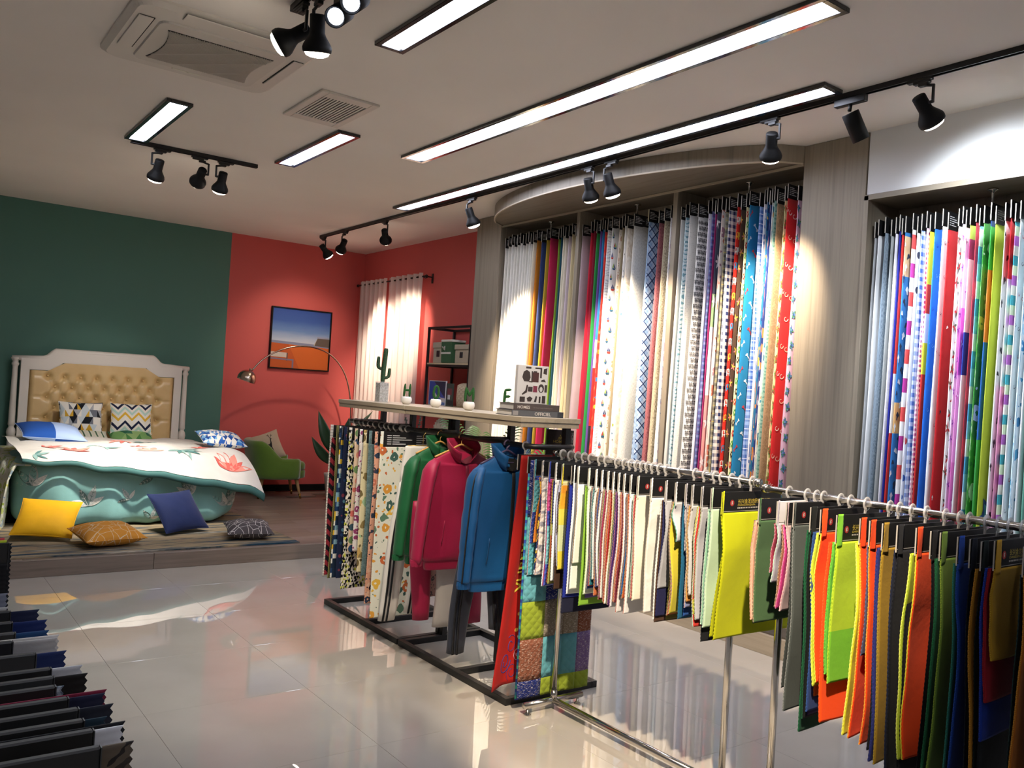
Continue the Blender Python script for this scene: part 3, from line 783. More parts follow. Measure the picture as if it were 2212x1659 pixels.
def fspray(u0, w0, k, a0, nl, mats, spread=2.4):
    S2 = lambda a, b: Sflap(a/2.1, b/1.7); fpr = MB()
    for j in range(nl):
        a = a0 + spread*(j/max(1, nl-1) - .5); L = k*(.7 + .4*((j*53) % 10)/10)
        pts = []
        for u, w in rotp(leaf(L, L*.13), a, u0*2.1, w0*1.7):
            if not (0 <= u <= 2.1 and 0 <= w <= 1.7): break
            pts.append((u, w))
        else:
            vs = []
            for u, w in pts:
                p, q = fpr.grid_norm(S2, u, w); vs.append(p + V((0, -.25, 1)).normalized()*.006)
            fpr.add(vs, [tuple(range(len(vs)))], None, mats[j % len(mats)])
    if fpr.v: fpr.build('palm_motif', CORAL, flap)
for u, w, k, a, nl, ms in ((.88, .93, .26, -1.2, 7, (0, 1)), (.55, .86, .22, -1.8, 5, (4, 1)), (.22, .86, .22, -1.3, 5, (0, 1)), (.38, .66, .24, 1.4, 6, (2, 3)), (.70, .74, .24, 1.2, 6, (2, 3)), (.80, .66, .15, -1.5, 4, (0, 1)), (.12, .72, .2, -.4, 5, (0, 4)), (.5, .45, .2, 1.9, 5, (0, 1)), (.62, .30, .2, 1.3, 5, (2, 3)), (.06, .9, .16, .4, 4, (2, 3)), (.52, .66, .12, -1, 3, (0, 0))):
    fspray(u, w, k, a, nl, ms)

# ---------------------------------------------------------------- cushions
def cushion(name, c, size, t, R, mat, label, cat='cushion', group=None, pinch=.07, n=19, print_=None):
    o = thing(name, label, cat, c, 0, group); C = V(c); w, h = size
    def S(u, v, s_=1):
        e = (max(0.0, 1-abs(u)**2.6)*max(0.0, 1-abs(v)**2.6))**.55
        x = w/2*u*(1 - pinch*(1-v*v)); y = h/2*v*(1 - pinch*(1-u*u))
        z = s_*t/2*e + .004*noise.noise((u*3+c[0]*7, v*3, c[1]))*e*2
        return C + R @ V((x, y, z))
    mb = MB(); us = [math.sin(pi/2*k) for k in lin_sp(-1, 1, n)]
    mb.sheet(lambda u, v: S(u, v, 1), us, us, 0, 0, lambda u, v: (u*w/2, v*h/2))
    mb.sheet(lambda u, v: S(-u, v, -1), us, us, 0, 0, lambda u, v: (u*w/2, v*h/2))
    mb.build('cover', mat, o)
    pp = MB(); loop = [S(u, -1) for u in us] + [S(1, v) for v in us[1:]] + [S(u, 1) for u in us[::-1][1:]] + [S(-1, v) for v in us[::-1][1:]]
    pp.tube(loop, .0035, 6); pp.build('seam', mat, o)
    if print_: print_(o, lambda u, v: S(u*2/w, v*2/h, 1))
    return o
def RX(*a):
    m = Matrix.Identity(3)
    for ax, d in a: m = m @ Matrix.Rotation(radians(d), 3, ax)
    return m
cushion('cushion', (1.79, 10.33, 1.035), (.44, .36), .13, RX(('Z', -3), ('X', 72)), fab('tri', ['#e8e6de', '#1c2028', '#d2a63a', '#a9adb3', '#c8d4da', '#70757f', '#e8e6de'], .085), 'cushion with black, mustard and grey triangles against the headboard', group='cushions against the headboard')
cushion('cushion', (2.31, 10.33, 1.04), (.44, .36), .13, RX(('Z', -4), ('X', 72)), fab('chev', ['#ece8dd', '#e2b640', '#ece8dd', '#b9d9cd', '#ece8dd', '#232a45', '#f0ece2'], .035, .15), 'cushion with yellow, mint and navy zigzags against the headboard', group='cushions against the headboard')
BLUEB = fab('stripe', ['#9fb6dc', '#24509f'], .58, 0)
cushion('cushion', (1.40, 9.55, .925), (.58, .42), .17, RX(('Z', 4), ('X', 14), ('Y', 4)), BLUEB, 'blue and pale blue cushion lying on the left side of the bed')
cushion('cushion', (2.93, 9.05, .925), (.46, .42), .15, RX(('Z', -4), ('X', 12), ('Y', 5)), fab('tri', ['#e9e6de', '#e9e6de', '#2d5cab', '#3f79c4', '#7fb0d8', '#244b92', '#e9e6de'], .06), 'blue and white triangle patterned cushion on the right corner of the bed')
cushion('pillow', (1.84, 10.2, .82), (.46, .38), .14, RX(('Z', 2), ('X', 20)), fab('stripe', ['#e0e0cf', '#4f6f55', '#dfe0d0', '#dadbc8'], .07, 0), 'pillow with dark green fern stripes lying at the head of the bed')
cushion('pillow', (2.30, 10.18, .82), (.46, .38), .14, RX(('Z', -2), ('X', 20)), fab('tri', ['#4f8a4c', '#7fb06a', '#2f6b52', '#9cc07c', '#3f7c60'], .16), 'pillow with green triangles lying at the head of the bed')
cushion('cushion', (1.19, 8.04, .31), (.46, .46), .15, RX(('Z', -20), ('X', 32), ('Y', 4)), fab('plain', '#e8b01c', rough=.6), 'plain yellow cushion leaning on the teal duvet', group='cushions on the rug')
cushion('cushion', (1.58, 7.62, .235), (.48, .44), .17, RX(('Z', 10), ('X', 6)), fab('web', '#cf8f38', '#dcc9a8', 9, .014), 'orange cushion with pale line network lying on the rug', group='cushions on the rug')
cushion('cushion', (2.26, 8.06, .33), (.44, .44), .14, RX(('Z', 22), ('X', 46), ('Y', -3)), fab('plain', '#15244f', rough=.7, sheen=.2), 'plain navy velvet cushion leaning on the duvet', group='cushions on the rug')
cushion('cushion', (2.76, 7.60, .225), (.40, .40), .15, RX(('Z', -12), ('X', 6)), fab('web', '#4f4a4c', '#d6d2cc', 11, .016), 'dark grey cushion with white line network lying on the rug', group='cushions on the rug')

# rug
rg = M('striped_rug'); uv = rg.uv()
f1 = rg.noise(rg.vmul(uv, (.9, 9, 1)), 1.0, 5, .62, .4)[0]; f2 = rg.noise(rg.vmul(uv, (3, 60, 1)), 1, 3, .6)[0]
rc = rg.ramp(rg.math('ADD', rg.math('MULTIPLY', f1, .78), rg.math('MULTIPLY', f2, .22)), [(.30, '#1f2c38'), (.40, '#2c4556'), (.47, '#8b7d64'), (.53, '#a08f73'), (.58, '#34444c'), (.66, '#c2b9a6'), (.74, '#25323c')])
rg.set(color=rc, rough=.95, spec=.1); rg.bump(rg.noise(uv, 300, 2)[0], .4, .004)
ru = MB(); ru.sheet(lambda u, v: (u, v, PZ+.011 + .0012*noise.noise((u*5, v*5, 0))), lin_sp(-.6, 3.12, 40), lin_sp(7.275, 9.3, 16), .011)
tag(ru.build('rug', rg.m), 'flat rug with blurred navy, grey and tan stripes in front of the bed', 'rug')

# ---------------------------------------------------------------- green armchair with deer cushion
ch = thing('armchair', 'green velvet armchair with tapered wooden legs in front of the red wall', 'armchair', (4.02, 10.27, PZ), radians(-8))
GV = fab('plain', '#5f7f2c', rough=.75, sheen=.6); LEGW = wood('beech', '#b98f5a', '#cda671', 'z', .4); BRASS = plain('#b08d4a', .25, 1.0)
CM = world(ch)
def chv(p): return CM @ V(p)
sh = MB(); rings = []; nth = 40; uvs = []
for k in range(nth+1):
    th = radians(-128 + 256*k/nth); a = th + pi        # th=0 at the back (-x)
    ca, sa = cos(a), sin(a)
    rr = (abs(ca)**3.2 + abs(sa)**3.2)**(-1/3.2); bx, by = ca*rr*.30, sa*rr*.33
    ab = abs(math.degrees(th)); s_ = max(0, min(1, (ab-48)/45)); s_ = s_*s_*(3-2*s_)
    top = .71 - .21*s_; bot = .245
    nx, ny = ca, sa; lean = .06*(1-s_)
    pr2 = []
    for q in range(12):
        fz = q/12*2*pi; ox_, oz = cos(fz), sin(fz)
        ox_ = math.copysign(abs(ox_)**.6, ox_); oz = math.copysign(abs(oz)**.5, oz)
        z = (top+bot)/2 + oz*(top-bot)/2
        lz = max(0, (z-.42))/.3
        pr2.append(chv((bx + nx*(.042*ox_ + lean*lz), by + ny*(.042*ox_ + lean*lz*.5), z)))
        uvs.append((k*.03, z))
    rings.append(pr2)
sh.loft(rings, True, True, uvs); sh.build('shell', GV, ch)
se = MB(); rings = []
for z, k in ((.25, .9), (.262, 1), (.34, 1), (.35, .97)):
    rings.append([chv((.03 + .285*math.copysign(abs(cos(2*pi*j/28))**.5, cos(2*pi*j/28))*k + .03, .27*math.copysign(abs(sin(2*pi*j/28))**.5, sin(2*pi*j/28))*k, z)) for j in range(28)])
se.loft(rings, True, True); se.build('seat_base', GV, ch)
se = MB(); rings = []
for z, k in ((.352, .93), (.365, 1), (.42, 1.0), (.445, .95), (.455, .8), (.459, .4)):
    rings.append([chv((.05 + .275*math.copysign(abs(cos(2*pi*j/28))**.55, cos(2*pi*j/28))*k + .02, .262*math.copysign(abs(sin(2*pi*j/28))**.55, sin(2*pi*j/28))*k, z)) for j in range(28)])
se.loft(rings, True, True); se.build('seat_cushion', GV, ch)
for lx, ly in ((.26, .2), (.26, -.2), (-.22, .2), (-.22, -.2)):
    l = MB(); tp_ = chv((lx*.86, ly*.86, .25)); bt = chv((lx*1.08, ly*1.12, 0)); mid = bt.lerp(tp_, .24)
    l.tube([mid, tp_], [.0155, .025], 12); lo = l.build('leg', LEGW, ch)
    f_ = MB(); f_.tube([bt, mid], [.0115, .0158], 12); f_.build('ferrule', BRASS, lo, 'brass tip')
def deer(o, S):
    mb = MB(); k = .0105
    body_ = [(-8, 0), (-6, 2.5), (0, 2.6), (5, 2.2), (7, 4), (8, 9), (10, 9.4), (10.5, 8.4), (9, 7.5), (8.6, 3), (7.6, -1), (7.2, -2.4)]
    legs_ = [[(7.2, -2), (8.6, -9.5), (7.6, -9.5), (5.6, -2)], [(5.6, -2), (5, -9), (4.1, -9), (4, -1.8)], [(-5, -1.8), (-6, -9), (-7, -9), (-6.5, -1)], [(-6.5, -1), (-9.4, -8.4), (-10.2, -8), (-8, 0)]]
    ant = [[(8.2, 9.2), (6.4, 15.5), (7.1, 15.7), (8.8, 9.3)], [(7, 13), (4.2, 14.6), (4.5, 15.2), (7.2, 13.6)], [(8.8, 9.3), (11, 15.5), (11.6, 15.2), (9.3, 9.2)], [(10.4, 13), (12.8, 13.6), (12.8, 13), (10.2, 12.3)]]
    body_ += [(4, -1.9), (-5, -1.9)]
    for p in [body_] + legs_ + ant: mb.decal(S, [(x*k*.8, y*k - .02) for x, y in p], .004)
    mb.build('deer_print', plain('#191919', .9), o)
cushion('cushion', tuple(chv((-.13, -.03, .615))), (.37, .37), .12, RX(('Z', -20), ('Y', -4), ('Z', 0), ('X', 66)) @ RX(('Z', 18)), fab('plain', '#b3a48e'), 'beige cushion with a black deer print on the green armchair', print_=deer)

# ---------------------------------------------------------------- arc lamp
al = thing('floor_lamp', 'chrome arc floor lamp with dome shade reaching over the armchair', 'floor lamp', (5.0, 10.25, PZ))
LM = plain('#b9a898', .22, 1.0); y = 10.2
pts = [(5.0, y, PZ+.03), (4.985, y, .8), (4.965, y, 1.25), (4.93, y, 1.48), (4.86, y, 1.69), (4.75, y, 1.85), (4.60, y, 1.965), (4.42, y, 2.02), (4.25, y, 2.028), (4.06, y, 1.995), (3.87, y, 1.91), (3.72, y, 1.80), (3.62, y, 1.68)]
def smooth(pts, k=4):
    pts = [V(p) for p in pts]; out = []
    for i in range(len(pts)-1):
        p0, p1, p2, p3 = pts[max(i-1, 0)], pts[i], pts[i+1], pts[min(i+2, len(pts)-1)]
        for j in range(k):
            t = j/k; out.append(.5*((2*p1) + (p2-p0)*t + (2*p0-5*p1+4*p2-p3)*t*t + (3*p1-p0-3*p2+p3)*t**3))
    return out + [pts[-1]]
b = MB(); b.tube(smooth(pts), .0095, 10); b.build('arc_pole', LM, al)
b = MB(); b.lathe([(0, 0), (.17, 0), (.17, .03), (.16, .045), (.02, .05), (.015, .09), (0, .09)], 28, (5.0, y, PZ), caps=False); b.build('base', plain('#2c2a2a', .3), al)
q = V((0, 0, 1)).rotation_difference(V((.28, -.12, .95)).normalized()).to_matrix()
dome = [(.112*cos(a), .112*sin(a)) for a in lin_sp(-.25, pi/2*.97, 12)]
b = MB(); b.lathe(dome + [(.014, .114), (.014, .135), (0, .137)], 24, (3.56, y, 1.575), q, caps=False); b.lathe([(r*.97, z*.97) for r, z in dome], 24, (3.56, y, 1.575), q, caps=False); b.build('shade', LM, al)
b = MB(); b.tube([(3.62, y, 1.68), V((3.56, y, 1.575)) + q @ V((0, 0, .13))], .0095, 8); b.build('neck', LM, al)
b = MB(); b.ball((3.56, y, 1.6), .045, 12, 8); b.build('bulb', plain('#d9d4ca', .3), al)

# ---------------------------------------------------------------- painting
pa = thing('painting', 'framed square painting of an orange wall under a blue sky on the red wall', 'painting', (4.435, 10.745, 1.735))
px0, px1, pz0, pz1 = 4.017, 4.853, 1.735, 2.54
fr = MB(); w = .014
for lo, hi in (((px0, 10.708, pz0), (px0+w, 10.748, pz1)), ((px1-w, 10.708, pz0), (px1, 10.748, pz1)), ((px0+w, 10.708, pz0), (px1-w, 10.748, pz0+w)), ((px0+w, 10.708, pz1-w), (px1-w, 10.748, pz1))): fr.b2(lo, hi)
fr.build('frame', BLACKMATT, pa)
sk = M('painted_canvas'); zc = sk.sep(sk.obj())[2]
tz = sk.math('DIVIDE', zc, pz1-pz0)
skn = sk.math('ADD', tz, sk.math('MULTIPLY', sk.sep(sk.noise(sk.vmul(sk.obj(), (2, 2, 9)), 2, 3)[1])[0], .06))
sk.set(color=sk.ramp(skn, [(.42, '#c9cdd3'), (.52, '#a9b8cf'), (.66, '#5f82b8'), (.82, '#2f55a0'), (1.0, '#254a9a')]), rough=.7)
MB().b2((px0+w, 10.728, pz0+w), (px1-w, 10.746, pz1-w)).build('canvas', sk.m, pa)
Fp = frame((px0, 10.7275, pz0), (1, 0, 0), (0, 0, 1)); W, H = px1-px0, pz1-pz0
def paint(rects):
    b = MB(); ms = []
    for i, (poly, c) in enumerate(rects):
        b.add([V((px0 + x*W, 10.7275 - .0003*(i+1), pz0 + z*H)) for x, z in poly], [tuple(range(len(poly)))], None, i); ms.append(plain(c, .7))
    b.build('painted_shapes', ms, pa)
e = w/W
paint([([(e, e), (1-e, e), (1-e, .385), (e, .415)], '#c9611c'), ([(e, e), (.5, e), (.3, .41), (e, .415)], '#b9531a'), ([(e, .415), (1-e, .385), (1-e, .43), (e, .455)], '#7f86a3'),
       ([(.72, .415), (.78, .54), (1-e, .54), (1-e, .40)], '#5b5048'), ([(.72, .42), (.78, .54), (.735, .415)], '#b9ad98'), ([(.78, .54), (1-e, .54), (1-e, .565), (.77, .565)], '#8f95ae'),
       ([(e, .19), (.28, .185), (.28, .265), (e, .27)], '#c7bfb6'), ([(.28, .13), (.3, .14), (.3, .26), (.28, .265)], '#5d4a44'), ([(e, .15), (.4, .14), (.4, .165), (e, .175)], '#7a6f86'), ([(.375, e), (.4, e), (.4, .14), (.375, .14)], '#7a6f86')])

# ---------------------------------------------------------------- sheer curtains
cm_ = M('sheer_curtain'); uv = cm_.uv()
cm_.set(color=lin('#ece3df'), rough=.8, spec=.1)
tl = cm_.n('BsdfTranslucent'); tl.inputs[0].default_value = lin('#f2e6e2'); tr = cm_.n('BsdfTransparent')
mx1 = cm_.n('MixShader'); mx1.inputs[0].default_value = .3; mx2 = cm_.n('MixShader'); mx2.inputs[0].default_value = .2
cm_.t.links.new(cm_.b.outputs[0], mx1.inputs[1]); cm_.t.links.new(tl.outputs[0], mx1.inputs[2])
cm_.t.links.new(mx1.outputs[0], mx2.inputs[1]); cm_.t.links.new(tr.outputs[0], mx2.inputs[2])
cm_.t.links.new(mx2.outputs[0], cm_.t.nodes['Material Output'].inputs[0]); SHEER = cm_.m
CURX = 5.2
for y0, y1, lab, sd in ((10.62, 9.86, 'left sheer white curtain panel by the red corner', 1), (9.80, 8.95, 'right sheer white curtain panel beside the black shelf', 5)):
    L = y0-y1; nf = 6
    def Sc(u, v, y0=y0, y1=y1, L=L, sd=sd):
        ph = u*nf*2*pi; am = .033*(1-.25*v)
        yy = y0 - L*u + .012*sin(ph*2)*v + .03*(u-.5)*v
        return (CURX + am*sin(ph) + .010*noise.noise((u*9, v*3, sd)), yy, 2.99 - v*(2.99-.16))
    c = MB(); c.sheet(Sc, lin_sp(0, 1, 97), lin_sp(0, 1, 14), 0, uvf=lambda u, v: (u*1.5, v*2.8))
    t = thing('curtain', lab, 'curtain', (CURX, (y0+y1)/2, .16), 0, 'sheer curtains on the wrought rod')
    c.build('panel', SHEER, t)
    for k in range(nf):
        for half in (0,):
            u = (k+.5)/nf; p = V(Sc(u, .016)); g = MB(); rr = RX(('X', 90)) @ RX(('Y', 24))
            g.lathe([(.02, -.003), (.03, -.003), (.03, .003), (.02, .003), (.02, -.003)], 18, (CURX, p.y, 2.945), rr, caps=False); g.build('eyelet', plain('#8d7f74', .3, 1.0), t)
cr = thing('curtain_rod', 'dark curtain rod with scroll ends on the red wall', 'curtain rod', (CURX, 9.8, 2.945))
b = MB(); b.tube([(CURX, 10.70, 2.945), (CURX, 8.87, 2.945)], .011, 10); b.build('rod', plain('#2b2220', .35, .6), cr)
for yy, s_ in ((10.70, 1), (8.87, -1)):
    b = MB()
    sp = [(CURX, yy + s_*.10*cos(a)*(1-a/9) - s_*.0, 2.945 + .05*sin(a)*(1-a/9)) for a in lin_sp(pi, 3.2*pi, 18)] if s_ < 0 else [(CURX, yy + .02*k/4, 2.945 + .02*sin(k)) for k in range(5)]
    b.tube(sp, .006, 8); b.ball((CURX, yy, 2.945), .02, 10, 6); b.build('finial', plain('#2b2220', .35, .6), cr)
for yy in (10.66, 8.90):
    b = MB(); b.tube([(5.312, yy, 2.945), (CURX, yy, 2.945)], .007, 8); b.box((5.304, yy, 2.93), (.012, .03, .12), ch=.002); b.build('bracket', plain('#2b2220', .35, .6), cr)

# ---------------------------------------------------------------- black shelf unit by the red wall
su = thing('shelf_unit', 'black metal shelf unit with pale boards between curtain and oak column', 'shelf', (5.13, 8.10, PZ))
sx0, sx1, sy0, sy1 = 4.955, 5.29, 7.45, 8.31
for x in (sx0, sx1):
    for yy in (sy0, sy1):
        MB().b2((x-.0125, yy-.0125, PZ-.001), (x+.0125, yy+.0125, 2.29), ch=.001).build('post', BLACK, su)
for zz in (2.277, 1.855, 1.385, .92, .45):
    b = MB()
    for x in (sx0, sx1): b.b2((x-.0125, sy0, zz-.0125), (x+.0125, sy1, zz+.0125))
    for yy in (sy0, sy1): b.b2((sx0, yy-.0125, zz-.0125), (sx1, yy+.0125, zz+.0125))
    b.build('rail', BLACK, su)
    if zz < 2.2: MB().b2((sx0-.012, sy0-.01, zz+.0125), (sx1+.012, sy1+.01, zz+.029)).build('board', plain('#c3b292', .5), su)
zz = 1.884 + .001
def lidbox(y0, y1, x0, x1, h, col, label, lid=True, win=True):
    t = thing('storage_box', label, 'box', ((x0+x1)/2, (y0+y1)/2, zz))
    MB().b2((x0, y0, zz), (x1, y1, zz+h*.72), ch=.006).build('body', col, t)
    MB().b2((x0-.008, y0-.008, zz+h*.72), (x1+.008, y1+.008, zz+h), ch=.006).build('lid', col, t)
    if win:
        ym = (y0+y1)/2
        MB().b2((x0-.006, ym-.03, zz+h*.3), (x0-.001, ym+.03, zz+h*.6), ch=.002).build('label_plate', plain('#20242a', .3), t)
    return t
lidbox(8.05, 8.27, 5.0, 5.27, .235, fab('plain', '#b5aa97'), 'beige fabric box with a lid at the left end of the upper shelf')
gb = thing('storage_bag', 'dark green fabric tote with white drawstring on the upper shelf', 'bag', (5.03, 7.93, zz))
GB = fab('plain', '#3c5c3e')
g = MB(); g.loft([[V((5.04 + .085*a*k, 7.92 + .10*b_*k, zz + z)) for a, b_ in ((-1, -1), (-1, 0), (-1, 1), (0, 1), (1, 1), (1, 0), (1, -1), (0, -1))] for z, k in ((.0, .94), (.01, 1), (.12, 1.03), (.22, 1.05), (.245, 1.02))], True, True, None, 0, False); g.build('body', GB, gb)
MB().b2((4.948, 7.83, zz+.10), (4.956, 8.02, zz+.12)).build('flap_band', plain('#c9c6bc', .8), gb)
g = MB(); g.tube([(4.946, 7.96, zz+.15), (4.936, 7.98, zz+.18), (4.94, 7.95, zz+.17), (4.936, 7.93, zz+.185), (4.944, 7.94, zz+.14)], .006, 6); g.build('drawstring', plain('#d8d5cc', .8), gb)
g = MB(); g.b2((4.945, 7.80, zz+.232), (5.13, 8.03, zz+.258), ch=.006); g.build('rim', plain('#d3cfc4', .8), gb)
lidbox(7.54, 7.80, 4.99, 5.2, .205, fab('plain', '#a99c88'), 'beige fabric box with a small dark window on the upper shelf')
z2 = 1.385+.029
pf = thing('picture_frame', 'glossy photo panel with a blue and white picture on the second shelf', 'picture', (5.0, 8.12, z2))
MB().b2((4.985, 7.93, z2), (4.998, 8.29, z2+.275)).build('panel', plain('#dcdce0', .25), pf)
b = MB(); ms = [plain(c, .3) for c in ('#3d4fa5', '#22304c', '#cdc8c6', '#5d7fc0', '#c9b3a6', '#5c3d34')]
def fpoly(p, i, k): b.add([V((4.9845 - .0003*k, 8.29 - x*.36, z2 + y*.275)) for x, y in p], [tuple(range(len(p)))], None, i)
for k, (p, i) in enumerate((([(.03, .03), (.97, .03), (.97, .97), (.03, .97)], 0), ([(.3, .97), (.97, .97), (.97, .3)], 1), ([(.3, .6), (.55, .35), (.97, .3), (.97, .1), (.3, .1)], 2), ([(.03, .03), (.97, .03), (.97, .13), (.03, .18)], 3), (circ(.62, .36, .07, 12, .09), 4), (circ(.62, .42, .075, 12, .06), 5), ([(.5, .14), (.78, .14), (.7, .32), (.56, .32)], 3))): fpoly(p, i, k)
b.build('printed_picture', ms, pf)
sm_ = thing('picture_frame', 'small dark photo beside the cream bag on the second shelf', 'picture', (4.99, 7.86, z2))
MB().b2((4.988, 7.79, z2), (5.0, 7.925, z2+.25)).build('panel', plain('#3c4a44', .3), sm_)
b = MB(); ms = [plain('#7a3f44', .4), plain('#c8cfd2', .4), plain('#20262c', .4)]
for k, (y_, z_, w_, h_, i) in enumerate(((7.855, .16, .09, .07, 0), (7.865, .10, .05, .05, 1), (7.84, .04, .1, .05, 2))): b.add([V((4.9872, y_+s1*w_/2, z2+z_+s2*h_/2)) for s1, s2 in ((1, -1), (-1, -1), (-1, 1), (1, 1))], [(0, 1, 2, 3)], None, i)
b.build('printed_picture', ms, sm_)
KN = fab('plain', '#cbb99c', quilt=.03)
bg = MB(); rings = []
for z, k in ((0, .9), (.02, 1.0), (.1, 1.04), (.18, 1.02), (.235, .98), (.25, .8), (.262, .5)):
    rings.append([V((5.1 + .10*k*math.copysign(abs(cos(2*pi*j/20))**.5, cos(2*pi*j/20)) + .008*noise.noise((j, z*9, 1)), 7.64 + .135*k*math.copysign(abs(sin(2*pi*j/20))**.5, sin(2*pi*j/20)) + .01*noise.noise((j, z*9, 7)), z2 + z)) for j in range(20)])
bg.loft(rings, True, True, [(j*.03, i*.05) for i in range(7) for j in range(20)])
tag(bg.build('knit_bag', KN), 'cream textured knit bag at the right of the second shelf', 'bag')
# tall shell and boards standing on the lower shelf
z3 = .92+.029
b = MB(); 
for k in range(17):
    a = radians(200 - 220*k/16 + 100 - 90); p = (5.03, 8.05 + .16*cos(radians(-15 + 210*k/16)), z3 + .12 + .2*max(-.5, sin(radians(-15 + 210*k/16))))
    b.tube([(5.04, 8.05, z3), p], [.02, .026], 6)
tag(b.build('shell_ornament', plain('#b3a691', .7)), 'large ribbed beige shell ornament low on the black shelf', 'ornament')
MB().b2((5.02, 7.80, z3), (5.05, 7.86, z3+.36)).build('wooden_board', plain('#b98f55', .5)); tag(bpy.data.objects['wooden_board'], 'narrow golden wooden board upright low on the black shelf', 'board')
eu = thing('eucalyptus', 'blue green eucalyptus sprigs standing in front of the shell ornament', 'plant', (4.78, 8.2, PZ))
b = MB(); b.lathe([(0, 0), (.07, 0), (.085, .3), (.06, .55), (.045, .62), (.05, .64), (0, .63)], 18, (4.78, 8.2, PZ), caps=False); b.build('vase', plain('#a9a49c', .4), eu)
for k, (dx_, dy_) in enumerate(((-.02, .18), (.0, .02), (.0, -.12), (-.03, -.04))):
    st = MB(); p0 = V((4.78, 8.2, PZ+.6)); p1 = p0 + V((dx_, dy_, .58 - .07*(k == 0))); st.tube([p0, p0.lerp(p1, .5) + V((0, 0, .03)), p1], .004, 6); so = st.build('stem', plain('#4c6258', .7), eu)
    lf = MB()
    for j in range(16):
        p = p0.lerp(p1, .35 + .65*j/15)
        for s_ in (-1, 1):
            lf.ball(p + V((.012*s_*(j % 2), .018*s_, .008)), (.010, .014, .008), 6, 4)
    lf.build('leaves', plain('#47675c', .7), so)['kind'] = 'stuff'

# ---------------------------------------------------------------- bird of paradise plant by the lamp
bp_ = thing('potted_plant', 'broad leaved plant in the red corner behind the hanging samples', 'plant', (4.62, 9.75, PZ))
b = MB(); b.lathe([(0, 0), (.12, 0), (.16, .3), (.17, .34), (.155, .34), (.15, .31), (0, .30)], 22, (4.62, 9.75, PZ), caps=False); b.build('pot', plain('#cfc9c0', .4), bp_)
LG = plain('#2c4a2e', .4); LG2 = plain('#3c5c34', .4)
def blade(base, tip, w, mid_lift, parent, name='leaf', mat=None, n=10, side=None):
    base, tip = V(base), V(tip); d = tip-base; sd = d.cross(V((0, 0, 1))).normalized() if side is None else V(side).normalized()
    nn = sd.cross(d).normalized(); mb = MB()
    def S(u, v):
        p = base.lerp(tip, v) + nn*mid_lift*sin(pi*v)
        ww = w*sin(pi*min(1, .04+v*.96)**.75)
        return p + sd*u*ww + nn*abs(u)*ww*.35
    mb.sheet(S, [-1, -.5, 0, .5, 1], lin_sp(0, 1, n), .0015); return mb.build(name, mat or LG, parent)
for tip, base, w in (((4.36, 9.85, 1.24), (4.56, 9.78, .72), .075), ((4.98, 9.6, 1.27), (4.72, 9.72, .88), .06), ((4.27, 9.8, .92), (4.55, 9.76, .58), .07), ((4.66, 9.6, 1.18), (4.64, 9.74, .74), .08), ((4.45, 9.5, .98), (4.58, 9.7, .62), .06), ((4.9, 9.9, 1.0), (4.7, 9.78, .6), .07)):
    so = MB(); so.tube([(4.62, 9.75, PZ+.3), base], .008, 6); so.build('stem', LG2, bp_)
    blade(base, tip, w, .05, bp_, side=(.75, -.5, .25))
# ---------------------------------------------------------------- two black display racks with an oak shelf
def rack(y0, y1, posts, label, cross):
    t = thing('display_rack', label, 'clothes rack', (2.97, (y0+y1)/2, 0), 0, None)
    xa, xb = 2.655, 3.285; w = .036; zb = .036
    for a, b_ in (((xa, y0), (xa+w, y1)), ((xb-w, y0), (xb, y1))): MB().b2((a[0], a[1], 0), (b_[0], b_[1], zb), ch=.0015).build('base_rail', BLACK, t)
    for yy in [y0, y1-w] + cross: MB().b2((xa+w, yy, 0), (xb-w, yy+w, zb), ch=.0015).build('base_bar', BLACK, t)
    for yy in posts: MB().b2((2.955, yy-.0175, zb-.001), (2.99, yy+.0175, 1.432), ch=.0015).build('post', BLACK, t)
    return t
RA = rack(4.612, 5.69, [5.56, 5.13, 4.63], 'far black display rack under the left end of the oak shelf', [5.07])
RB = rack(3.465, 4.598, [4.58, 3.985, 3.49], 'near black display rack under the right end of the oak shelf', [3.955])
for r_, ya, yb, endy in ((RA, 4.62, 5.60, 'far'), (RB, 3.41, 4.59, 'near')):
    b = MB()
    pth = [(2.972, 5.56, 1.335), (2.76, 5.56, 1.335), (2.705, 5.545, 1.335), (2.69, 5.50, 1.335), (2.69, 4.61, 1.335)] if endy == 'far' else [(2.69, 4.60, 1.335), (2.69, 3.47, 1.333), (2.71, 3.425, 1.333), (2.76, 3.41, 1.333), (2.93, 3.41, 1.333), (2.965, 3.43, 1.333), (2.972, 3.475, 1.333)]
    b.tube(pth, .0145, 12); b.build('hanging_rail', BLACK, r_)
    for yy in ([5.13, 4.66] if endy == 'far' else [4.55, 3.985]):
        b = MB(); b.tube([(2.96, yy, 1.335), (2.70, yy, 1.335)], .010, 8); b.build('rail_arm', BLACK, r_)
    s0, s1 = (4.605, 5.545) if endy == 'far' else (3.41, 4.600)
    b = MB(); b.b2((2.60, s0, 1.458), (3.0, s1, 1.484), ch=.0015); b.b2((2.606, s0+.006, 1.432), (2.996, s1-.003, 1.458), ch=.0015); b.build('top_shelf', SHELFWD, r_)
    if endy == 'near':
        MB().b2((2.955, 3.49, 1.225), (3.27, 4.0, 1.245), ch=.0015).build('lower_shelf', SHELFWD, r_)
SZ = 1.484
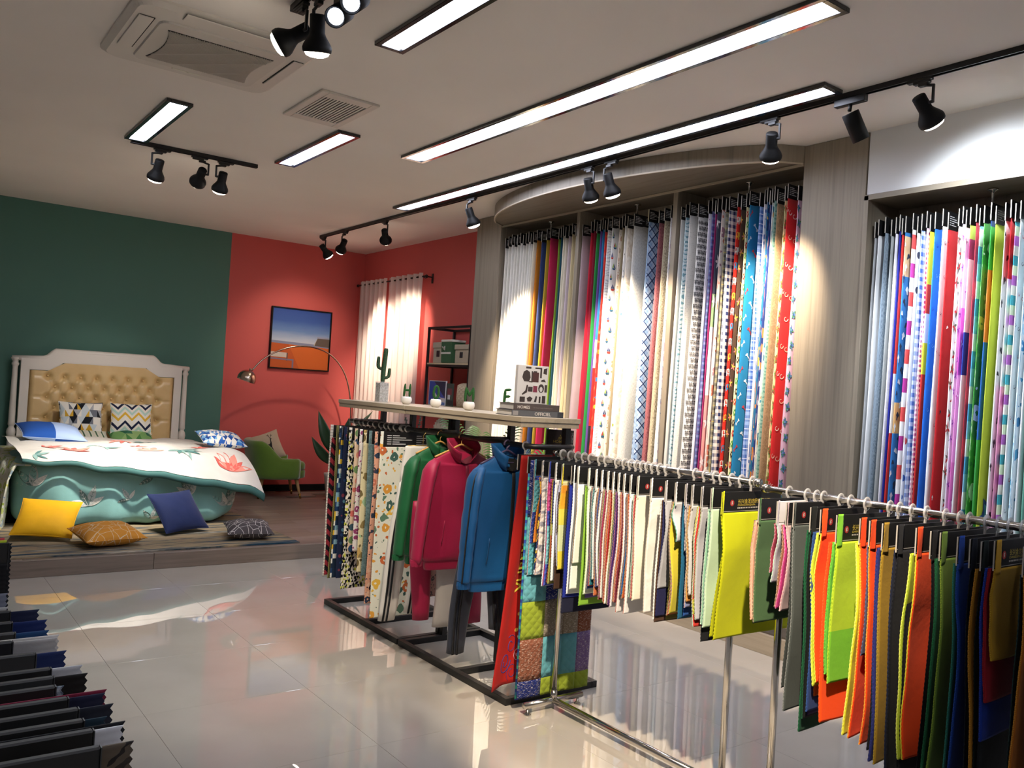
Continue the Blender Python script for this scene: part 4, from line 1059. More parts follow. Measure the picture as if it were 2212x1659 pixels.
# ---------------------------------------------------------------- things on the shelf
ck = thing('potted_cactus', 'tall artificial cactus in a pebble filled square glass vase on the oak shelf', 'cactus', (2.76, 5.21, SZ))
pb = M('pebble'); pv = pb.voro(pb.obj(), 110); pb.set(color=pb.ramp(pb.sep(pv[1])[0], [(0, '#6f6963'), (.4, '#a39c93'), (.7, '#c4bdb2'), (1, '#8a837a')]), rough=.7); pb.bump(pv[0], .7, .006)
MB().b2((2.728, 5.178, SZ+.004), (2.792, 5.242, SZ+.132)).build('pebbles', pb.m, ck)
gl = M('clear_glass'); gl.set(color=(.9, .95, .95, 1), rough=.03); gl.b.inputs['Alpha'].default_value = .16; GLASS = gl.m
b = MB(); hx = .035
for a, c in (((-hx, -hx), (-hx+.002, hx)), ((hx-.002, -hx), (hx, hx)), ((-hx+.002, -hx), (hx-.002, -hx+.002)), ((-hx+.002, hx-.002), (hx-.002, hx))): b.b2((2.76+a[0], 5.21+a[1], SZ), (2.76+c[0], 5.21+c[1], SZ+.14))
b.b2((2.76-hx, 5.21-hx, SZ), (2.76+hx, 5.21+hx, SZ+.003)); b.build('glass_vase', GLASS, ck)
cg = M('cactus_skin'); cg.set(color=cg.ramp(cg.noise(cg.obj(), 60, 2)[0], [(.3, '#23432b'), (.7, '#355a38')]), rough=.6); cg.bump(cg.noise(cg.obj(), 120, 2)[0], .4, .003); CG = cg.m
def cact(pts, r, name):
    mb = MB(); P = smooth(pts, 4); n = len(P); rr = [r*(.82 + .18*min(1, i/3)) * (1 if i < n-4 else max(.25, sqrt(max(0, 1-((i-(n-4))/4.2)**2)))) for i in range(n)]
    rings = []; 
    for i, p in enumerate(P):
        a = P[max(i-1, 0)]; q = P[min(i+1, n-1)]; t = (q-a).normalized(); x = V((1, 0, 0)) if abs(t.x) < .9 else V((0, 1, 0)); x = (x - t*x.dot(t)).normalized(); yv = t.cross(x)
        rings.append([p + (x*cos(2*pi*k/20) + yv*sin(2*pi*k/20))*rr[i]*(1 if k % 2 else .84) for k in range(20)])
    mb.loft(rings, True, True); mb.build(name, CG, ck); return P, rr
main = cact([(2.76, 5.21, SZ+.13), (2.762, 5.209, SZ+.22), (2.768, 5.205, SZ+.33), (2.77, 5.205, SZ+.37)], .0165, 'stem')
arm1 = cact([(2.765, 5.21, SZ+.225), (2.73, 5.215, SZ+.235), (2.722, 5.216, SZ+.26), (2.724, 5.216, SZ+.31)], .0125, 'arm')
arm2 = cact([(2.766, 5.205, SZ+.165), (2.795, 5.2, SZ+.175), (2.802, 5.2, SZ+.20), (2.803, 5.2, SZ+.235)], .011, 'arm')
sp_ = MB()
for P, rr in (main, arm1, arm2):
    for i in range(2, len(P)-1):
        for k in range(5):
            a = 2*pi*(k + .5*(i % 2))/5; d = V((cos(a), sin(a), .25)); q = P[i] + V((cos(a), sin(a), 0))*rr[i]*.9
            sp_.add([q, q + V((0, 0, .0012)), q + d*.014], [(0, 1, 2)]); sp_.add([q + V((.0008, .0008, 0)), q + V((-.0008, -.0008, 0)), q + d*.014], [(0, 1, 2)])
sp_.build('spines', plain('#b9b08c', .6), ck)['kind'] = 'stuff'
# four small pots with moss letters
MOSS = M('moss_green'); MOSS.set(color=MOSS.ramp(MOSS.noise(MOSS.obj(), 300, 2)[0], [(.3, '#123d17'), (.7, '#2c6a2b')]), rough=.9); MOSS.bump(MOSS.noise(MOSS.obj(), 400, 2)[0], .9, .004); MOSS = MOSS.m
POTW = plain('#e6e3dc', .22); 
def pot(x, y, letter, label, k=1.0):
    t = thing('letter_plant', label, 'potted plant', (x, y, SZ), 0, 'small white pots with moss letters')
    r = .034*k
    b = MB(); b.lathe([(0, 0), (r*.55, 0), (r*.62, .001), (r*.95, .014*k), (r*1.04, .028*k), (r*.98, .042*k), (r*.82, .050*k), (r*.74, .050*k), (r*.72, .045*k), (0, .044*k)], 24, (x, y, SZ+.0004), caps=False); b.build('pot', POTW, t)
    b = MB(); z0 = SZ + .054*k; D = V((cos(radians(-20)), sin(radians(-20)), 0)); w = .018*k; h = .078*k; q = .0078*k
    P = lambda u, z: V((x, y, z0)) + D*u*w + V((0, 0, z*h))
    def st(*pts): 
        pp = smooth([P(*p) for p in pts], 3) if len(pts) > 2 else [P(*pts[0]).lerp(P(*pts[1]), i/4) for i in range(5)]
        rr = [q]*len(pp); rr[0] = q*.75; rr[-1] = q*.6; b.tube([pp[0] - (pp[1]-pp[0]).normalized()*q*.5] + pp + [pp[-1] + (pp[-1]-pp[-2]).normalized()*q*.5], [q*.35] + rr + [q*.25], 10)
    if letter == 'H': st((-1, 0), (-.75, 1)); st((1, 0), (1.15, 1)); st((-.9, .5), (1.05, .5))
    elif letter == 'O': st((-.2, 0), (-.75, .2), (-.85, .5), (-.55, .85), (0, .97), (.6, .85), (.85, .5), (.7, .2), (.15, 0), (-.2, 0))
    elif letter == 'M': st((-1.35, 0), (-1.2, 1)); st((-1.15, .95), (0, .4)); st((0, .4), (1.2, .95)); st((1.2, 1), (1.35, 0))
    else: st((-.8, 0), (-.6, 1)); st((-.6, .98), (1.1, 1.03)); st((-.7, .52), (.9, .56)); st((-.8, .04), (1.1, .1))
    b.build('letter', MOSS, t)
pot(2.78, 4.90, 'H', 'small white pot with a green letter H, nearest the cactus')
pot(2.76, 4.50, 'O', 'small white pot with a narrow green letter O')
pot(2.76, 4.13, 'M', 'small white pot with a green letter M')
pot(2.76, 3.76, 'E', 'small white pot with a green letter E beside the books')
# books
def book(x0, x1, y0, y1, z, h, cov, label, spine_text, tsize, deco, rz=0.0):
    """lying book; spine faces -y, page block shows on the -x end"""
    cx, cy = (x0+x1)/2, (y0+y1)/2
    t = thing('book', label, 'book', (cx, cy, z)); M_ = Matrix.Translation((cx, cy, z)) @ Matrix.Rotation(rz, 4, 'Z') @ Matrix.Translation((-cx, -cy, -z))
    def bl(mb, nm, mat):
        mb.v = [M_ @ p for p in mb.v]; return mb.build(nm, mat, t)
    c = MB(); c.b2((x0, y0, z), (x1, y1, z+.003)); c.b2((x0, y0, z+h-.003), (x1, y1, z+h)); c.b2((x0, y0, z+.003), (x1, y0+.004, z+h-.003)); bl(c, 'cover', cov)
    bl(MB().b2((x0+.005, y0+.004, z+.003), (x1-.005, y1-.006, z+h-.003)), 'pages', plain('#d9d6d0', .8))
    c = MB(); F = frame((x0, y0, z), (1, 0, 0), (0, 0, 1))
    text_into(c, spine_text, Matrix.Translation((0, -.0006, 0)) @ F @ Matrix.Translation((deco, h*.5 - tsize*.36, 0)), tsize, 0, .0004, .012)
    bl(c, 'spine_lettering', plain('#cfcac4', .6)); return t, M_, F, c
BR = plain('#4e4543', .5); GRB = plain('#55575c', .5)
t1, M1, F1, _ = book(2.655, 2.955, 3.50, 3.72, SZ+.0005, .030, GRB, 'grey lying book marked OFFICIEL, under the other books on the shelf', 'OFFICIEL', .024, .13, radians(-13))
c = MB(); c.b2((2.66, 3.4985, SZ+.004), (2.69, 3.4995, SZ+.027)); c.b2((2.92, 3.4985, SZ+.002), (2.952, 3.4995, SZ+.029), 1); c.v = [M1 @ p for p in c.v]; c.build('spine_label', [plain('#8c8a8a', .6), plain('#33363d', .6)], t1)
t2, M2, F2, _ = book(2.665, 2.93, 3.505, 3.71, SZ+.0312, .034, BR, 'brown lying book marked HOMES, on top of the grey book', 'HOMES', .022, .02, radians(-13))
c = MB(); text_into(c, 'The Great Country Houses Inspired', Matrix.Translation((0, -.0006, 0)) @ F2 @ Matrix.Translation((.112, .0135, 0)), .0075, 0, .0004); c.v = [M2 @ p for p in c.v]; c.build('spine_subtitle', plain('#8e8580', .6), t2)
# standing picture box
tb = thing('book', 'white upright book with printed bags and shoes, on the stacked books', 'book', (2.80, 3.60, SZ+.0655))
Mb = Matrix.Translation((2.80, 3.60, SZ+.0655)) @ Matrix.Rotation(radians(-16), 4, 'Z')
b = MB(); b.b2((-.088, -.018, 0), (.088, .018, .205), ch=.0015); b.v = [Mb @ p for p in b.v]; b.build('cover', plain('#cfcdcb', .5), tb)
b = MB(); k = [0]
def pic(poly, m=0):
    k[0] += 1; b.add([Mb @ V((x, -.0184 - .00004*k[0], z)) for x, z in poly], [tuple(range(len(poly)))], None, m)
rc = lambda x, z, w, h: [(x-w/2, z-h/2), (x+w/2, z-h/2), (x+w/2, z+h/2), (x-w/2, z+h/2)]
pic([(-.055, .17), (-.038, .18), (-.02, .17), (-.014, .14), (-.022, .118), (-.05, .118), (-.062, .14)]); pic(rc(.012, .143, .042, .052), 1); pic(rc(.012, .172, .02, .008)); pic(rc(-.028, .192, .03, .01)); pic(rc(.03, .192, .04, .008)); pic(rc(.045, .165, .01, .05))
pic([(.06, .19), (.08, .196), (.078, .16), (.058, .165)]); pic([(.05, .13), (.066, .135), (.076, .12), (.046, .122)]); pic([(-.055, .045), (-.03, .06), (-.026, .1), (-.034, .1), (-.04, .07), (-.06, .05)]); pic(rc(-.012, .078, .026, .026)); pic(rc(.016, .08, .024, .034), 2)
pic([(x, z) for x, z in circ(.05, .085, .017, 10, .024)]); pic([(x, z) for x, z in circ(.05, .08, .009, 10, .014)], 3); pic(rc(.077, .085, .014, .04)); pic(rc(-.055, .022, .03, .028)); pic([(-.03, .03), (-.012, .04), (.004, .03), (-.006, .012), (-.024, .012)]); pic([(.012, .01), (.022, .045), (.03, .04), (.026, .01)]); pic(rc(.045, .024, .01, .034)); pic(rc(.068, .026, .02, .04)); pic(rc(-.012, .118, .02, .006)); pic(rc(-.006, .15, .008, .05))
b.build('printed_motifs', [plain('#39302d', .6), plain('#4a2b29', .6), plain('#7a2d43', .6), plain('#cfcdcb', .5)], tb)
# brown catalogue below the shelf
tc = thing('book', 'large dark brown catalogue marked HOMES, standing under the oak shelf', 'book', (3.02, 3.62, 1.245))
Mc = Matrix.Translation((3.02, 3.60, 1.2455)) @ Matrix.Rotation(radians(-30), 4, 'Z')
b = MB(); b.b2((-.075, -.02, 0), (.075, .02, .17), ch=.0015); b.v = [Mc @ p for p in b.v]; b.build('cover', plain('#3d302b', .45), tc)
b = MB(); F = Mc @ frame((0, -.0203, 0), (1, 0, 0), (0, 0, 1)); text_into(b, 'HOMES', F @ Matrix.Translation((-.005, .098, 0)), .021, 0, .0004, .01, 'CENTER')
for q in ([(-.012, .122), (-.006, .133), (-.001, .124), (.004, .136), (.009, .124), (.014, .132), (.016, .122)], rc(0, .118, .03, .002), [(-.004, .138), (.0, .144), (.004, .138), (.0, .134)]): b.add([Mc @ V((x, -.0207, z)) for x, z in q], [tuple(range(len(q)))])
b.add([Mc @ V((x, -.0207, z)) for x, z in rc(-.005, .082, .03, .009)], [(0, 1, 2, 3)], None, 1)
F = Mc @ frame((.066, -.0203, .165), (0, 0, -1), (1, 0, 0)); text_into(b, 'HOMES', F @ Matrix.Translation((.01, -.004, 0)), .017, 1, .0004, .01)
b.build('lettering', [plain('#b0963f', .4), plain('#a39a92', .5)], tc)
# ---------------------------------------------------------------- palm behind the rack
pm = thing('potted_palm', 'feathery green palm in a pale pot behind the near black rack', 'plant', (4.45, 6.35, 0))
b = MB(); b.lathe([(0, 0), (.16, 0), (.2, .3), (.215, .5), (.22, .52), (.2, .52), (.195, .48), (0, .47)], 24, (4.45, 6.35, 0), caps=False); b.build('pot', plain('#d8d4cc', .4), pm)
def frond(tip, lift, n=22, ll=.24):
    b0 = V((4.45, 6.35, .48)); tip = V(tip); P = [b0.lerp(tip, i/n) + V((0, 0, lift*sin(pi*(i/n)**.8))) for i in range(n+1)]
    s = MB(); s.tube(P, [.008*(1-.8*i/n) for i in range(n+1)], 6); so = s.build('frond_stem', plain('#4b6b33', .5), pm)
    l = MB()
    for i in range(6, n+1):
        t = (P[i]-P[i-1]).normalized(); sd = t.cross(V((.25, -.6, .75))).normalized()
        L = ll*(.55 + .45*sin(pi*min(1, (i-4)/(n-2))))
        for s_ in (-1, 1):
            d = (sd*s_*.85 + t*.65 + V((0, 0, -.25))).normalized(); nn = d.cross(t).normalized(); w = t*.0075
            q = P[i]; l.add([q, q + d*L*.35 + w + V((0, 0, .012)), q + d*L*.35 - w + V((0, 0, .012)), q + d*L*.75 + w*.7 - V((0, 0, .01)), q + d*L*.75 - w*.7 - V((0, 0, .01)), q + d*L - V((0, 0, .045))], [(0, 2, 1), (1, 2, 4, 3), (3, 4, 5)])
    l.build('leaflets', plain('#2f5a26', .5), so)['kind'] = 'stuff'
for tip, lf in (((4.35, 6.75, 1.32), .12), ((4.55, 6.05, 1.36), .10), ((4.75, 5.9, 1.15), .12), ((4.15, 6.95, 1.12), .14), ((4.15, 6.2, 1.15), .15), ((4.62, 6.65, 1.2), .1), ((4.35, 5.85, 1.0), .16)): frond(tip, lf)

# ---------------------------------------------------------------- hanging samples: shared builders
RING = M('clear_plastic'); RING.set(color=lin('#d8d6d4'), rough=.25); RING.b.inputs['Transmission Weight'].default_value = .3; RING.b.inputs['Alpha'].default_value = .5; RING = RING.m
_hk = {}
def hook(parent, x, y, zr, ztop, r=.0145, disc=.0245, name='hook', tilt=0.0, mat=None):
    """clear plastic ring over the rail with a strap down to the card"""
    b = MB(); q = RX(('X', 90))
    b.lathe([(r-.0006, -.003), (disc*.93, -.002), (disc, 0), (disc*.93, .002), (r-.0006, .003), (r-.0006, -.003)], 18, (x, y, zr), q, caps=False)
    b.box((x + tilt*.5, y, (zr-r+ztop)/2 - .008), (.011, .0035, max(.01, zr-r-ztop+.02)), R=Matrix.Rotation(-tilt*6, 3, 'Y'))
    return b.build(name, mat or RING, parent)
def card(parent, x0, x1, y, z1, h, th=.005, edge=None, bow=0.0, face=None):
    """folded black header card with a pale front edge"""
    b = MB(); b.b2((x0+.0015, y-th/2, z1-h), (x1, y+th/2, z1), 0, .0008); b.b2((x0, y-th/2, z1-h), (x0+.0018, y+th/2, z1), 1)
    return b.build('header_card', [face or CARD, edge or CARDEDGE], parent)
def cardlines(parent, x0, x1, y, z1, h, rows=5):
    b = MB(); w = x1-x0
    for k in range(rows):
        z = z1 - h*(.24 + .62*k/rows)
        for a, c in ((.07, .15), (.17, .30 + .12*((k*7) % 3)), (.62, .72 + .06*((k*5) % 3))):
            b.add([(x0+w*a, y, z), (x0+w*c, y, z), (x0+w*c, y, z+h*.045), (x0+w*a, y, z+h*.045)], [(0, 1, 2, 3)])
    return b.build('printed_lines', WHITEINK, parent)
def flatcloth(parent, x0, x1, y, zt, zb, mat, amp=.008, sd=0, th=.003, edge=None, name='cloth', hem=None, flare=0.0, teeth=.0011, S_out=None, lean=0.0, curl=0.0):
    """single layer hung in the x-z plane, facing -y, pinked edges"""
    n = max(14, int((zt-zb)/.0072)); L = zt-zb
    def S(u, v):
        x = x0 + (x1-x0)*u + flare*(u-.5)*v
        f = min(1, v*3.5)
        y_ = y + amp*f*sin(3.1*u + sd*1.7 + v*3.2) + amp*.6*f*noise.noise((u*2.5+sd, v*3, sd)) - lean*v + curl*f*(1-u)**3*sin(5*v+sd)
        return V((x, y_, zt - L*v))
    b = MB(); us = [0, .03, .12, .25, .4, .55, .7, .85, 1]; vv = lin_sp(0, 1, n)
    def S2(u, v):
        i = round(v*(n-1)); k = teeth*((i % 2)*2-1)
        p = S(u, v)
        if u == 0: p.x += k
        elif u == 1: p.x -= k
        return p
    b.sheet(S2, us, vv, th, 0, lambda u, v: (x0 + (x1-x0)*u - x0 + sd*.37, L*(1-v)))
    o = b.build(name, mat, parent)
    if edge:
        e = MB(); e.sheet(lambda u, v: S2(0, v) + V((-.0014 + .0034*u, -.0012, 0)), [0, 1], vv, 0, 0, lambda u, v: (u*.01, L*v)); e.sheet(lambda u, v: S2(0, v) + V((-.0016, -.0012 + .0036*u, 0)), [0, 1], vv, 0, 0, lambda u, v: (u*.01, L*v)); e.build('stitched_edge', edge, parent)
    return o, S
def stitch(c1, c2): return fab('stripe', [c1, c2], .0052, 1, rough=.6)

# ---------------------------------------------------------------- printed samples on the far black rack
SG = 'printed cloth samples on the far black rack'
def bigcloth(x0, x1, y, zb, spec, label, seed, lines=True, hk=True, w=None, zt=1.305, amp=.012, multi=None, edge=None, qu=0, hh=.095):
    t = thing('fabric_sample', label, 'fabric sample', (2.69, y, zb), 0, SG)
    card(t, x0+.02, x1, y, zt, hh)
    if lines: cardlines(t, x0+.02, x1, y-.0035, zt, hh, 5)
    o, S = flatcloth(t, x0, x1-.004, y-.006, zt-hh+.012, zb, fab(*spec, quilt=qu), amp, seed, .003, edge)
    f, _ = flatcloth(t, x0-.002, x0+.018, y-.0055, zt+.003, zt-hh-.012, fab(*spec, quilt=qu), .001, seed, .002, None, 'folded_corner', teeth=.0008)
    if multi:
        for k, (sp2, zz) in enumerate(multi): flatcloth(t, x0+.008*(k+1), x1-.03, y-.014-.006*k, zt-hh+.01, zz, fab(*sp2), amp, seed+k*.3, .002, None, 'under_layer')
    if hk: hook(t, 2.69, y, 1.335, zt)
    return t, S
bw = ['#e4dfd6', '#15161a']
bigcloth(2.50, 2.89, 5.43, .27, ('stripe', ['#d8d4ca', '#b5b0a8'], .02, 1), 'grey white ribbed sample with red triangle border, leftmost on the black rack', 1, multi=[(('chev', ['#8f2c38', '#17161c'], .035, .05), .28)])
bigcloth(2.505, 2.89, 5.345, .27, ('stripe', ['#8b8752', '#3a3c2c', '#8b8752', '#1e2430'], .02, 0), 'olive and black striped sample beside the leftmost one', 2, False)
bigcloth(2.50, 2.89, 5.285, .285, ('mosaic', ['#1e3556', '#1f2f45', '#d9b53a', '#e2e2da', '#86b1c4', '#24416b', '#1c2b3f'], .032), 'navy, yellow and pale blue checker sample on the black rack', 3)
bigcloth(2.50, 2.88, 5.215, .30, ('dots', '#1d2742', ['#7a3648', '#32506e', '#24416b', '#5f8ea0'], 22, .26), 'dark navy sample with small coloured dots on the black rack', 4, False)
bigcloth(2.50, 2.90, 5.14, .245, ('tri', ['#16171a', '#e2ded3', '#17181b', '#e2ded3', '#1a1b1e', '#d8d2c6', '#c9cf52'], .019), 'black and white tiny triangle sample with yellow specks', 5)
bigcloth(2.50, 2.88, 5.055, .50, ('dots', '#d9bfa4', ['#c9685f', '#3f5a66', '#6b8a58', '#27456b', '#d98d7c'], 13, .33), 'peach sample with coral, green and teal dots', 6)
bigcloth(2.50, 2.88, 4.985, .52, ('floral', '#dcd8d4', ['#8c3d68', '#a35280', '#74375c'], 18), 'white sample with purple lettering like print', 7, False, multi=[(('bands', [(0, '#dcd8d4'), (.75, '#d9d23e'), (.92, '#cfccc8')], .85), .95)])
bigcloth(2.50, 2.89, 4.925, .40, ('floral', '#dbcfa6', ['#8f7a4c', '#a3c49a', '#6f5f3c', '#c2a15e'], 11), 'cream sample with brown and pale green foliage', 8)
bigcloth(2.50, 2.88, 4.855, .39, ('marble', '#6b8384', '#4f6668', 26), 'grey teal mottled sample on the black rack', 9, False)
bigcloth(2.50, 2.89, 4.775, .23, ('floral', '#d9a288', ['#4a3a44', '#c2705a', '#2f3c52', '#e0b9a0'], 20), 'salmon sample with dark leaf print', 10, False)
bigcloth(2.50, 2.90, 4.70, .16, ('floral', '#dfe0d0', ['#d99a3e', '#c2683c', '#41615a', '#e0b44a', '#5f7f6a'], 13), 'cream sample with orange and yellow blossoms and a wide text card', 11, zt=1.312, hh=.105)
bigcloth(2.60, 3.02, 4.755, .235, ('floral', '#7f5b4e', ['#2c2724', '#2f2926', '#3a302b'], 24), 'brown sample with black leaf print hanging behind the white trousers', 12, False, hk=True)
# purple white sample low behind? (none)

# ---------------------------------------------------------------- sports jackets and trousers
def tubeS(b, P, R, n=16, m=0, flat=.75):
    b.tube(P, R, n, m, True, flat)
def hanger(parent, x, y, z, w, mat, hookmat=None):
    b = MB(); b.tube(smooth([(x-w, y, z-.07), (x-w*.5, y, z-.035), (x-.02, y, z-.005), (x, y, z), (x+.02, y, z-.005), (x+w*.5, y, z-.035), (x+w, y, z-.07)], 3), .006, 8)
    b.build('hanger_bar', mat, parent)
    b = MB(); zr = 1.335 + .0175
    b.tube(smooth([(x, y, z), (x, y, 1.31), (x+.017, y, 1.325), (x+.018, y, 1.34), (x, y, zr), (x-.018, y, 1.34), (x-.019, y, 1.325)], 4), .0022 if hookmat is None else .005, 6); b.build('hanger_hook', hookmat or mat, parent)
def wrinkle(p, s, k=.006): return noise.noise((p.x*22 + p.z*9 + s, p.y*10, p.z*14 - p.x*6))*k*.7 + noise.noise((p.x*9 + s, p.y*9, p.z*5 + s))*k + noise.noise((p.x*4, p.y*4+s, p.z*2.2))*k*1.5
def jacket(x, y, mat, dark, label, seed, L=.70, hw=.215, zneck=1.265, stripes=True, open_=False, ymax=None, rz=0.0, lining=None, sl=((-1, .0), (1, .0)), rib=None, hookm=None, hm=None):
    t = thing('track_jacket', label, 'jacket', (x, y, zneck-L), rz, 'zip jackets on the near black rack')
    T = world(t) @ Matrix.Translation((0, 0, 0)); W = lambda a, b, c: T @ V((a, b, c - (zneck-L)))
    zb = zneck - L; zs = zneck - .075
    prof = [(zb, .90, .036), (zb+.012, .92, .038), (zb+.048, .92, .038), (zb+.058, 1.02, .052), (zb+.12, 1.04, .054), (zb+.25, 1.0, .048), (zb+.38, 1.0, .046), (zs-.16, 1.02, .048), (zs-.06, 1.01, .044), (zs-.015, .93, .046), (zs+.012, .78, .038), (zs+.035, .58, .036), (zs+.055, .40, .036), (zneck-.012, .28, .04)]
    nn = 44; rings = []; uvs = []
    for i in range(len(prof)-1):
        for q in range(3):
            f = q/3; z = prof[i][0] + (prof[i+1][0]-prof[i][0])*f; a = prof[i][1] + (prof[i+1][1]-prof[i][1])*f; d = prof[i][2] + (prof[i+1][2]-prof[i][2])*f
            ring = []
            for k in range(nn):
                th = 2*pi*k/nn; cx = math.copysign(abs(cos(th))**.85, cos(th)); sy = math.copysign(abs(sin(th))**.5, sin(th))
                p = V((hw*a*cx, d*sy*(1-.15*abs(cx)), z)); wv = wrinkle(p, seed, .007 if z > zb+.06 else .002)
                if zb+.06 < z < zs-.05: wv += .009*sin(th*5+seed+z*3)*max(.25, 1-(z-zb)/.5)
                if z < zb+.05: wv += .0025*(k % 2)
                p += V((cos(th), sin(th), 0))*wv; p.z -= .066*max(0, -sin(th))**1.3*max(0, min(1, (z-(zs-.02))/.06)); ring.append(W(p.x, p.y, p.z)); uvs.append((th*hw, z))
            rings.append(ring)
    b = MB(); b.loft(rings, True, True, uvs); b.build('body', mat, t)
    for s, sw in sl:
        sh = V((s*hw*.70, 0, zs-.004)); el = V((s*(hw*1.14), -.012+sw*.6, zs-.30)); wr = V((s*(hw*1.30), -.03+sw, zb+.085)); cu = V((s*(hw*1.31), -.032+sw, zb+.045))
        P = smooth([sh, V((s*hw*.93, 0, zs-.068)), el, el.lerp(wr, .5), wr, wr.lerp(cu, .35)], 5)
        R = [(.062 - .022*i/(len(P)-1)) + .006*noise.noise((i*.7, seed, s)) for i in range(len(P))]; R[0] = .026; R[1] = .034; R[2] = .041; R[3] = .047; R[4] = .052; R[-2] *= 1.0; R[-1] *= .8
        b = MB(); b.tube([W(*p) for p in P], R, 18, 0, True, .58); b.build('sleeve', mat, t)
        c = MB(); cp = [P[-1], P[-1] + V((0, -.001, -.016)), P[-1] + V((0, -.002, -.034))]
        rings2 = []
        for i, p in enumerate(cp): rings2.append([W(p.x + (.036 + .0022*(k % 2) - .003*(i != 1))*cos(2*pi*k/24), p.y + (.024 + .0022*(k % 2))*sin(2*pi*k/24), p.z) for k in range(24)])
        c.loft(rings2, True, True, None, 0, False); c.build('cuff', rib or mat, t)
        if stripes:
            for off in (-.011, .011):
                st = MB(); pts = [W(p.x + s*R[i]*.35 - .0*s, p.y - R[i]*.60, p.z) for i, p in enumerate(P) if i > 1]
                wv = [V((.0045, 0, 0))]*len(pts)
                st.sheet(lambda u, v: pts[min(len(pts)-1, int(round(v*(len(pts)-1))))] + V((off + u*.005, -.0012, 0)), [-1, 1], lin_sp(0, 1, len(pts)), .0008); st.build('stripe', dark, t)
    # stand collar, open at the front
    c = MB()
    def Sc(u, v):
        a = radians(-68 + 316*u); rx, ry = .080 + .014*v, .054 + .018*v
        if open_: fl_ = max(0, abs(u-.5)*2-.55)*1.6
        else: fl_ = max(0, abs(u-.5)*2-.7)*.8
        px, py = rx*cos(a), ry*sin(a)
        z = zneck - .03 + .075*v*(1-.15*fl_) - (.068 - .012*v)*max(0, -sin(a))**1.3
        return W(px*(1+fl_*.7*v), py - fl_*.035*v, z - fl_*.02*v)
    c.sheet(Sc, lin_sp(0, 1, 33), [0, .35, .7, 1], .004); c.build('collar', mat, t)
    li = MB(); li.add([W(.066*cos(2*pi*k/20), .054*sin(2*pi*k/20) - .006, zneck-.022 - .07*max(0, -sin(2*pi*k/20))**1.3) for k in range(20)], [tuple(range(20))]); li.build('lining', lining or BLACKMATT, t)
    # zip placket down the front
    z_ = MB(); fx = .012
    def Sz(u, v):
        z = zneck - .10 - (L-.11)*v; d = -.056 if z < zs-.06 else -.056 + .012*(z-(zs-.06))/.09
        return W(fx + u, d - .003 - (.0 if z > zb+.05 else -.014), z)
    z_.sheet(Sz, [-.010, -.003, .003, .010], lin_sp(0, 1, 30), .002); z_.build('zip', dark, t)
    if stripes is not None:
        for s in (-1, 1):
            pk = MB(); pk.sheet(lambda u, v: W(s*.115 + u*.003 + s*.012*v, -.052 - .0005, zb+.28-.13*v), [-1, 1], lin_sp(0, 1, 6), .001); pk.build('pocket_welt', mat, t)
    hanger(t, x, y, zneck+.012, hw*.8, hm or plain('#caa05a', .4), hookm)
    return t, W
def trousers(x, y, mat, dark, label, seed, ztop, legs, hw=.15, stripe=True):
    """legs: list of (hip x, ankle x, ankle z, ankle half width)"""
    t = thing('track_trousers', label, 'trousers', (x, y, min(l[2] for l in legs)), 0, 'track trousers on the near black rack')
    b = MB(); rings = []
    for z, k in ((ztop, .9), (ztop-.012, .95), (ztop-.03, .93), (ztop-.06, 1.0), (ztop-.16, 1.1), (ztop-.24, 1.12)):
        rings.append([V((x + hw*k*math.copysign(abs(cos(2*pi*j/28))**.7, cos(2*pi*j/28)), y + .03*sin(2*pi*j/28) + .004*sin(j*2.4)*(z > ztop-.05), z)) for j in range(28)])
    b.loft(rings, True, True); b.build('waist', mat, t)
    for i, (hx, ax, az, aw) in enumerate(legs):
        l = MB(); n = 14; rings = []; uv = []; edge = []
        for k in range(n+1):
            f = k/n; z = (ztop-.2)*(1-f) + az*f; cx = hx*(1-f) + ax*f + .012*sin(f*5+seed+i); w = (hw*.62)*(1-f) + aw*f; d = .034 - .006*f
            ring = []
            for j in range(20):
                a = 2*pi*j/20; p = V((cx + w*math.copysign(abs(cos(a))**.8, cos(a)), y + .006*i + d*sin(a), z)); p += V((0, sin(a), 0))*wrinkle(p, seed+i, .008); ring.append(p); uv.append((a*.1, z))
            rings.append(ring); edge.append((cx-w, z))
        l.loft(rings, True, True, uv); lo = l.build('leg', mat, t)
        if stripe:
            for off in (.014, .034):
                s_ = MB(); s_.sheet(lambda u, v: V((edge[int(round(v*n))][0] + off + u*.0065, y + .006*i - .0245 - off*.42, edge[int(round(v*n))][1])), [-1, 1], lin_sp(0, 1, n+1), .002); s_.build('side_stripe', dark, lo)
    return t
POLYB = lambda c: fab('plain', c, rough=.5, sheen=.08, spec_=.35)
WHT = POLYB('#dcd8d0'); BLU = POLYB('#0d4f84'); REDJ = POLYB('#9c1640'); GRN = POLYB('#125a32'); NAV = POLYB('#30343f'); DK = plain('#15161a', .6)
trousers(2.66, 4.46, WHT, DK, 'white track trousers with black side stripes', 3, 1.245, [(2.60, 2.475, .21, .055), (2.74, 2.66, .24, .06)], .125)
hb_ = thing('clothes_hanger', 'thin wire hanger holding the white trousers', 'hanger', (2.66, 4.452, 1.2))
b = MB(); b.tube([(2.66, 4.452, 1.249), (2.66, 4.452, 1.31), (2.677, 4.452, 1.33), (2.69, 4.452, 1.3535), (2.705, 4.452, 1.335)], .0022, 6); b.tube([(2.555, 4.452, 1.249), (2.765, 4.452, 1.249)], .003, 6); b.build('wire', plain('#b59a5a', .3, .8), hb_)
jacket(2.68, 4.29, GRN, DK, 'dark green track jacket behind the crimson one', 5, L=.70, hw=.20, zneck=1.275, stripes=False, sl=((-1, -.01), (1, 0)))
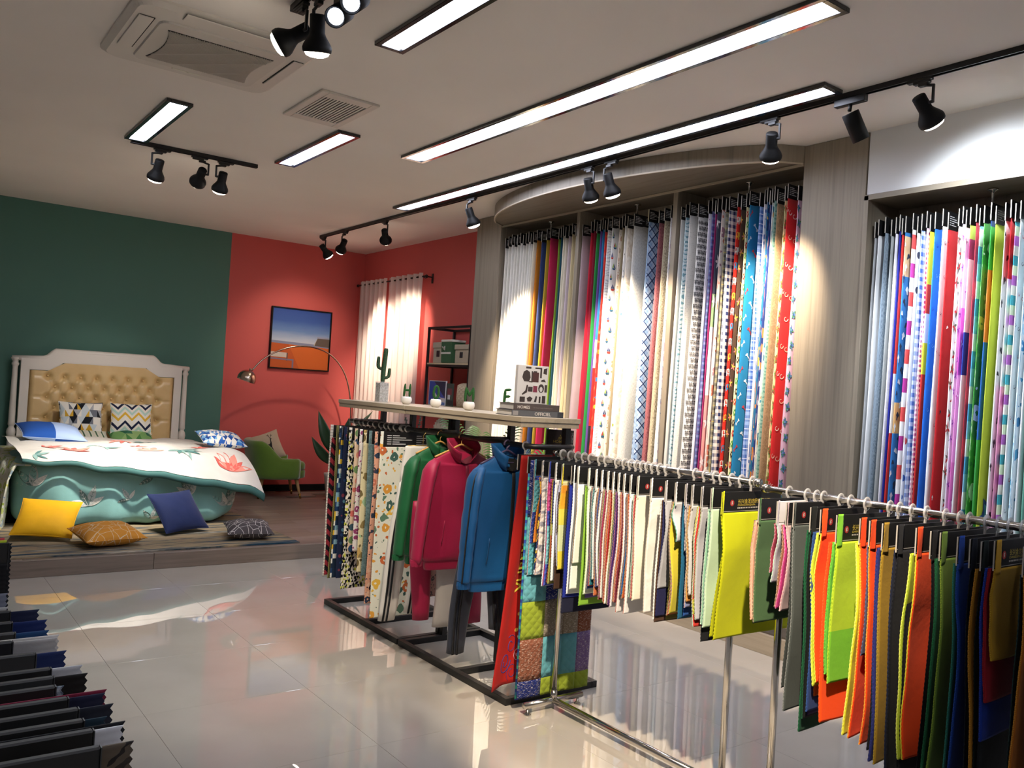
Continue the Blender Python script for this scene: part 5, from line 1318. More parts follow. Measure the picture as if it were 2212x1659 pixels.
jacket(2.69, 4.075, REDJ, plain('#6f1030', .5), 'crimson jacket with loose open collar between green and blue jackets', 8, L=.69, hw=.215, zneck=1.275, stripes=False, open_=True, sl=((-1, -.015), (1, 0)), lining=plain('#5c0d24', .7))
trousers(2.69, 4.205, REDJ, DK, 'crimson trousers hanging below the crimson jacket', 9, 1.15, [(2.56, 2.555, .27, .052), (2.86, 2.93, .21, .055)], .15, False)
trousers(2.70, 4.145, fab('plain', '#bdb9b4', rough=.6), DK, 'light grey trousers hanging behind the crimson jacket', 11, 1.05, [(2.68, 2.68, .235, .065), (2.79, 2.80, .26, .06)], .12, False)
JB, WB = jacket(2.665, 3.60, BLU, DK, 'bright blue zip track jacket with black sleeve stripes', 12, L=.715, hw=.205, zneck=1.285, stripes=True, sl=((-1, -.03), (1, .01)), hookm=plain('#4a3f5c', .4), hm=plain('#4a3f5c', .4))
b = MB(); b.tube([WB(.045*cos(a)*1.0, -.02, 1.262 + .0*a) if False else WB(-.05 + .1*k/8, -.02, 1.235) for k in range(9)], .004, 6); b.build('hanger_crossbar', plain('#4a3f5c', .4), JB)
trousers(2.66, 3.69, NAV, DK, 'dark slate trousers hanging below the blue jacket', 14, 1.12, [(2.56, 2.475, .235, .05), (2.74, 2.73, .33, .05)], .14, True)

# ---------------------------------------------------------------- red scarf cloth and patchwork quilts at the near end
rs = thing('fabric_sample', 'long red cloth with yellow lettering and blue scroll print beside the blue jacket', 'fabric sample', (2.68, 3.47, .1))
card(rs, 2.64, 2.9, 3.47, 1.29, .08); hook(rs, 2.69, 3.475, 1.335, 1.29)
def Sr(u, v):
    w0, w1 = .22, .26; xl = 2.655 - .118*v**1.1; xr = 2.86 - .13*v**1.2
    return V((xl + (xr-xl)*u, 3.462 - .012*sin(u*7+v*2)*min(1, v*3) - .018*v + .008*noise.noise((u*3, v*4, 2)), 1.285 - 1.185*v + .03*max(0, .5-u)*0 + .04*u*v))
b = MB(); b.sheet(Sr, lin_sp(0, 1, 17), lin_sp(0, 1, 50), .003, uvf=lambda u, v: (u*.2, v*1.2)); b.build('cloth', fab('plain', '#9a1d1a', rough=.6), rs)
b = MB()
txt = MB(); text_into(txt, 'YÜREK', Matrix.Identity(4), .115, 0, 0, .008)
for i, p in enumerate(txt.v): pass
tmap = [(p.y/.115, p.x) for p in txt.v]
vs = []
for a, x in tmap: 
    uu, vv = .80 - .60*a, .60 - x*.62
    q = MB().grid_norm(Sr, uu, vv); vs.append(q[0] + V((-.35, -1, 0)).normalized()*.004)
b.add(vs, txt.f, None, 0); b.build('yellow_lettering', plain('#c9b53c', .6), rs)
def curl_(cx, cv, r, turns, w, ph):
    pts = []
    for k in range(int(14*turns)+1):
        a = 2*pi*k/14; rr = r*(1-.75*k/(14*turns)); pts.append((cx + rr*cos(a+ph)*3.6, cv + rr*sin(a+ph)))
    return pts
for cx, cv, r, tn, ph, col, nm in ((.38, .90, .05, 1.6, 0, '#23307a', 'scroll_print'), (.62, .95, .04, 1.5, 2, '#23307a', 'scroll_print'), (.50, .83, .045, 1.3, 4, '#23307a', 'scroll_print'), (.72, .875, .03, 1.4, 1, '#c9c2d8', 'scroll_print')):
    c = MB(); P = [MB().grid_norm(Sr, min(.98, max(.02, u)), min(.99, v))[0] + V((-.3, -1, 0)).normalized()*.0035 for u, v in curl_(cx, cv, r, tn, .01, ph)]
    c.tube(P, .0028, 5, flat=.4); c.build(nm, plain(col, .6), rs)
for cu, cv in ((.62, .70), (.75, .74), (.6, .77), (.8, .68), (.86, .81), (.7, .80)):
    c = MB(); c.add([MB().grid_norm(Sr, u, v)[0] + V((-.3, -1, 0)).normalized()*.004 for u, v in circ(cu, cv, .05, 8, .009)], [tuple(range(8))]); c.build('flower_print', plain('#c9a94a' if cu < .7 else '#d8d0d8', .6), rs)
q1 = thing('fabric_sample', 'long patchwork quilt in turquoise, lime, brown and navy squares hanging to the base', 'fabric sample', (2.9, 3.405, .06))
PCOL = {'t': '#5a98a3', 'n': '#1d2966', 'l': '#87982f', 'g': '#7b7264', 'b': '#7a4a38', 'p': '#75608c'}
rows = ['tntg', 'lggb', 'bttp', 'nlll']
zq = [.69, .55, .36, .15, .062]; xq = [2.655, 2.80, 2.93, 3.03, 3.125]
card(q1, 2.66, 3.1, 3.41, 1.285, .085); hook(q1, 2.86, 3.378, 1.302, 1.285)
xl = lambda z: 2.66 + (.69-z)*.01
def quilt_patch(i, j, z1, z0, c):
    b = MB()
    def S(u, v): 
        z = z1 + (z0-z1)*v; x = xq[j] + (xq[j+1]-xq[j])*u
        return V((x, 3.385 + .004*sin(x*20) - .006 - .003*sin(pi*u)*sin(pi*v), z))
    b.sheet(S, lin_sp(0, 1, 7), lin_sp(0, 1, 7), .006, uvf=lambda u, v: (xq[j] + (xq[j+1]-xq[j])*u, z1+(z0-z1)*v))
    b.build('patch', fab('patch', [PCOL[c]], 5, 5, '#d9d2c6' if c in 'ngbp' else PCOL[c], quilt=.05 if c in 'tl' else .035), q1)
for i in range(4):
    for j in range(4): quilt_patch(i, j, zq[i], zq[i+1], rows[i][j])
for j, c in enumerate('nltt'): quilt_patch(9, j, 1.27, .98, 'ntgn'[j]); quilt_patch(9, j, .98, .69, 'tlbt'[j])
b = MB(); b.tube([(2.654, 3.386, 1.2), (2.652, 3.384, .7), (2.653, 3.383, .06)], .006, 6); b.build('binding', fab('stripe', ['#2f6f9a', '#3aa08a', '#2a3f8c'], .05, 1), q1)
# ---------------------------------------------------------------- cloth lengths hung in the alcoves
def draped(y, spec, label, group, zt, zb, half, seed, x0=4.965, x1=5.245, zrod=3.135, card_h=.10, pics=None, face=None, sat=None, edge=None, qu=0, flare=.055, thin=0.0):
    """folded cloth hanging under a black card, perpendicular to the rod; front edge at x0"""
    t = thing('fabric_length', label, 'fabric', ((x0+x1)/2, y, zb), 0, group)
    tl = .02*((seed*37) % 10 - 5)/5
    card(t, x0, x1, y, zt, card_h, .006, edge)
    if face: cardlines(t, x0+.0, x1-.06, y-.0034, zt, card_h)
    nr = 22; na = 16; rings = []; uvs = []; ztop = zt - card_h + .006
    def P(k, v):
        a = 2*pi*k/na; ca, sa = cos(a), sin(a)
        h = .0032 + (half-.0032)*min(1, v*2.2)**.8
        fx0 = x0 + .004 - flare*v**1.3 + .006*noise.noise((seed*3.1, v*3, 0)); fx1 = x1 - .01 + .02*v
        x = (fx0+fx1)/2 - math.copysign(abs(ca)**.8, ca)*(fx1-fx0)/2
        s = (x-fx0)/(fx1-fx0)
        wob = (.35*half)*sin(4.6*s + seed*1.3 + v*2.5)*min(1, v*3)*s + tl*v*v*.4*half
        yy = y + math.copysign(abs(sa)**.7, sa)*h*(1 + .25*noise.noise((seed, v*4, ca))) + wob
        z = ztop - (ztop-zb)*v + .012*ca*0
        return V((x, yy, z))
    for i in range(nr+1):
        v = i/nr
        for k in range(na):
            pass
        ring = [P(k, v) for k in range(na)]; rings.append(ring)
        L = 0; prev = None
        for k in range(na):
            if prev is not None: L += (ring[k]-prev).length
            prev = ring[k]; uvs.append((L + seed*.31, ring[k].z))
    b = MB(); b.loft(rings, True, True, uvs); b.build('cloth', fab(*spec, quilt=qu, thin=thin), t)
    # camera-side face as a surface for prints: u from the front edge (0) to the back, v down
    def S(u, v):
        k = na*(1 - .5*(u*.86 + .06))      # angles from pi.. to ..2pi on the -y side
        return P(-k if False else (na/2 + 0) + (na/2)*0 + (u*.86+.06)*na/2 + na/2 - na/2, v) if False else P2(u, v)
    def P2(u, v):
        k = na*(1.0 - .5*(.04 + .9*u))
        return P(k, v)
    if pics: pics(t, P2, ztop-zb, x1-x0)
    hook(t, 5.11, y, zrod, zt, .0135, .022)
    return t
def prn(name, mats, draw, K=1.0):
    """prints are flat shapes laid on the camera-side face in metres: X from front edge, Z down from the card"""
    ms = [plain(c, .8) for c in mats]
    def f(t, S, L, W):
        b = MB()
        def put(poly, m=0, off=.0022):
            pts = []
            for x, z in poly:
                u, v = x*K/W, z*K/L
                if v > .995 or v < .01: return
                u = max(-.04, min(.98, u))
                p = S(u, v); a = S(u+.02, v)-p; c = S(u, v+.005)-p; n = a.cross(c).normalized()
                if n.y > 0: n = -n
                pts.append(p + n*off)
            b.add(pts, [tuple(range(len(pts)))], None, m)
        draw(put, L/K, W/K)
        if b.v: 
            o = b.build(name, ms, t); o['kind'] = 'stuff'
    return f
def d_panda(put, L, W):
    r = .026; row = 0; z = .06
    while z < L-.05:
        for c in range(4):
            x = .024 + c*.060 + (.032 if row % 2 else 0)
            put(circ(x-.019, z-.017, .009, 8), 1); put(circ(x+.019, z-.017, .009, 8), 1)
            put(circ(x, z, .027, 12, .022), 0, .0028); put(circ(x-.010, z+.001, .0065, 8, .008), 1, .0034); put(circ(x+.010, z+.001, .0065, 8, .008), 1, .0034); put(circ(x, z+.010, .004, 6, .003), 1, .0034)
            put(circ(x+.032, z+.004, .0075, 8, .012), 2); 
        z += .058; row += 1
def d_boat(put, L, W):
    z = .06; i = 0
    while z < L-.06:
        for x in (.035 + .03*(i % 2), .13 + .03*(i % 2), .22):
            c = (0, 1, 2)[(i + int(x*30)) % 3]
            put([(x-.02, z+.012), (x+.02, z+.012), (x+.012, z+.026), (x-.012, z+.026)], 3 if c != 0 else 4); put([(x-.001, z-.03), (x-.001, z+.009), (x-.018, z+.009)], c); put([(x+.002, z-.024), (x+.017, z+.009), (x+.002, z+.009)], 1 if c == 2 else 0)
        z += .082; i += 1
def d_eleph(put, L, W):
    z = .08; i = 0
    while z < L-.06:
        for x in (.02 + .008*(i % 2), .125):
            m = (0, 1, 0, 2)[i % 4]
            put([(x + a*.03, z + b_*.026) for a, b_ in ((-1, .2), (-.8, -.5), (-.1, -.75), (.55, -.6), (.95, -.8), (1.25, -.45), (1.2, .1), (1.35, .6), (1.15, .65), (1.0, .2), (.8, .3), (.75, .95), (.4, .95), (.3, .5), (-.3, .5), (-.4, .95), (-.75, .95), (-.85, .4))], m)
            put(circ(x-.004, z-.004, .009, 8, .010), 3, .003)
        put([(.09, z+.042), (.098, z+.03), (.106, z+.042), (.098, z+.052)], 1)
        z += .088; i += 1
def flowerp(put, x, z, r, m, mc, n=6):
    pts = []
    for k in range(n*4): a = 2*pi*k/(n*4); rr = r*(.78 + .22*cos(n*a)); pts.append((x + rr*cos(a), z + rr*sin(a)))
    put(pts, m); put(circ(x, z, r*.32, 8), mc, .003)
def d_daisy(put, L, W):
    z = .05; i = 0
    while z < L-.05:
        for j, x in enumerate((.02, .09, .17)): flowerp(put, x + (.012 if i % 2 else 0), z, .026, (i*2 + j*3) % 6, 6)
        z += .066; i += 1
def d_bone(put, L, W):
    z = .05; i = 0
    while z < L-.05:
        for x in (.03 + .05*(i % 2), .13 + .05*(i % 2)):
            a = .9 if i % 2 else -.7; m = 0 if i % 3 else 1
            put(rotp([(-.016, -.003), (.016, -.003), (.016, .003), (-.016, .003)], a, x, z), m)
            for s_ in (-1, 1): 
                for q in (-1, 1): put(rotp(circ(s_*.017, q*.004, .0052, 8), a, x, z), m)
        z += .07; i += 1
def d_rose(cols):
    def f(put, L, W):
        z = .06; i = 0
        while z < L-.06:
            for x in (.02 + .02*(i % 2), .13):
                for k in range(4): put(rotp(leaf(.04, .009), 1.6*k + i, x, z), 2 + (k % 2))
                flowerp(put, x, z, .03, i % 2, 1 - i % 2, 5)
            z += .105; i += 1
    return f
def d_sparse(scale=.05, step=.15, kind='heart'):
    def f(put, L, W):
        z = .08; i = 0
        while z < L-.08:
            x = .012 + .09*((i*37) % 10)/10
            if kind == 'heart': put([(x + scale*.3*math.sin(a)**3, z - scale*.02*(13*cos(a) - 5*cos(2*a) - 2*cos(3*a))) for a in lin_sp(0, 2*pi, 14)][:-1], i % 2)
            elif kind == 'leaf':
                for k in range(5): put(rotp(leaf(scale, scale*.18), k*1.1 + i, x, z), (i+k) % 2)
            elif kind == 'blot':
                put([(x + scale*(.7 + .3*sin(3*a + i))*cos(a), z + scale*1.3*(.7 + .3*cos(2*a + i))*sin(a)) for a in lin_sp(0, 2*pi, 16)][:-1], i % 2)
            elif kind == 'scroll':
                for k in range(3):
                    c = [(x + k*.03, z)]
                    out = [(x + scale*.5*cos(a)*(1-a/9), z + scale*.5*sin(a)*(1-a/9)) for a in lin_sp(0, 5, 12)]; inn_ = [(x + scale*.36*cos(a)*(1-a/9), z + scale*.36*sin(a)*(1-a/9)) for a in lin_sp(5, 0, 12)]
                    put(out + inn_, i % 2); x += .05; z += .02
            z += step; i += 1
    return f
def d_mandala(put, L, W):
    zc, xc = L*.72, .16
    for r, n, m in ((.17, 14, 0), (.145, 14, 1), (.12, 12, 0), (.095, 12, 2), (.06, 8, 3), (.03, 6, 1)):
        pts = []
        for k in range(n*3): a = 2*pi*k/(n*3); rr = r*(1 + .14*cos(n*a)); pts.append((xc + rr*cos(a)*.75, zc + rr*sin(a)*1.5))
        pts = [(max(.0, min(W*.97, x)), z) for x, z in pts]; put(pts, m, .002 + .0008*(.17-r)*40)
P_ = lambda c: ('plain', c)
G1, G2, G3, G4 = 'cloth lengths in the left alcove', 'cloth lengths in the middle alcove', 'cloth lengths in the right alcove', 'cloth lengths in the lower alcove at the right edge'
ORD = ['first', 'second', 'third', 'fourth', 'fifth', 'sixth', 'seventh', 'eighth', 'ninth', 'tenth']
y1 = [6.95, 6.895, 6.843, 6.795, 6.748, 6.70, 6.655, 6.61, 6.568, 6.53, 6.495, 6.435, 6.363, 6.286, 6.232, 6.108, 6.075, 6.045, 6.01, 5.965, 5.92, 5.872]
s1 = [(P_(('#e6e2d8', '#e3dfd4', '#e8e5dd')[k % 3]), 'white cloth in the left alcove, %s from its left end' % ORD[k]) for k in range(10)]
s1 += [(P_('#e4dcc4'), 'cream white cloth beside the orange one in the left alcove'), (P_('#b9701f'), 'shiny orange cloth in the left alcove'), (P_('#33406b'), 'navy cloth right of the orange one in the left alcove'), (P_('#a8922f'), 'mustard yellow cloth in the left alcove'), (P_('#c02a52'), 'wide crimson pink cloth in the left alcove'), (P_('#7a9a35'), 'leaf green cloth right of the crimson one in the left alcove'), (P_('#274f5e'), 'dark teal cloth in the left alcove'), (P_('#e2dcc6'), 'pale cream cloth in the left alcove right of the teal one'), (P_('#dcd2bd'), 'cream beige cloth left of the lavender one in the left alcove'), (P_('#c9b9c0'), 'pale lavender cloth in the left alcove'), (P_('#cfc09a'), 'sand coloured cloth near the right end of the left alcove'), (P_('#c3b391'), 'darker sand cloth at the right end of the left alcove')]
def alcove(ys, specs, grp, zt, zb, zrod=3.135, x0=4.965):
    n = len(ys)
    for i, (y, sp) in enumerate(zip(ys, specs)):
        gap = min(abs(ys[i]-ys[i-1]) if i else .08, abs(ys[i+1]-ys[i]) if i < n-1 else .05)
        nxt = abs(ys[i+1]-ys[i]) if i < n-1 else .03
        kw = sp[2] if len(sp) > 2 else {}
        draped(y, sp[0], sp[1], grp, zt + .012*((i*7) % 3 - 1), zb + .02*((i*5) % 4), max(.007, min(.03, gap*.42)), i + int(y*10), zrod=zrod, face=nxt > .045, x0=x0, **kw)
alcove(y1, s1, G1, 3.165, .26)
MULTI = ['#c23a3a', '#3a5fa8', '#d9b13a', '#4f8a4c', '#c27a3a']
y2 = [5.775, 5.662, 5.622, 5.585, 5.539, 5.511, 5.48, 5.446, 5.392, 5.303, 5.267, 5.236, 5.20, 5.128, 4.961, 4.843, 4.784, 4.717]
s2 = [(P_('#b09ca0'), 'mauve grey cloth at the left end of the middle alcove'), (P_('#b8263a'), 'bright red cloth in the middle alcove'), (P_('#8c2438'), 'dark red cloth in the middle alcove'), (P_('#2f8a45'), 'green cloth in the middle alcove'), (P_('#6b4f96'), 'violet cloth in the middle alcove'), (('bands', [(0, '#2f7fb8'), (.25, '#c4c9d0'), (.34, '#2a2a33'), (.45, '#b8302e'), (.62, '#dcdcdc'), (.7, '#2f7fb8')], 3), 'blue cloth with red and white blocks in the middle alcove'), (('dots', '#c6352f', ['#d98a3a', '#e2c24a', '#3a7fb8'], 12, .25), 'red cloth with orange and yellow dots in the middle alcove'),
      (('swirl', '#e2e0dd', '#b7b9bf', 12), 'white cloth with fine grey scribble print in the middle alcove'), (P_('#e3e3e2'), 'white cloth with little sailing boats', dict(pics=prn('boat_print', ['#28407a', '#8fb04a', '#b83a34', '#2c5a78', '#b83a34'], d_boat, 1.1))), (('floral', '#e3d9cc', ['#c29a86', '#a88a70', '#b9a48c'], 14), 'cream cloth with tan blossoms in the middle alcove'), (P_('#8f8168'), 'taupe cloth in the middle alcove'), (('dots', '#e6e4e0', ['#3a3a3a', '#9aa84a', '#5a7a9a', '#d9d9d9'], 16, .2), 'white cloth with scattered small dark dots in the middle alcove'), (('marble', '#e2dcd2', '#c9bba8', 7), 'cream marbled cloth in the middle alcove'),
      (('glit', '#b9b7b2', '#d3d1cb'), 'wide silver grey cloth in the middle alcove'), (('diag', '#b9cadd', '#7f9dc2', '#22335c', .085), 'pale blue diagonal plaid cloth in the middle alcove', dict(edge=plain('#d8d0b0', .6))), (('glit', '#6f3a40', '#a06468'), 'burgundy shimmering cloth in the middle alcove'), (('glit', '#766a55', '#c2b79d'), 'bronze shimmering cloth in the middle alcove'), (('floral', '#e3e0dc', ['#c9b6c4', '#a8b0c4', '#d9c9cf'], 16), 'white cloth with pale lilac blossoms at the right end of the middle alcove')]
alcove(y2, s2, G2, 3.16, .26)
y3 = [4.607, 4.559, 4.521, 4.432, 4.332, 4.296, 4.264, 4.243, 4.203, 4.164, 4.134, 4.058, 4.024, 3.978, 3.950, 3.861, 3.82, 3.797, 3.775, 3.755, 3.736, 3.712, 3.651, 3.628, 3.545]
s3 = [(P_('#c9c6c0'), 'light grey cloth at the left end of the right alcove'), (('swirl', '#c9d6da', '#6f97a6', 9), 'pale teal cloth with swirling lines in the right alcove'), (('dots', '#d3d1cc', ['#bdbbb6', '#c2c0ba'], 60, .25), 'light grey dotted cloth left of the panda cloth'), (P_('#dedcd8'), 'white cloth printed with rows of grey panda faces', dict(pics=prn('panda_print', ['#8b8a89', '#3d3c3c', '#7d7c7b'], d_panda, 0.8))), (('dots', '#dcd5de', ['#8f7f9a', '#a895ae'], 24, .16), 'white cloth with tiny lilac dots right of the panda cloth'), (('plaid', '#3d4a86', '#8a9ac4', '#7a3f74', .05), 'blue and purple plaid cloth in the right alcove'), (P_('#8c2a5c'), 'narrow magenta cloth in the right alcove'),
      (('bands', [(0, '#d9c9c6'), (.3, '#c98a8a'), (.52, '#e0d6d6'), (.68, '#7f9a72'), (.76, '#3d4254')], 3.2), 'slate cloth with pale leaf branches in the right alcove', dict(pics=prn('branch_print', ['#d3d1d6', '#c9b9c0'], d_sparse(.06, .3, 'leaf')))), (('floral', '#cfc6c0', ['#b86a58', '#8f6a7a', '#c98a7a'], 9), 'white cloth with soft red watercolour blossoms in the right alcove'), (('plaid', '#8f8a7a', '#3a3a3a', '#b8a04a', .06), 'dark grey and yellow check cloth in the right alcove'), (('gingham', '#dcdcd6', '#26315e', .05), 'navy and white gingham cloth in the right alcove'), (P_('#c2281f'), 'red cloth printed with white and yellow elephants', dict(pics=prn('elephant_print', ['#e0d6cc', '#d9a62f', '#3a7fae', '#c2281f'], d_eleph, 1.27))), (P_('#45342a'), 'dark brown cloth with yellow sprigs in the right alcove', dict(pics=prn('sprig_print', ['#c9a82f', '#c96a6a'], d_sparse(.035, .12, 'leaf')))),
      (P_('#e2d9a8'), 'pale yellow cloth printed with big coloured daisies', dict(pics=prn('daisy_print', ['#c9302a', '#2c3f8f', '#4f9a46', '#d97f2a', '#45302a', '#d99ab0', '#e2dca8'], d_daisy, 1.15))), (P_('#2277a4'), 'bright blue cloth printed with white and red bones', dict(pics=prn('bone_print', ['#d3dde2', '#b8343a'], d_bone, 1.35))), (('plaid', '#3f62a8', '#8fa8d2', '#dfe3ea', .07), 'blue plaid cloth right of the blue bone cloth'), (('floral', '#e4e2e2', ['#8f9ac2', '#b0a6cc', '#6f82b4'], 10), 'white cloth with small lavender blossoms in the right alcove'), (('floral', '#2a6f9a', ['#d98a35', '#24406f', '#d9b04a'], 8), 'teal blue cloth with orange fruit print in the right alcove'), (('dots', '#24366f', ['#c97a35', '#c9ccd6'], 8, .3), 'navy cloth with orange discs in the right alcove'), (('floral', '#d9d6cf', ['#4a8fb0', '#c98a4a', '#3f6f8a'], 12), 'white cloth with blue and tan print in the right alcove'), (('swirl', '#8fb0a6', '#5f8f86', 10), 'sage green cloth in the right alcove'),
      (('marble', '#a3866a', '#8a6d54', 24), 'wide tan jacquard cloth with leaf texture in the right alcove'), (('floral', '#dcd3a0', ['#4f8a4c', '#c2503f', '#8fae58', '#b8404a'], 9), 'pale cloth with green leaves and red roses in the right alcove', dict(pics=prn('rose_print', ['#b8303f', '#c96a4a', '#3f8a46', '#5fa04a'], d_rose(0)))), (P_('#c2282a'), 'red cloth with white scroll ornaments in the right alcove', dict(pics=prn('scroll_print', ['#e2d6c9', '#dcc2a8'], d_sparse(.05, .13, 'scroll')))), (P_('#c9a3b9'), 'lilac pink cloth with blue roses at the right end of the right alcove', dict(pics=prn('rose_print', ['#34549a', '#5f82c2', '#3f6f4a', '#4a8a52'], d_rose(0))))]
alcove(y3, s3, G3, 3.155, .26)
y4 = [2.965, 2.941, 2.897, 2.856, 2.827, 2.803, 2.786, 2.765, 2.72, 2.69, 2.665, 2.635, 2.613, 2.584, 2.539, 2.507, 2.446, 2.423, 2.403, 2.38, 2.348, 2.328, 2.304, 2.268, 2.241, 2.191, 2.163, 2.138, 2.112, 2.075, 2.045, 2.01, 1.975]
s4 = [(P_('#b9bcc0'), 'pale grey translucent cover at the left end of the lower alcove', dict(thin=.35)), (P_('#d9d9da'), 'white cloth behind the translucent cover in the lower alcove'), (('glit', '#5f6d7c', '#8b9aa8'), 'steel blue grey cloth in the lower alcove'), (P_('#8d9090'), 'grey cloth right of the steel blue one in the lower alcove'), (('marble', '#d9d8de', '#c9c2cc', 9), 'white cloth with faint lilac print in the lower alcove'), (P_('#22288a'), 'deep blue narrow cloth in the lower alcove'), (('bands', [(0, '#c22f2c'), (.2, '#3f8a46'), (.25, '#d9b13a'), (.3, '#c22f2c'), (.5, '#dcdcdc'), (.62, '#c22f2c')], 3), 'red cloth with coloured blocks in the lower alcove'),
      (('bands', [(0, '#2f6fae'), (.24, '#2f6fae'), (.5, '#c9a06a'), (.56, '#2f6fae'), (.82, '#c9b08a'), (.9, '#2f6fae')], 3), 'sky blue cloth with tan cartoon shapes in the lower alcove', dict(pics=prn('confetti_print', ['#d3d8dc', '#1f2f4a'], d_sparse(.022, .07, 'blot')))), (('stripe', ['#a8368a', '#d9d9da', '#c94a4a', '#d9d9dc'], .35, 1), 'magenta and white cloth in the lower alcove'), (('dots', '#dcdce2', ['#c23a3a', '#3a5fa8', '#3a3a4a'], 9, .22), 'white cloth with red and blue spots in the lower alcove'), (('gingham', '#c9d3e2', '#3f62ae', .05), 'blue and white check cloth in the lower alcove'), (('dots', '#e3e0e6', ['#a03a8a', '#b8469a'], 34, .33, .1), 'white cloth with rows of purple dots in the lower alcove'), (('bands', [(0, '#c8342f'), (.55, '#c8342f'), (.62, '#d9d035'), (.68, '#dcdcdc'), (.74, '#d0382f'), (.8, '#d9d035')], 3), 'yellow and red block cloth in the lower alcove'), (P_('#1f62c2'), 'vivid blue cloth in the lower alcove', dict(pics=prn('line_print', ['#1c3f8f', '#5f9ad9'], d_sparse(.03, .14, 'scroll')))), (P_('#dfe1e4'), 'white cloth with sparse dark sketches left of the red one', dict(pics=prn('sketch_print', ['#4a4a55', '#c24a6a'], d_sparse(.03, .16, 'scroll')))),
      (P_('#ad1f24'), 'wide red cloth in the middle of the lower alcove', dict(pics=prn('stripe_print', ['#1f1c20', '#dcd6d2'], d_sparse(.012, .5, 'blot')))), (P_('#e0ddd9'), 'white cloth with red berries and dark leaves', dict(pics=prn('holly_print', ['#5d5a4a', '#b8282f'], d_sparse(.045, .085, 'leaf')))), (P_('#e2d5e2'), 'white cloth with lilac blossoms right of the berry cloth', dict(pics=prn('lilac_print', ['#b57ac9', '#8f5fae'], d_sparse(.03, .09, 'leaf')))), (('bands', [(0, '#cf6fb4'), (.45, '#d98ac6'), (.62, '#cf57b4'), (.75, '#dcb4d6')], 3), 'bright pink cloth in the lower alcove', dict(pics=prn('blossom_print', ['#e6c9e2', '#b84aa0'], d_sparse(.03, .3, 'leaf')))), (('bands', [(0, '#dfe3e6'), (.62, '#2a3f9a'), (.7, '#dfe3e6'), (.84, '#93345f'), (.88, '#aacb52')], 3), 'white cloth with lime, plum and navy blocks'), (P_('#a8343f'), 'narrow dark red cloth in the lower alcove'), (('stripe', ['#7fb8d9', '#4f9ac9', '#d9dfe2'], .3, 1), 'light blue banded cloth in the lower alcove'), (('floral', '#3a8a35', ['#7fc24a', '#dfe6d6', '#2a6f35', '#4f9a3a'], 8), 'leaf green photo print cloth in the lower alcove'), (('bands', [(0, '#3f9a4a'), (.5, '#2a5fa8'), (.68, '#c9733a'), (.82, '#3f9a4a'), (.9, '#24406f')], 3), 'green, orange and blue banded cloth in the lower alcove'),
      (P_('#a9b83a'), 'wide lime cloth with a blue mandala low down', dict(pics=prn('mandala_print', ['#2a4a7a', '#4fa3ae', '#c9c66a', '#2a4f9a'], d_mandala))), (P_('#dfe1e2'), 'white cloth with black blots right of the lime one', dict(pics=prn('blot_print', ['#25252a', '#2f2f35'], d_sparse(.02, .13, 'blot')))), (('bands', [(0, '#d992b4'), (.6, '#d9dcdc'), (.8, '#c22a2f')], 3), 'pink and white cloth with a red top in the lower alcove'), (('stripe', ['#cfe2c2', '#3f9aa8', '#dcdfd6', '#a05fae'], .22, 1), 'mint, teal and violet banded cloth in the lower alcove'), (P_('#dfe2e2'), 'white cloth with red pencil sketches at the right edge', dict(pics=prn('sketch_print', ['#b8484f', '#4a4a55'], d_sparse(.032, .11, 'scroll')))), (('floral', '#cfe0e6', ['#4f9ac2', '#a8cfe0', '#3a7fae'], 10), 'pale cloth with light blue print at the right edge'), (P_('#d9dbe0'), 'plain white cloth cut by the right edge'), (P_('#5f9a8a'), 'sea green cloth cut by the right edge'), (P_('#c9b0c4'), 'pale lilac cloth cut by the right edge')]
alcove(y4, s4, G4, 2.83, .26, 2.80)
# ---------------------------------------------------------------- chrome garment rails
def rail_rack(yA, yB, zr, label, postA=True, x=2.85):
    t = thing('garment_rail', label, 'clothes rail', (x, (yA+yB)/2, 0))
    y0, y1 = yA, yB
    b = MB(); b.tube([(x, y0, zr), (x, y1, zr)], .0135, 14); b.build('rail', CHROME, t)
    for yy in (y0, y1): 
        b = MB(); b.tube([(x, yy-.012, zr), (x, yy+.012, zr)], .0175, 14); b.build('rail_collar', CHROME, t)
    ins = .095 if True else 0
    for yy in (y0-ins*(1 if y0 > y1 else -1), y1+ins*(1 if y0 > y1 else -1)):
        b = MB(); b.tube([(x, yy, .05), (x, yy, zr-.06)], .0145, 14); b.build('post', CHROME, t)
        b = MB(); b.tube([(x, yy, .045), (x, yy, .10)], .0185, 14); b.build('post_socket', CHROME, t)
        b = MB(); b.box((x, yy, zr-.035), (.03, .022, .06), ch=.003); b.tube([(x-.015, yy, zr-.045), (x-.034, yy, zr-.045)], .007, 8); b.ball((x-.038, yy, zr-.045), .013, 10, 6); b.build('clamp_knob', CHROME, t)
        b = MB(); b.tube([(x-.19, yy, .048), (x+.19, yy, .048)], .0165, 14); fo = b.build('foot_bar', CHROME, t)
        for s_ in (-1, 1):
            b = MB(); b.lathe([(0, 0), (.018, 0), (.019, .004), (.008, .014), (.006, .036), (0, .036)], 14, (x + s_*.165, yy, 0), caps=False); b.build('leveling_foot', CHROME, fo)
        hb_ = MB()
        for k in range(7): hb_.ball((x+.0148, yy, .12 + .05*k), .0035, 6, 4)
        hb_.build('adjusting_holes', BLACKMATT, t)['kind'] = 'stuff'
    b = MB(); b.tube([(x, y0-ins*(1 if y0 > y1 else -1), .048), (x, y1+ins*(1 if y0 > y1 else -1), .048)], .0165, 14); b.build('base_tube', CHROME, t)
    return t
ZR = 1.302
rail_rack(3.415, 2.145, 1.302, 'far chrome garment rail with a bottom tube and bar feet')
rail_rack(2.105, .70, 1.284, 'near chrome garment rail at the right edge')
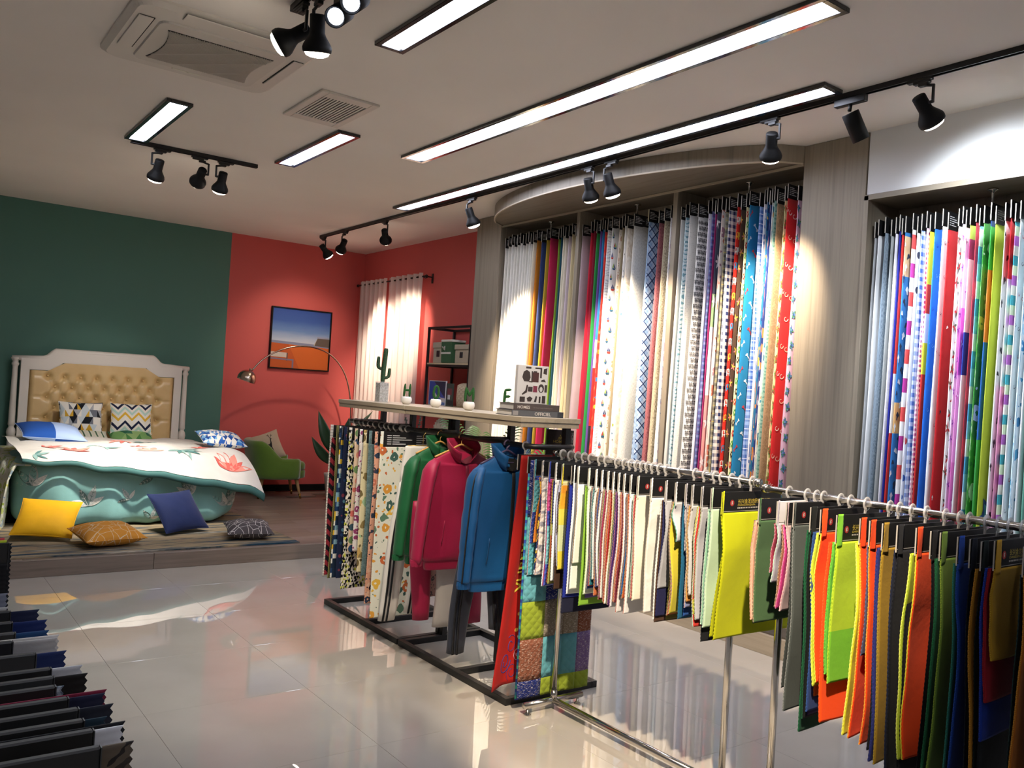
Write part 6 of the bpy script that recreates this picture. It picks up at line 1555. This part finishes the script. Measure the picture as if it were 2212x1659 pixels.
# cloth samples on the chrome rails
G5 = 'cloth samples on the chrome garment rails'
LOGO = [plain('#8f2a2a', .5), plain('#b09a3c', .5), plain('#a9a39a', .5)]
def logo(parent, x0, x1, y, z1, h, big=False):
    b = MB(); w = x1-x0; s = .018
    F = frame((x0 + .055, y, z1 - h*.62), (1, 0, 0), (0, 0, 1))
    b.add([F @ V((p + .006, q + .010, .0006)) for p, q in circ(0, 0, .0125, 14)], [tuple(range(14))], None, 0)
    b.add([F @ V((p + .006, q + .010, .0012)) for p, q in [(-.003, -.008), (.004, -.003), (.001, .001), (.004, .006), (-.002, .008), (-.004, .001)]], [tuple(range(6))], None, 2)
    if big:
        text_into(b, '长兴金发纺织有限公司', F @ Matrix.Translation((.04, .008, 0)), s*1.15, 1, .0006); text_into(b, 'CHANGXINGJINFA', F @ Matrix.Translation((.04, -.003, 0)), .0105, 1, .0006, 0, 'LEFT', 1.25)
        for k in range(14): b.add([F @ V((.04 + .0105*k + i*.007, -.013 + j*.005, .0006)) for i, j in ((0, 0), (1, 0), (1, 1), (0, 1))], [(0, 1, 2, 3)], None, 2)
    b.build('printed_logo', LOGO, parent)
def sample(y, label, layers, zt=1.272, hh=.088, x0=2.665, x1=3.04, lg=None, zr=None, tilt=.012, cardmat=None, cedge=None, facelines=False):
    """layers: list of (spec, zb, amp, edge stitch or None, dx0, dx1)"""
    y_ = y; zr = zr or (1.302 if y > 2.12 else 1.284)
    t = thing('fabric_sample', label, 'fabric sample', (2.85, y, min(l[1] for l in layers)), 0, G5)
    card(t, x0, x1, y, zt, hh, .004, cedge, 0, cardmat)
    if True:
        b = MB(); b.b2((x0+.004, y-.0028, zt-hh+.0095), (x1, y-.0022, zt-hh+.0115)); b.build('card_line', plain('#8f8c88', .5), t)
    if lg: logo(t, x0, x1, y-.0024, zt, hh, lg == 2)
    n = len(layers)
    for k, l in enumerate(layers):
        spec, zb, amp, ed = l[:4]; dx0 = l[4] if len(l) > 4 else 0; dx1 = l[5] if len(l) > 5 else 0; kw = l[6] if len(l) > 6 else {}
        top = zt - hh + .012 if k == 0 or not kw.get('full') else zt
        wrap = kw.get('wrap', k == 0)
        yy = y + .0015 + (.0068 if len(layers) > 2 else .0052)*k if k else y - .0042
        o, S = flatcloth(t, x0 + dx0 + .001, x1 + dx1 - .002, yy if k else y-.0046, zt-hh+.006, zb, fab(*spec, quilt=kw.get('q', 0), rough=kw.get('r', .75)), amp, y*13 + k*.25, .0022, ed, 'cloth', curl=kw.get('curl', 0))
        if wrap or kw.get('strip'):
            sw = kw.get('sw', (.006, .012, .027, .008, .02)[int(y*1000) % 5] if y > 1.78 else (.03, .022, .03, .012, .026)[int(y*1000) % 5])
            flatcloth(t, x0 + dx0 - .0005, x0 + dx0 + sw, y - .0065 - .003*k, zt + .004, zt-hh-.01, fab(*spec, quilt=kw.get('q', 0)), .001, y*9, .0016, None, 'folded_corner', teeth=.0006)
    hook(t, 2.85, y, zr, zt, .0148, .0255, tilt=-.02)
    return t
st = stitch
A1, A2, A3, A4, A5, A6, A7 = st('#c9b08a', '#4a2f35'), st('#d8d2c4', '#8c5a5a'), st('#7fb0a0', '#d9d9c9'), st('#a83a3a', '#e0d4c4'), st('#3a2f5f', '#c9a06a'), st('#d9cf9a', '#5f4a3a'), st('#c97fa0', '#e2d9d6')
BK = ('plain', '#16171b'); 
sample(3.36, 'turquoise and navy quilted sample, farthest on the chrome rail', [(('patch', ['#2a3a8a', '#4f97a3', '#4f97a3', '#7b7264'], .4, .16, '#9ab0c0'), .69, .010, st('#a85a6a', '#d9d0c8'), 0, 0, dict(q=.03)), (('plain', '#4a4a4f'), .72, .01, None)])
sample(3.30, 'white quilted sample with grey rings and an orange corner', [(('swirl', '#cfc8c2', '#8a8a94', 5.5, .8), .705, .010, st('#d9d0c4', '#b06a6a'), 0, 0, dict(q=.05)), (('floral', '#1f2c5a', ['#cfd3da', '#c9a83a'], 12), .70, .008, None), (('plain', '#c97a2f'), .86, .02, None, -.001, -.2)])
sample(3.245, 'pink, blue and turquoise quilted tile sample', [(('bands', [(0, '#3f4fa8'), (.2, '#6aa6b3'), (.56, '#2f4290'), (.70, '#a8447f')], .525), .665, .008, st('#c2456a', '#b03a5a'), 0, 0, dict(q=.03)), (('plain', '#dfe2ea'), .66, .006, None)])
sample(3.195, 'white, navy and olive layered sample behind the yellow flower one', [(('plain', '#e0e2e6'), .70, .006, None), (('plain', '#23306a'), .98, .004, None), (('plain', '#8a8a4a'), .68, .006, None), (('plain', '#8f4a30'), .685, .012, None)])
sample(3.145, 'yellow and orange sunflower sample over a brown layer', [(('bands', [(0, '#c4b63a'), (.2, '#b4bd94'), (.5, '#bdb648'), (.68, '#cf9a2c'), (.86, '#c9872a'), (.95, '#c8c090')], .425), .765, .010, st('#6f7f5a', '#d9cf9a')), (('plain', '#9fa8cf'), .78, .02, st('#8a94c4', '#d9d9e2')), (('plain', '#3d2a20'), .665, .004, None)], lg=None)
sample(3.075, 'cobalt blue sample with long navy underlayer', [(('plain', '#e2e4e4'), .66, .006, None, .012), (('plain', '#1f2c86'), .64, .006, None), (('plain', '#1c1e33'), .565, .004, None, .0, .06)], lg=None)
sample(3.03, 'white sample with dark red stitched edge over a longer off white layer', [(('plain', '#dfe3da'), .815, .006, A1), (('plain', '#e2e4de'), .69, .01, None, .004)], lg=None)
sample(2.955, 'pale green layered sample over lime and violet sheets', [(('plain', '#d6e0cc'), .69, .012, st('#b9d98a', '#7fae4a')), (('plain', '#6f5a9a'), .665, .004, None, .03, .05), (('plain', '#7fae3a'), .63, .004, None, .0, .09)])
B1, B2, B3, B4, B5, B6 = st('#8f2430', '#d9b9a8'), st('#1f6470', '#c9d9d0'), st('#2a3f80', '#c2a070'), st('#b04a1f', '#e0c9a0'), st('#4a2560', '#c98aa0'), st('#5a7a2a', '#d9d0a0')
mixed = [((2.905, 'white sample with teal and red stitched layers'), [('#d9dad6', .77, B2), ('#1f6470', .74, B2), ('#a83a2c', .735, B1), ('#24407a', .72, B3)]),
         ((2.865, 'white sample with blue edge layers left of the silver one'), [('#d6d9dc', .75, B3), ('#2a4f94', .74, B3), ('#b0603a', .70, B4)]),
         ((2.825, 'white sample with pink and green stitched layers'), [('#dcd8d4', .70, B1), ('#9c2f4a', .70, B5), ('#5f8f2a', .71, B6), ('#7a2230', .69, B1)]),
         ((2.79, 'white sample with thick red and orange stitched layers'), [('#dcdcda', .68, B4), ('#9c241f', .685, B1), ('#c2682a', .70, B4), ('#80202c', .69, B1)]),
         ((2.755, 'silvery white sample with violet stitched layers'), [('#d3d6d9', .675, B5), ('#3f2264', .68, B5), ('#242f66', .69, B3), ('#6f7f40', .68, B6)]),
         ((2.72, 'white sample with maroon stitched edge left of the wide white one'), [('#dcdad8', .66, B1), ('#6a2030', .70, B1), ('#b8552a', .70, B4)])]
for (y, lab), ls in mixed: sample(y, lab, [(('plain', c), zb, .014 - .002*k, ed, .0 if k == 0 else .001*k) for k, (c, zb, ed) in enumerate(ls)])
sample(2.68, 'wide plain white sample with a horizontal fold', [(('plain', '#dcdbd9'), .665, .008, A4), (('plain', '#c25a2a'), .73, .014, A1), (('plain', '#2a5fa0'), .74, .012, A5)])
sample(2.635, 'ivory sample with brown stitched edges beside the red seal card', [(('plain', '#e0dac8'), .735, .008, st('#e2dcc8', '#c9bf9f')), (('plain', '#a83f3f'), .74, .012, A4), (('plain', '#3f7a5f'), .745, .01, A3)], lg=1)
sample(2.555, 'translucent pale grey sample with cut flaps, near the middle of the rail', [(('marble', '#d0cbc4', '#dedad4', 5), .70, .010, st('#d9d4c8', '#c9c2b4'))], lg=2)
sample(2.47, 'silver grey satin sample with dark navy and brown underlayers', [(('plain', '#a5a6ab'), .82, .014, st('#b9bac0', '#8f9098'), 0, 0, dict(r=.4)), (('plain', '#23244a'), .70, .006, None), (('plain', '#4a3428'), .675, .006, None), (('plain', '#e0ddd6'), .68, .01, None)])
sample(2.415, 'bundle of pastel stitched samples curling at the edge', [(('plain', '#bdbcc0'), 1.03, .010, st('#7fb8a8', '#2f8a72'), 0, 0, dict(curl=.02)), (('plain', '#c2b53a'), .73, .012, st('#d99aa0', '#5f8a5a'), .002, 0, dict(curl=.02)), (('plain', '#b0602f'), .72, .012, A1, .004, 0, dict(curl=.02)), (('plain', '#6f6a2f'), .695, .006, None, .02, .04)])
sample(2.36, 'slate grey sample over a petrol blue sheet', [(('plain', '#a09ea4'), 1.0, .008, None), (('plain', '#1f5a7a'), .72, .006, None)], lg=None)
sample(2.325, 'silver sample with brown and cream stitched layers', [(('plain', '#b4b4b8'), .83, .014, st('#d9cfb4', '#6f5f5a'), 0, 0, dict(r=.45)), (('plain', '#b9803f'), .80, .012, A6), (('plain', '#7a82a8'), .775, .012, A2), (('plain', '#2a5296'), .735, .006, None, .01)])
sample(2.275, 'grey satin sample with red and lime stitched layers', [(('plain', '#a9aab0'), .74, .012, st('#cfd3a0', '#4f4a3a'), 0, 0, dict(r=.4)), (('plain', '#b8342c'), .71, .012, A3), (('plain', '#c4c93a'), .76, .01, A6)])
sample(2.225, 'mint green sample in front of a black one', [(('plain', '#b4ccae'), .72, .010, A3, .0), (('plain', '#7fae94'), .73, .008, A3), (('plain', '#17181c'), .66, .004, None, .006, .02)])
LIME = sample(2.17, 'wide acid yellow sample with a printed company card, reaching lowest in the middle', [(('plain', '#b3b712'), .685, .012, None, 0, .14), (('plain', '#a7ab14'), .69, .02, None, .004, .12)], zt=1.265, lg=2, cedge=plain('#b9bd2a', .6))
sample(1.995, 'olive green sample with peach and navy stitched layers, red seal on its card', [(('plain', '#44603f'), .80, .008, st('#c9b98f', '#5f5a4a')), (('plain', '#d9a08a'), .81, .010, st('#e0b4a0', '#c98a6a'), -.005), (('plain', '#2a2c52'), .81, .008, A5), (('plain', '#3f5a3a'), .79, .008, None, .02, .03)], zt=1.262, lg=1)
sample(1.915, 'short lilac grey sample with pale blue stitched edge', [(('plain', '#9b97a3'), .965, .012, st('#9fc2d2', '#c9d9a8')), (('plain', '#8a2f45'), 1.0, .010, st('#8a2f45', '#c9a0a8'))], zt=1.264, cardmat=plain('#c9c6c8', .5))
sample(1.875, 'dusty pink sample with magenta and brown stitched layers', [(('plain', '#a58f92'), .87, .012, st('#d98f95', '#e0c4c2')), (('plain', '#a82f6f'), .875, .012, st('#c2457f', '#d99ab4')), (('plain', '#8f5a45'), .88, .01, A1)], zt=1.264)
sample(1.845, 'long dark grey sample with a translucent top edge and red seal card', [(('plain', '#4a504d'), .52, .010, st('#8f9391', '#5a605d')), (('plain', '#3a3f3d'), .60, .008, None)], zt=1.268, lg=1)
sample(1.775, 'long bottle green sample over black', [(('plain', '#0f1312'), .52, .010, st('#1f5a3a', '#123f28')), (('plain', '#143f2a'), .47, .012, st('#1f6a42', '#134a2c'))], zt=1.262)
sample(1.735, 'neon yellow and orange sample with navy and violet layers below', [(('plain', '#ea4a12'), .66, .012, st('#c9d335', '#d9e05a'), .004), (('plain', '#b4c42f'), .645, .014, st('#c9d93a', '#dfe67f')), (('plain', '#c9722a'), .60, .008, None, .03), (('plain', '#2a3f72'), .55, .014, st('#3a5fa0', '#24406f')), (('plain', '#342a4f'), .53, .008, None, .02)], zt=1.26, lg=1)
sample(1.672, 'big neon green over lime sample with an orange sheet under it', [(('bands', [(0, '#6fae2c'), (.36, '#a5bf2a')], .484), .672, .008, st('#b8d93a', '#8fb82f')), (('plain', '#5fae3a'), .70, .012, st('#6fc24a', '#4f9a35')), (('plain', '#e64a14'), .535, .010, st('#e86a35', '#c93f10'), -.012, .0)], zt=1.25, lg=2, hh=.10)
sample(1.585, 'neon orange sample with a yellow left border', [(('plain', '#e5430f'), .515, .014, st('#d9c23a', '#e0702f')), (('plain', '#cfcf2c'), .52, .016, st('#d9d93a', '#e6e67f'), -.006)], zt=1.252)
sample(1.55, 'second neon orange sample with a grey edged card', [(('plain', '#e0450f'), .51, .012, st('#d9b03a', '#d9602f')), (('plain', '#4a4f6a'), .80, .006, None)], zt=1.25)
sample(1.505, 'mustard sample with a navy border, right of the orange ones', [(('plain', '#8a6d1e'), .465, .010, st('#a08a2f', '#7a6520')), (('plain', '#242a6a'), .47, .012, st('#2a357a', '#1f2552'), -.008), (('plain', '#17181d'), .50, .006, None)], zt=1.248)
sample(1.455, 'long black sample right of the mustard one', [(('plain', '#101218'), .44, .010, None), (('plain', '#1a2033'), .46, .008, None)], zt=1.25)
sample(1.392, 'orange sample with a neon yellow border among black ones', [(('plain', '#d9420f'), .515, .014, st('#c2cc35', '#d9b03a')), (('plain', '#9fb22a'), .515, .016, st('#c2d335', '#dfe67f'), -.010), (('plain', '#111216'), .45, .006, None, .0, .0)], zt=1.252)
sample(1.345, 'black sample with a grey edged card left of the olive one', [(('plain', '#101116'), .44, .010, None)], zt=1.25)
sample(1.315, 'olive green sample with a red layer and yellow edge', [(('plain', '#5f7a2f'), .43, .014, st('#8fa83a', '#5f7a2f')), (('plain', '#1f5a3a'), .44, .01, st('#1f6a42', '#17502f'), -.006), (('plain', '#9a1f1c'), .79, .010, st('#a82f24', '#7a1815'), .03)], zt=1.25)
sample(1.262, 'royal blue sample with a teal lower layer', [(('plain', '#143a8a'), .50, .014, st('#1f4aa0', '#123072')), (('plain', '#1f5a52'), .44, .008, st('#2a7a6a', '#1f5a52'))], zt=1.246)
sample(1.225, 'near black navy sample right of the royal blue one', [(('plain', '#10141f'), .42, .010, None)], zt=1.246)
sample(1.192, 'narrow ochre sample with a dark green layer', [(('plain', '#0f1a17'), .42, .010, None), (('plain', '#9a6a1c'), .43, .012, st('#b8802a', '#8a5f1a'), -.010)], zt=1.244)
sample(1.155, 'ochre sample over red and blue sheets with a seal card', [(('plain', '#a07a1e'), .90, .008, st('#b08f2a', '#8f6d1c')), (('plain', '#8a1420'), .775, .008, st('#9a1f2a', '#6f101a'), -.008), (('plain', '#14318a'), .66, .008, st('#1f3fa0', '#102672'), -.012), (('plain', '#12161a'), .43, .006, None)], zt=1.252, lg=2)
sample(1.075, 'orange ochre sample cut by the right edge', [(('plain', '#a8611a'), .44, .012, st('#b8802a', '#8f5a1a')), (('plain', '#1a2a2a'), .42, .01, None)], zt=1.25)
sample(1.01, 'dark sample beyond the right edge', [(('plain', '#20242c'), .44, .012, None)], zt=1.25)
# ---------------------------------------------------------------- dark samples on a low rack at the left edge
G6 = 'dark cloth samples at the lower left corner'
lr = thing('garment_rail', 'low chrome rail under the dark samples at the lower left corner', 'clothes rail', (.09, 2.3, 0))
b = MB(); b.tube([(.09, 3.45, 1.03), (.09, 1.0, 1.03)], .0125, 12); b.build('rail', CHROME, lr)
for yy in (3.42, 1.03):
    b = MB(); b.tube([(.09, yy, .03), (.09, yy, 1.03)], .0145, 12); b.build('post', CHROME, lr)
    b = MB(); b.tube([(-.15, yy, .03), (.33, yy, .03)], .0155, 12); b.build('foot_bar', CHROME, lr)
    for s_ in (-.13, .31):
        b = MB(); b.lathe([(0, 0), (.018, 0), (.008, .014), (.008, .02), (0, .02)], 12, (s_, yy, 0), caps=False); b.build('leveling_foot', CHROME, lr)
def dark(y, xr, spec, label, zt=1.0, tabs=False, ext=.045, edge=None, hh=.09, zb=.45, under=None, wide=.36):
    t = thing('fabric_sample', label, 'fabric sample', (.1, y, zb), 0, G6)
    x0 = xr - wide
    b = MB(); b.b2((x0, y-.008, zt-hh), (xr-.002, y+.008, zt), 0, .003); b.b2((xr-.002, y-.0075, zt-hh+.001), (xr, y+.0075, zt-.001), 1); b.build('header_card', [plain('#1b1a18', .55), plain('#3a3a3a', .5)], t)
    flatcloth(t, x0+.01, xr+ext, y+.011, zt-.006, zb, fab(*spec), .003, y*7, .003, edge, teeth=.0026)
    flatcloth(t, x0+.01, xr-.004, y-.012, zt-hh+.02, zb, fab('plain', '#141416'), .004, y*3, .003, None, 'front_cloth')
    if under: flatcloth(t, x0+.012, xr+ext+.004, y+.018, zt-.002, zb+.02, fab(*under), .003, y*5, .003, None, 'under_layer', teeth=.0026)
    if tabs:
        for k, c in enumerate(('#c9e03a', '#e0506a')): MB().b2((xr-.05, y-.004+.006*k, zt+.0005+.007*k), (xr-.008-.006*k, y+.002+.006*k, zt+.0075+.007*k)).build('neon_tab', plain(c, .6), t)
    hook(t, .09, y, 1.03, zt, .0138, .022)
for y, xr, sp, lab, kw in ((3.26, .375, ('plain', '#141417'), 'black sample with beaded edge and neon tabs at the left edge', dict(zt=1.0, ext=.008, edge=st('#111111', '#8f8f8f'), tabs=True)),
    (2.62, .285, ('plain', '#6f7482'), 'grey blue sample at the left edge, behind the black ones', dict(zt=.985, ext=.02)), (2.47, .27, ('plain', '#a5a4a2'), 'pale ribbed sample at the left edge', dict(zt=.985, ext=.02)),
    (2.36, .285, ('plain', '#20263f'), 'navy sample behind the upper black cards', dict(ext=.06)), (2.258, .278, ('plain', '#1c2b5a'), 'dark blue sample, upper of the stacked dark ones', dict(ext=.07)), (2.166, .274, ('plain', '#1f3f66'), 'petrol blue sample in the lower left stack', dict(ext=.065)), (2.10, .262, ('plain', '#a9a6a2'), 'light grey ribbed sample in the lower left stack', dict(ext=.085, under=('plain', '#c2bfba'))),
    (1.995, .293, ('plain', '#1f2c55'), 'wide black card with a navy sample behind', dict(ext=.055)), (1.885, .305, ('plain', '#b4b4b6'), 'white sample peeking out behind a black card', dict(ext=.055)), (1.83, .302, ('plain', '#1a1715'), 'dark brown sample with deep pinked edge', dict(ext=.058)), (1.775, .297, ('gingham', '#4f5a66', '#9aa3a8', .012), 'grey checked narrow sample between black cards', dict(ext=.012)),
    (1.703, .307, ('plain', '#1f2136'), 'black navy sample with a red strip on top', dict(ext=.06, under=('plain', '#6a1830'))), (1.642, .314, ('plain', '#23262f'), 'charcoal sample with pinked edge', dict(ext=.055)), (1.585, .312, ('plain', '#1c2f3a'), 'dark teal narrow sample low in the stack', dict(ext=.035)), (1.533, .318, ('plain', '#c9c9cb'), 'white and black sample second from the bottom', dict(ext=.045, under=('plain', '#1a1a1c'))), (1.46, .315, ('camo', ['#3a332c', '#5a4f42', '#2a2522', '#8a7f70'], 9), 'brown camouflage sample nearest the viewer', dict(ext=.048))):
    dark(y, xr, sp, lab, **kw)
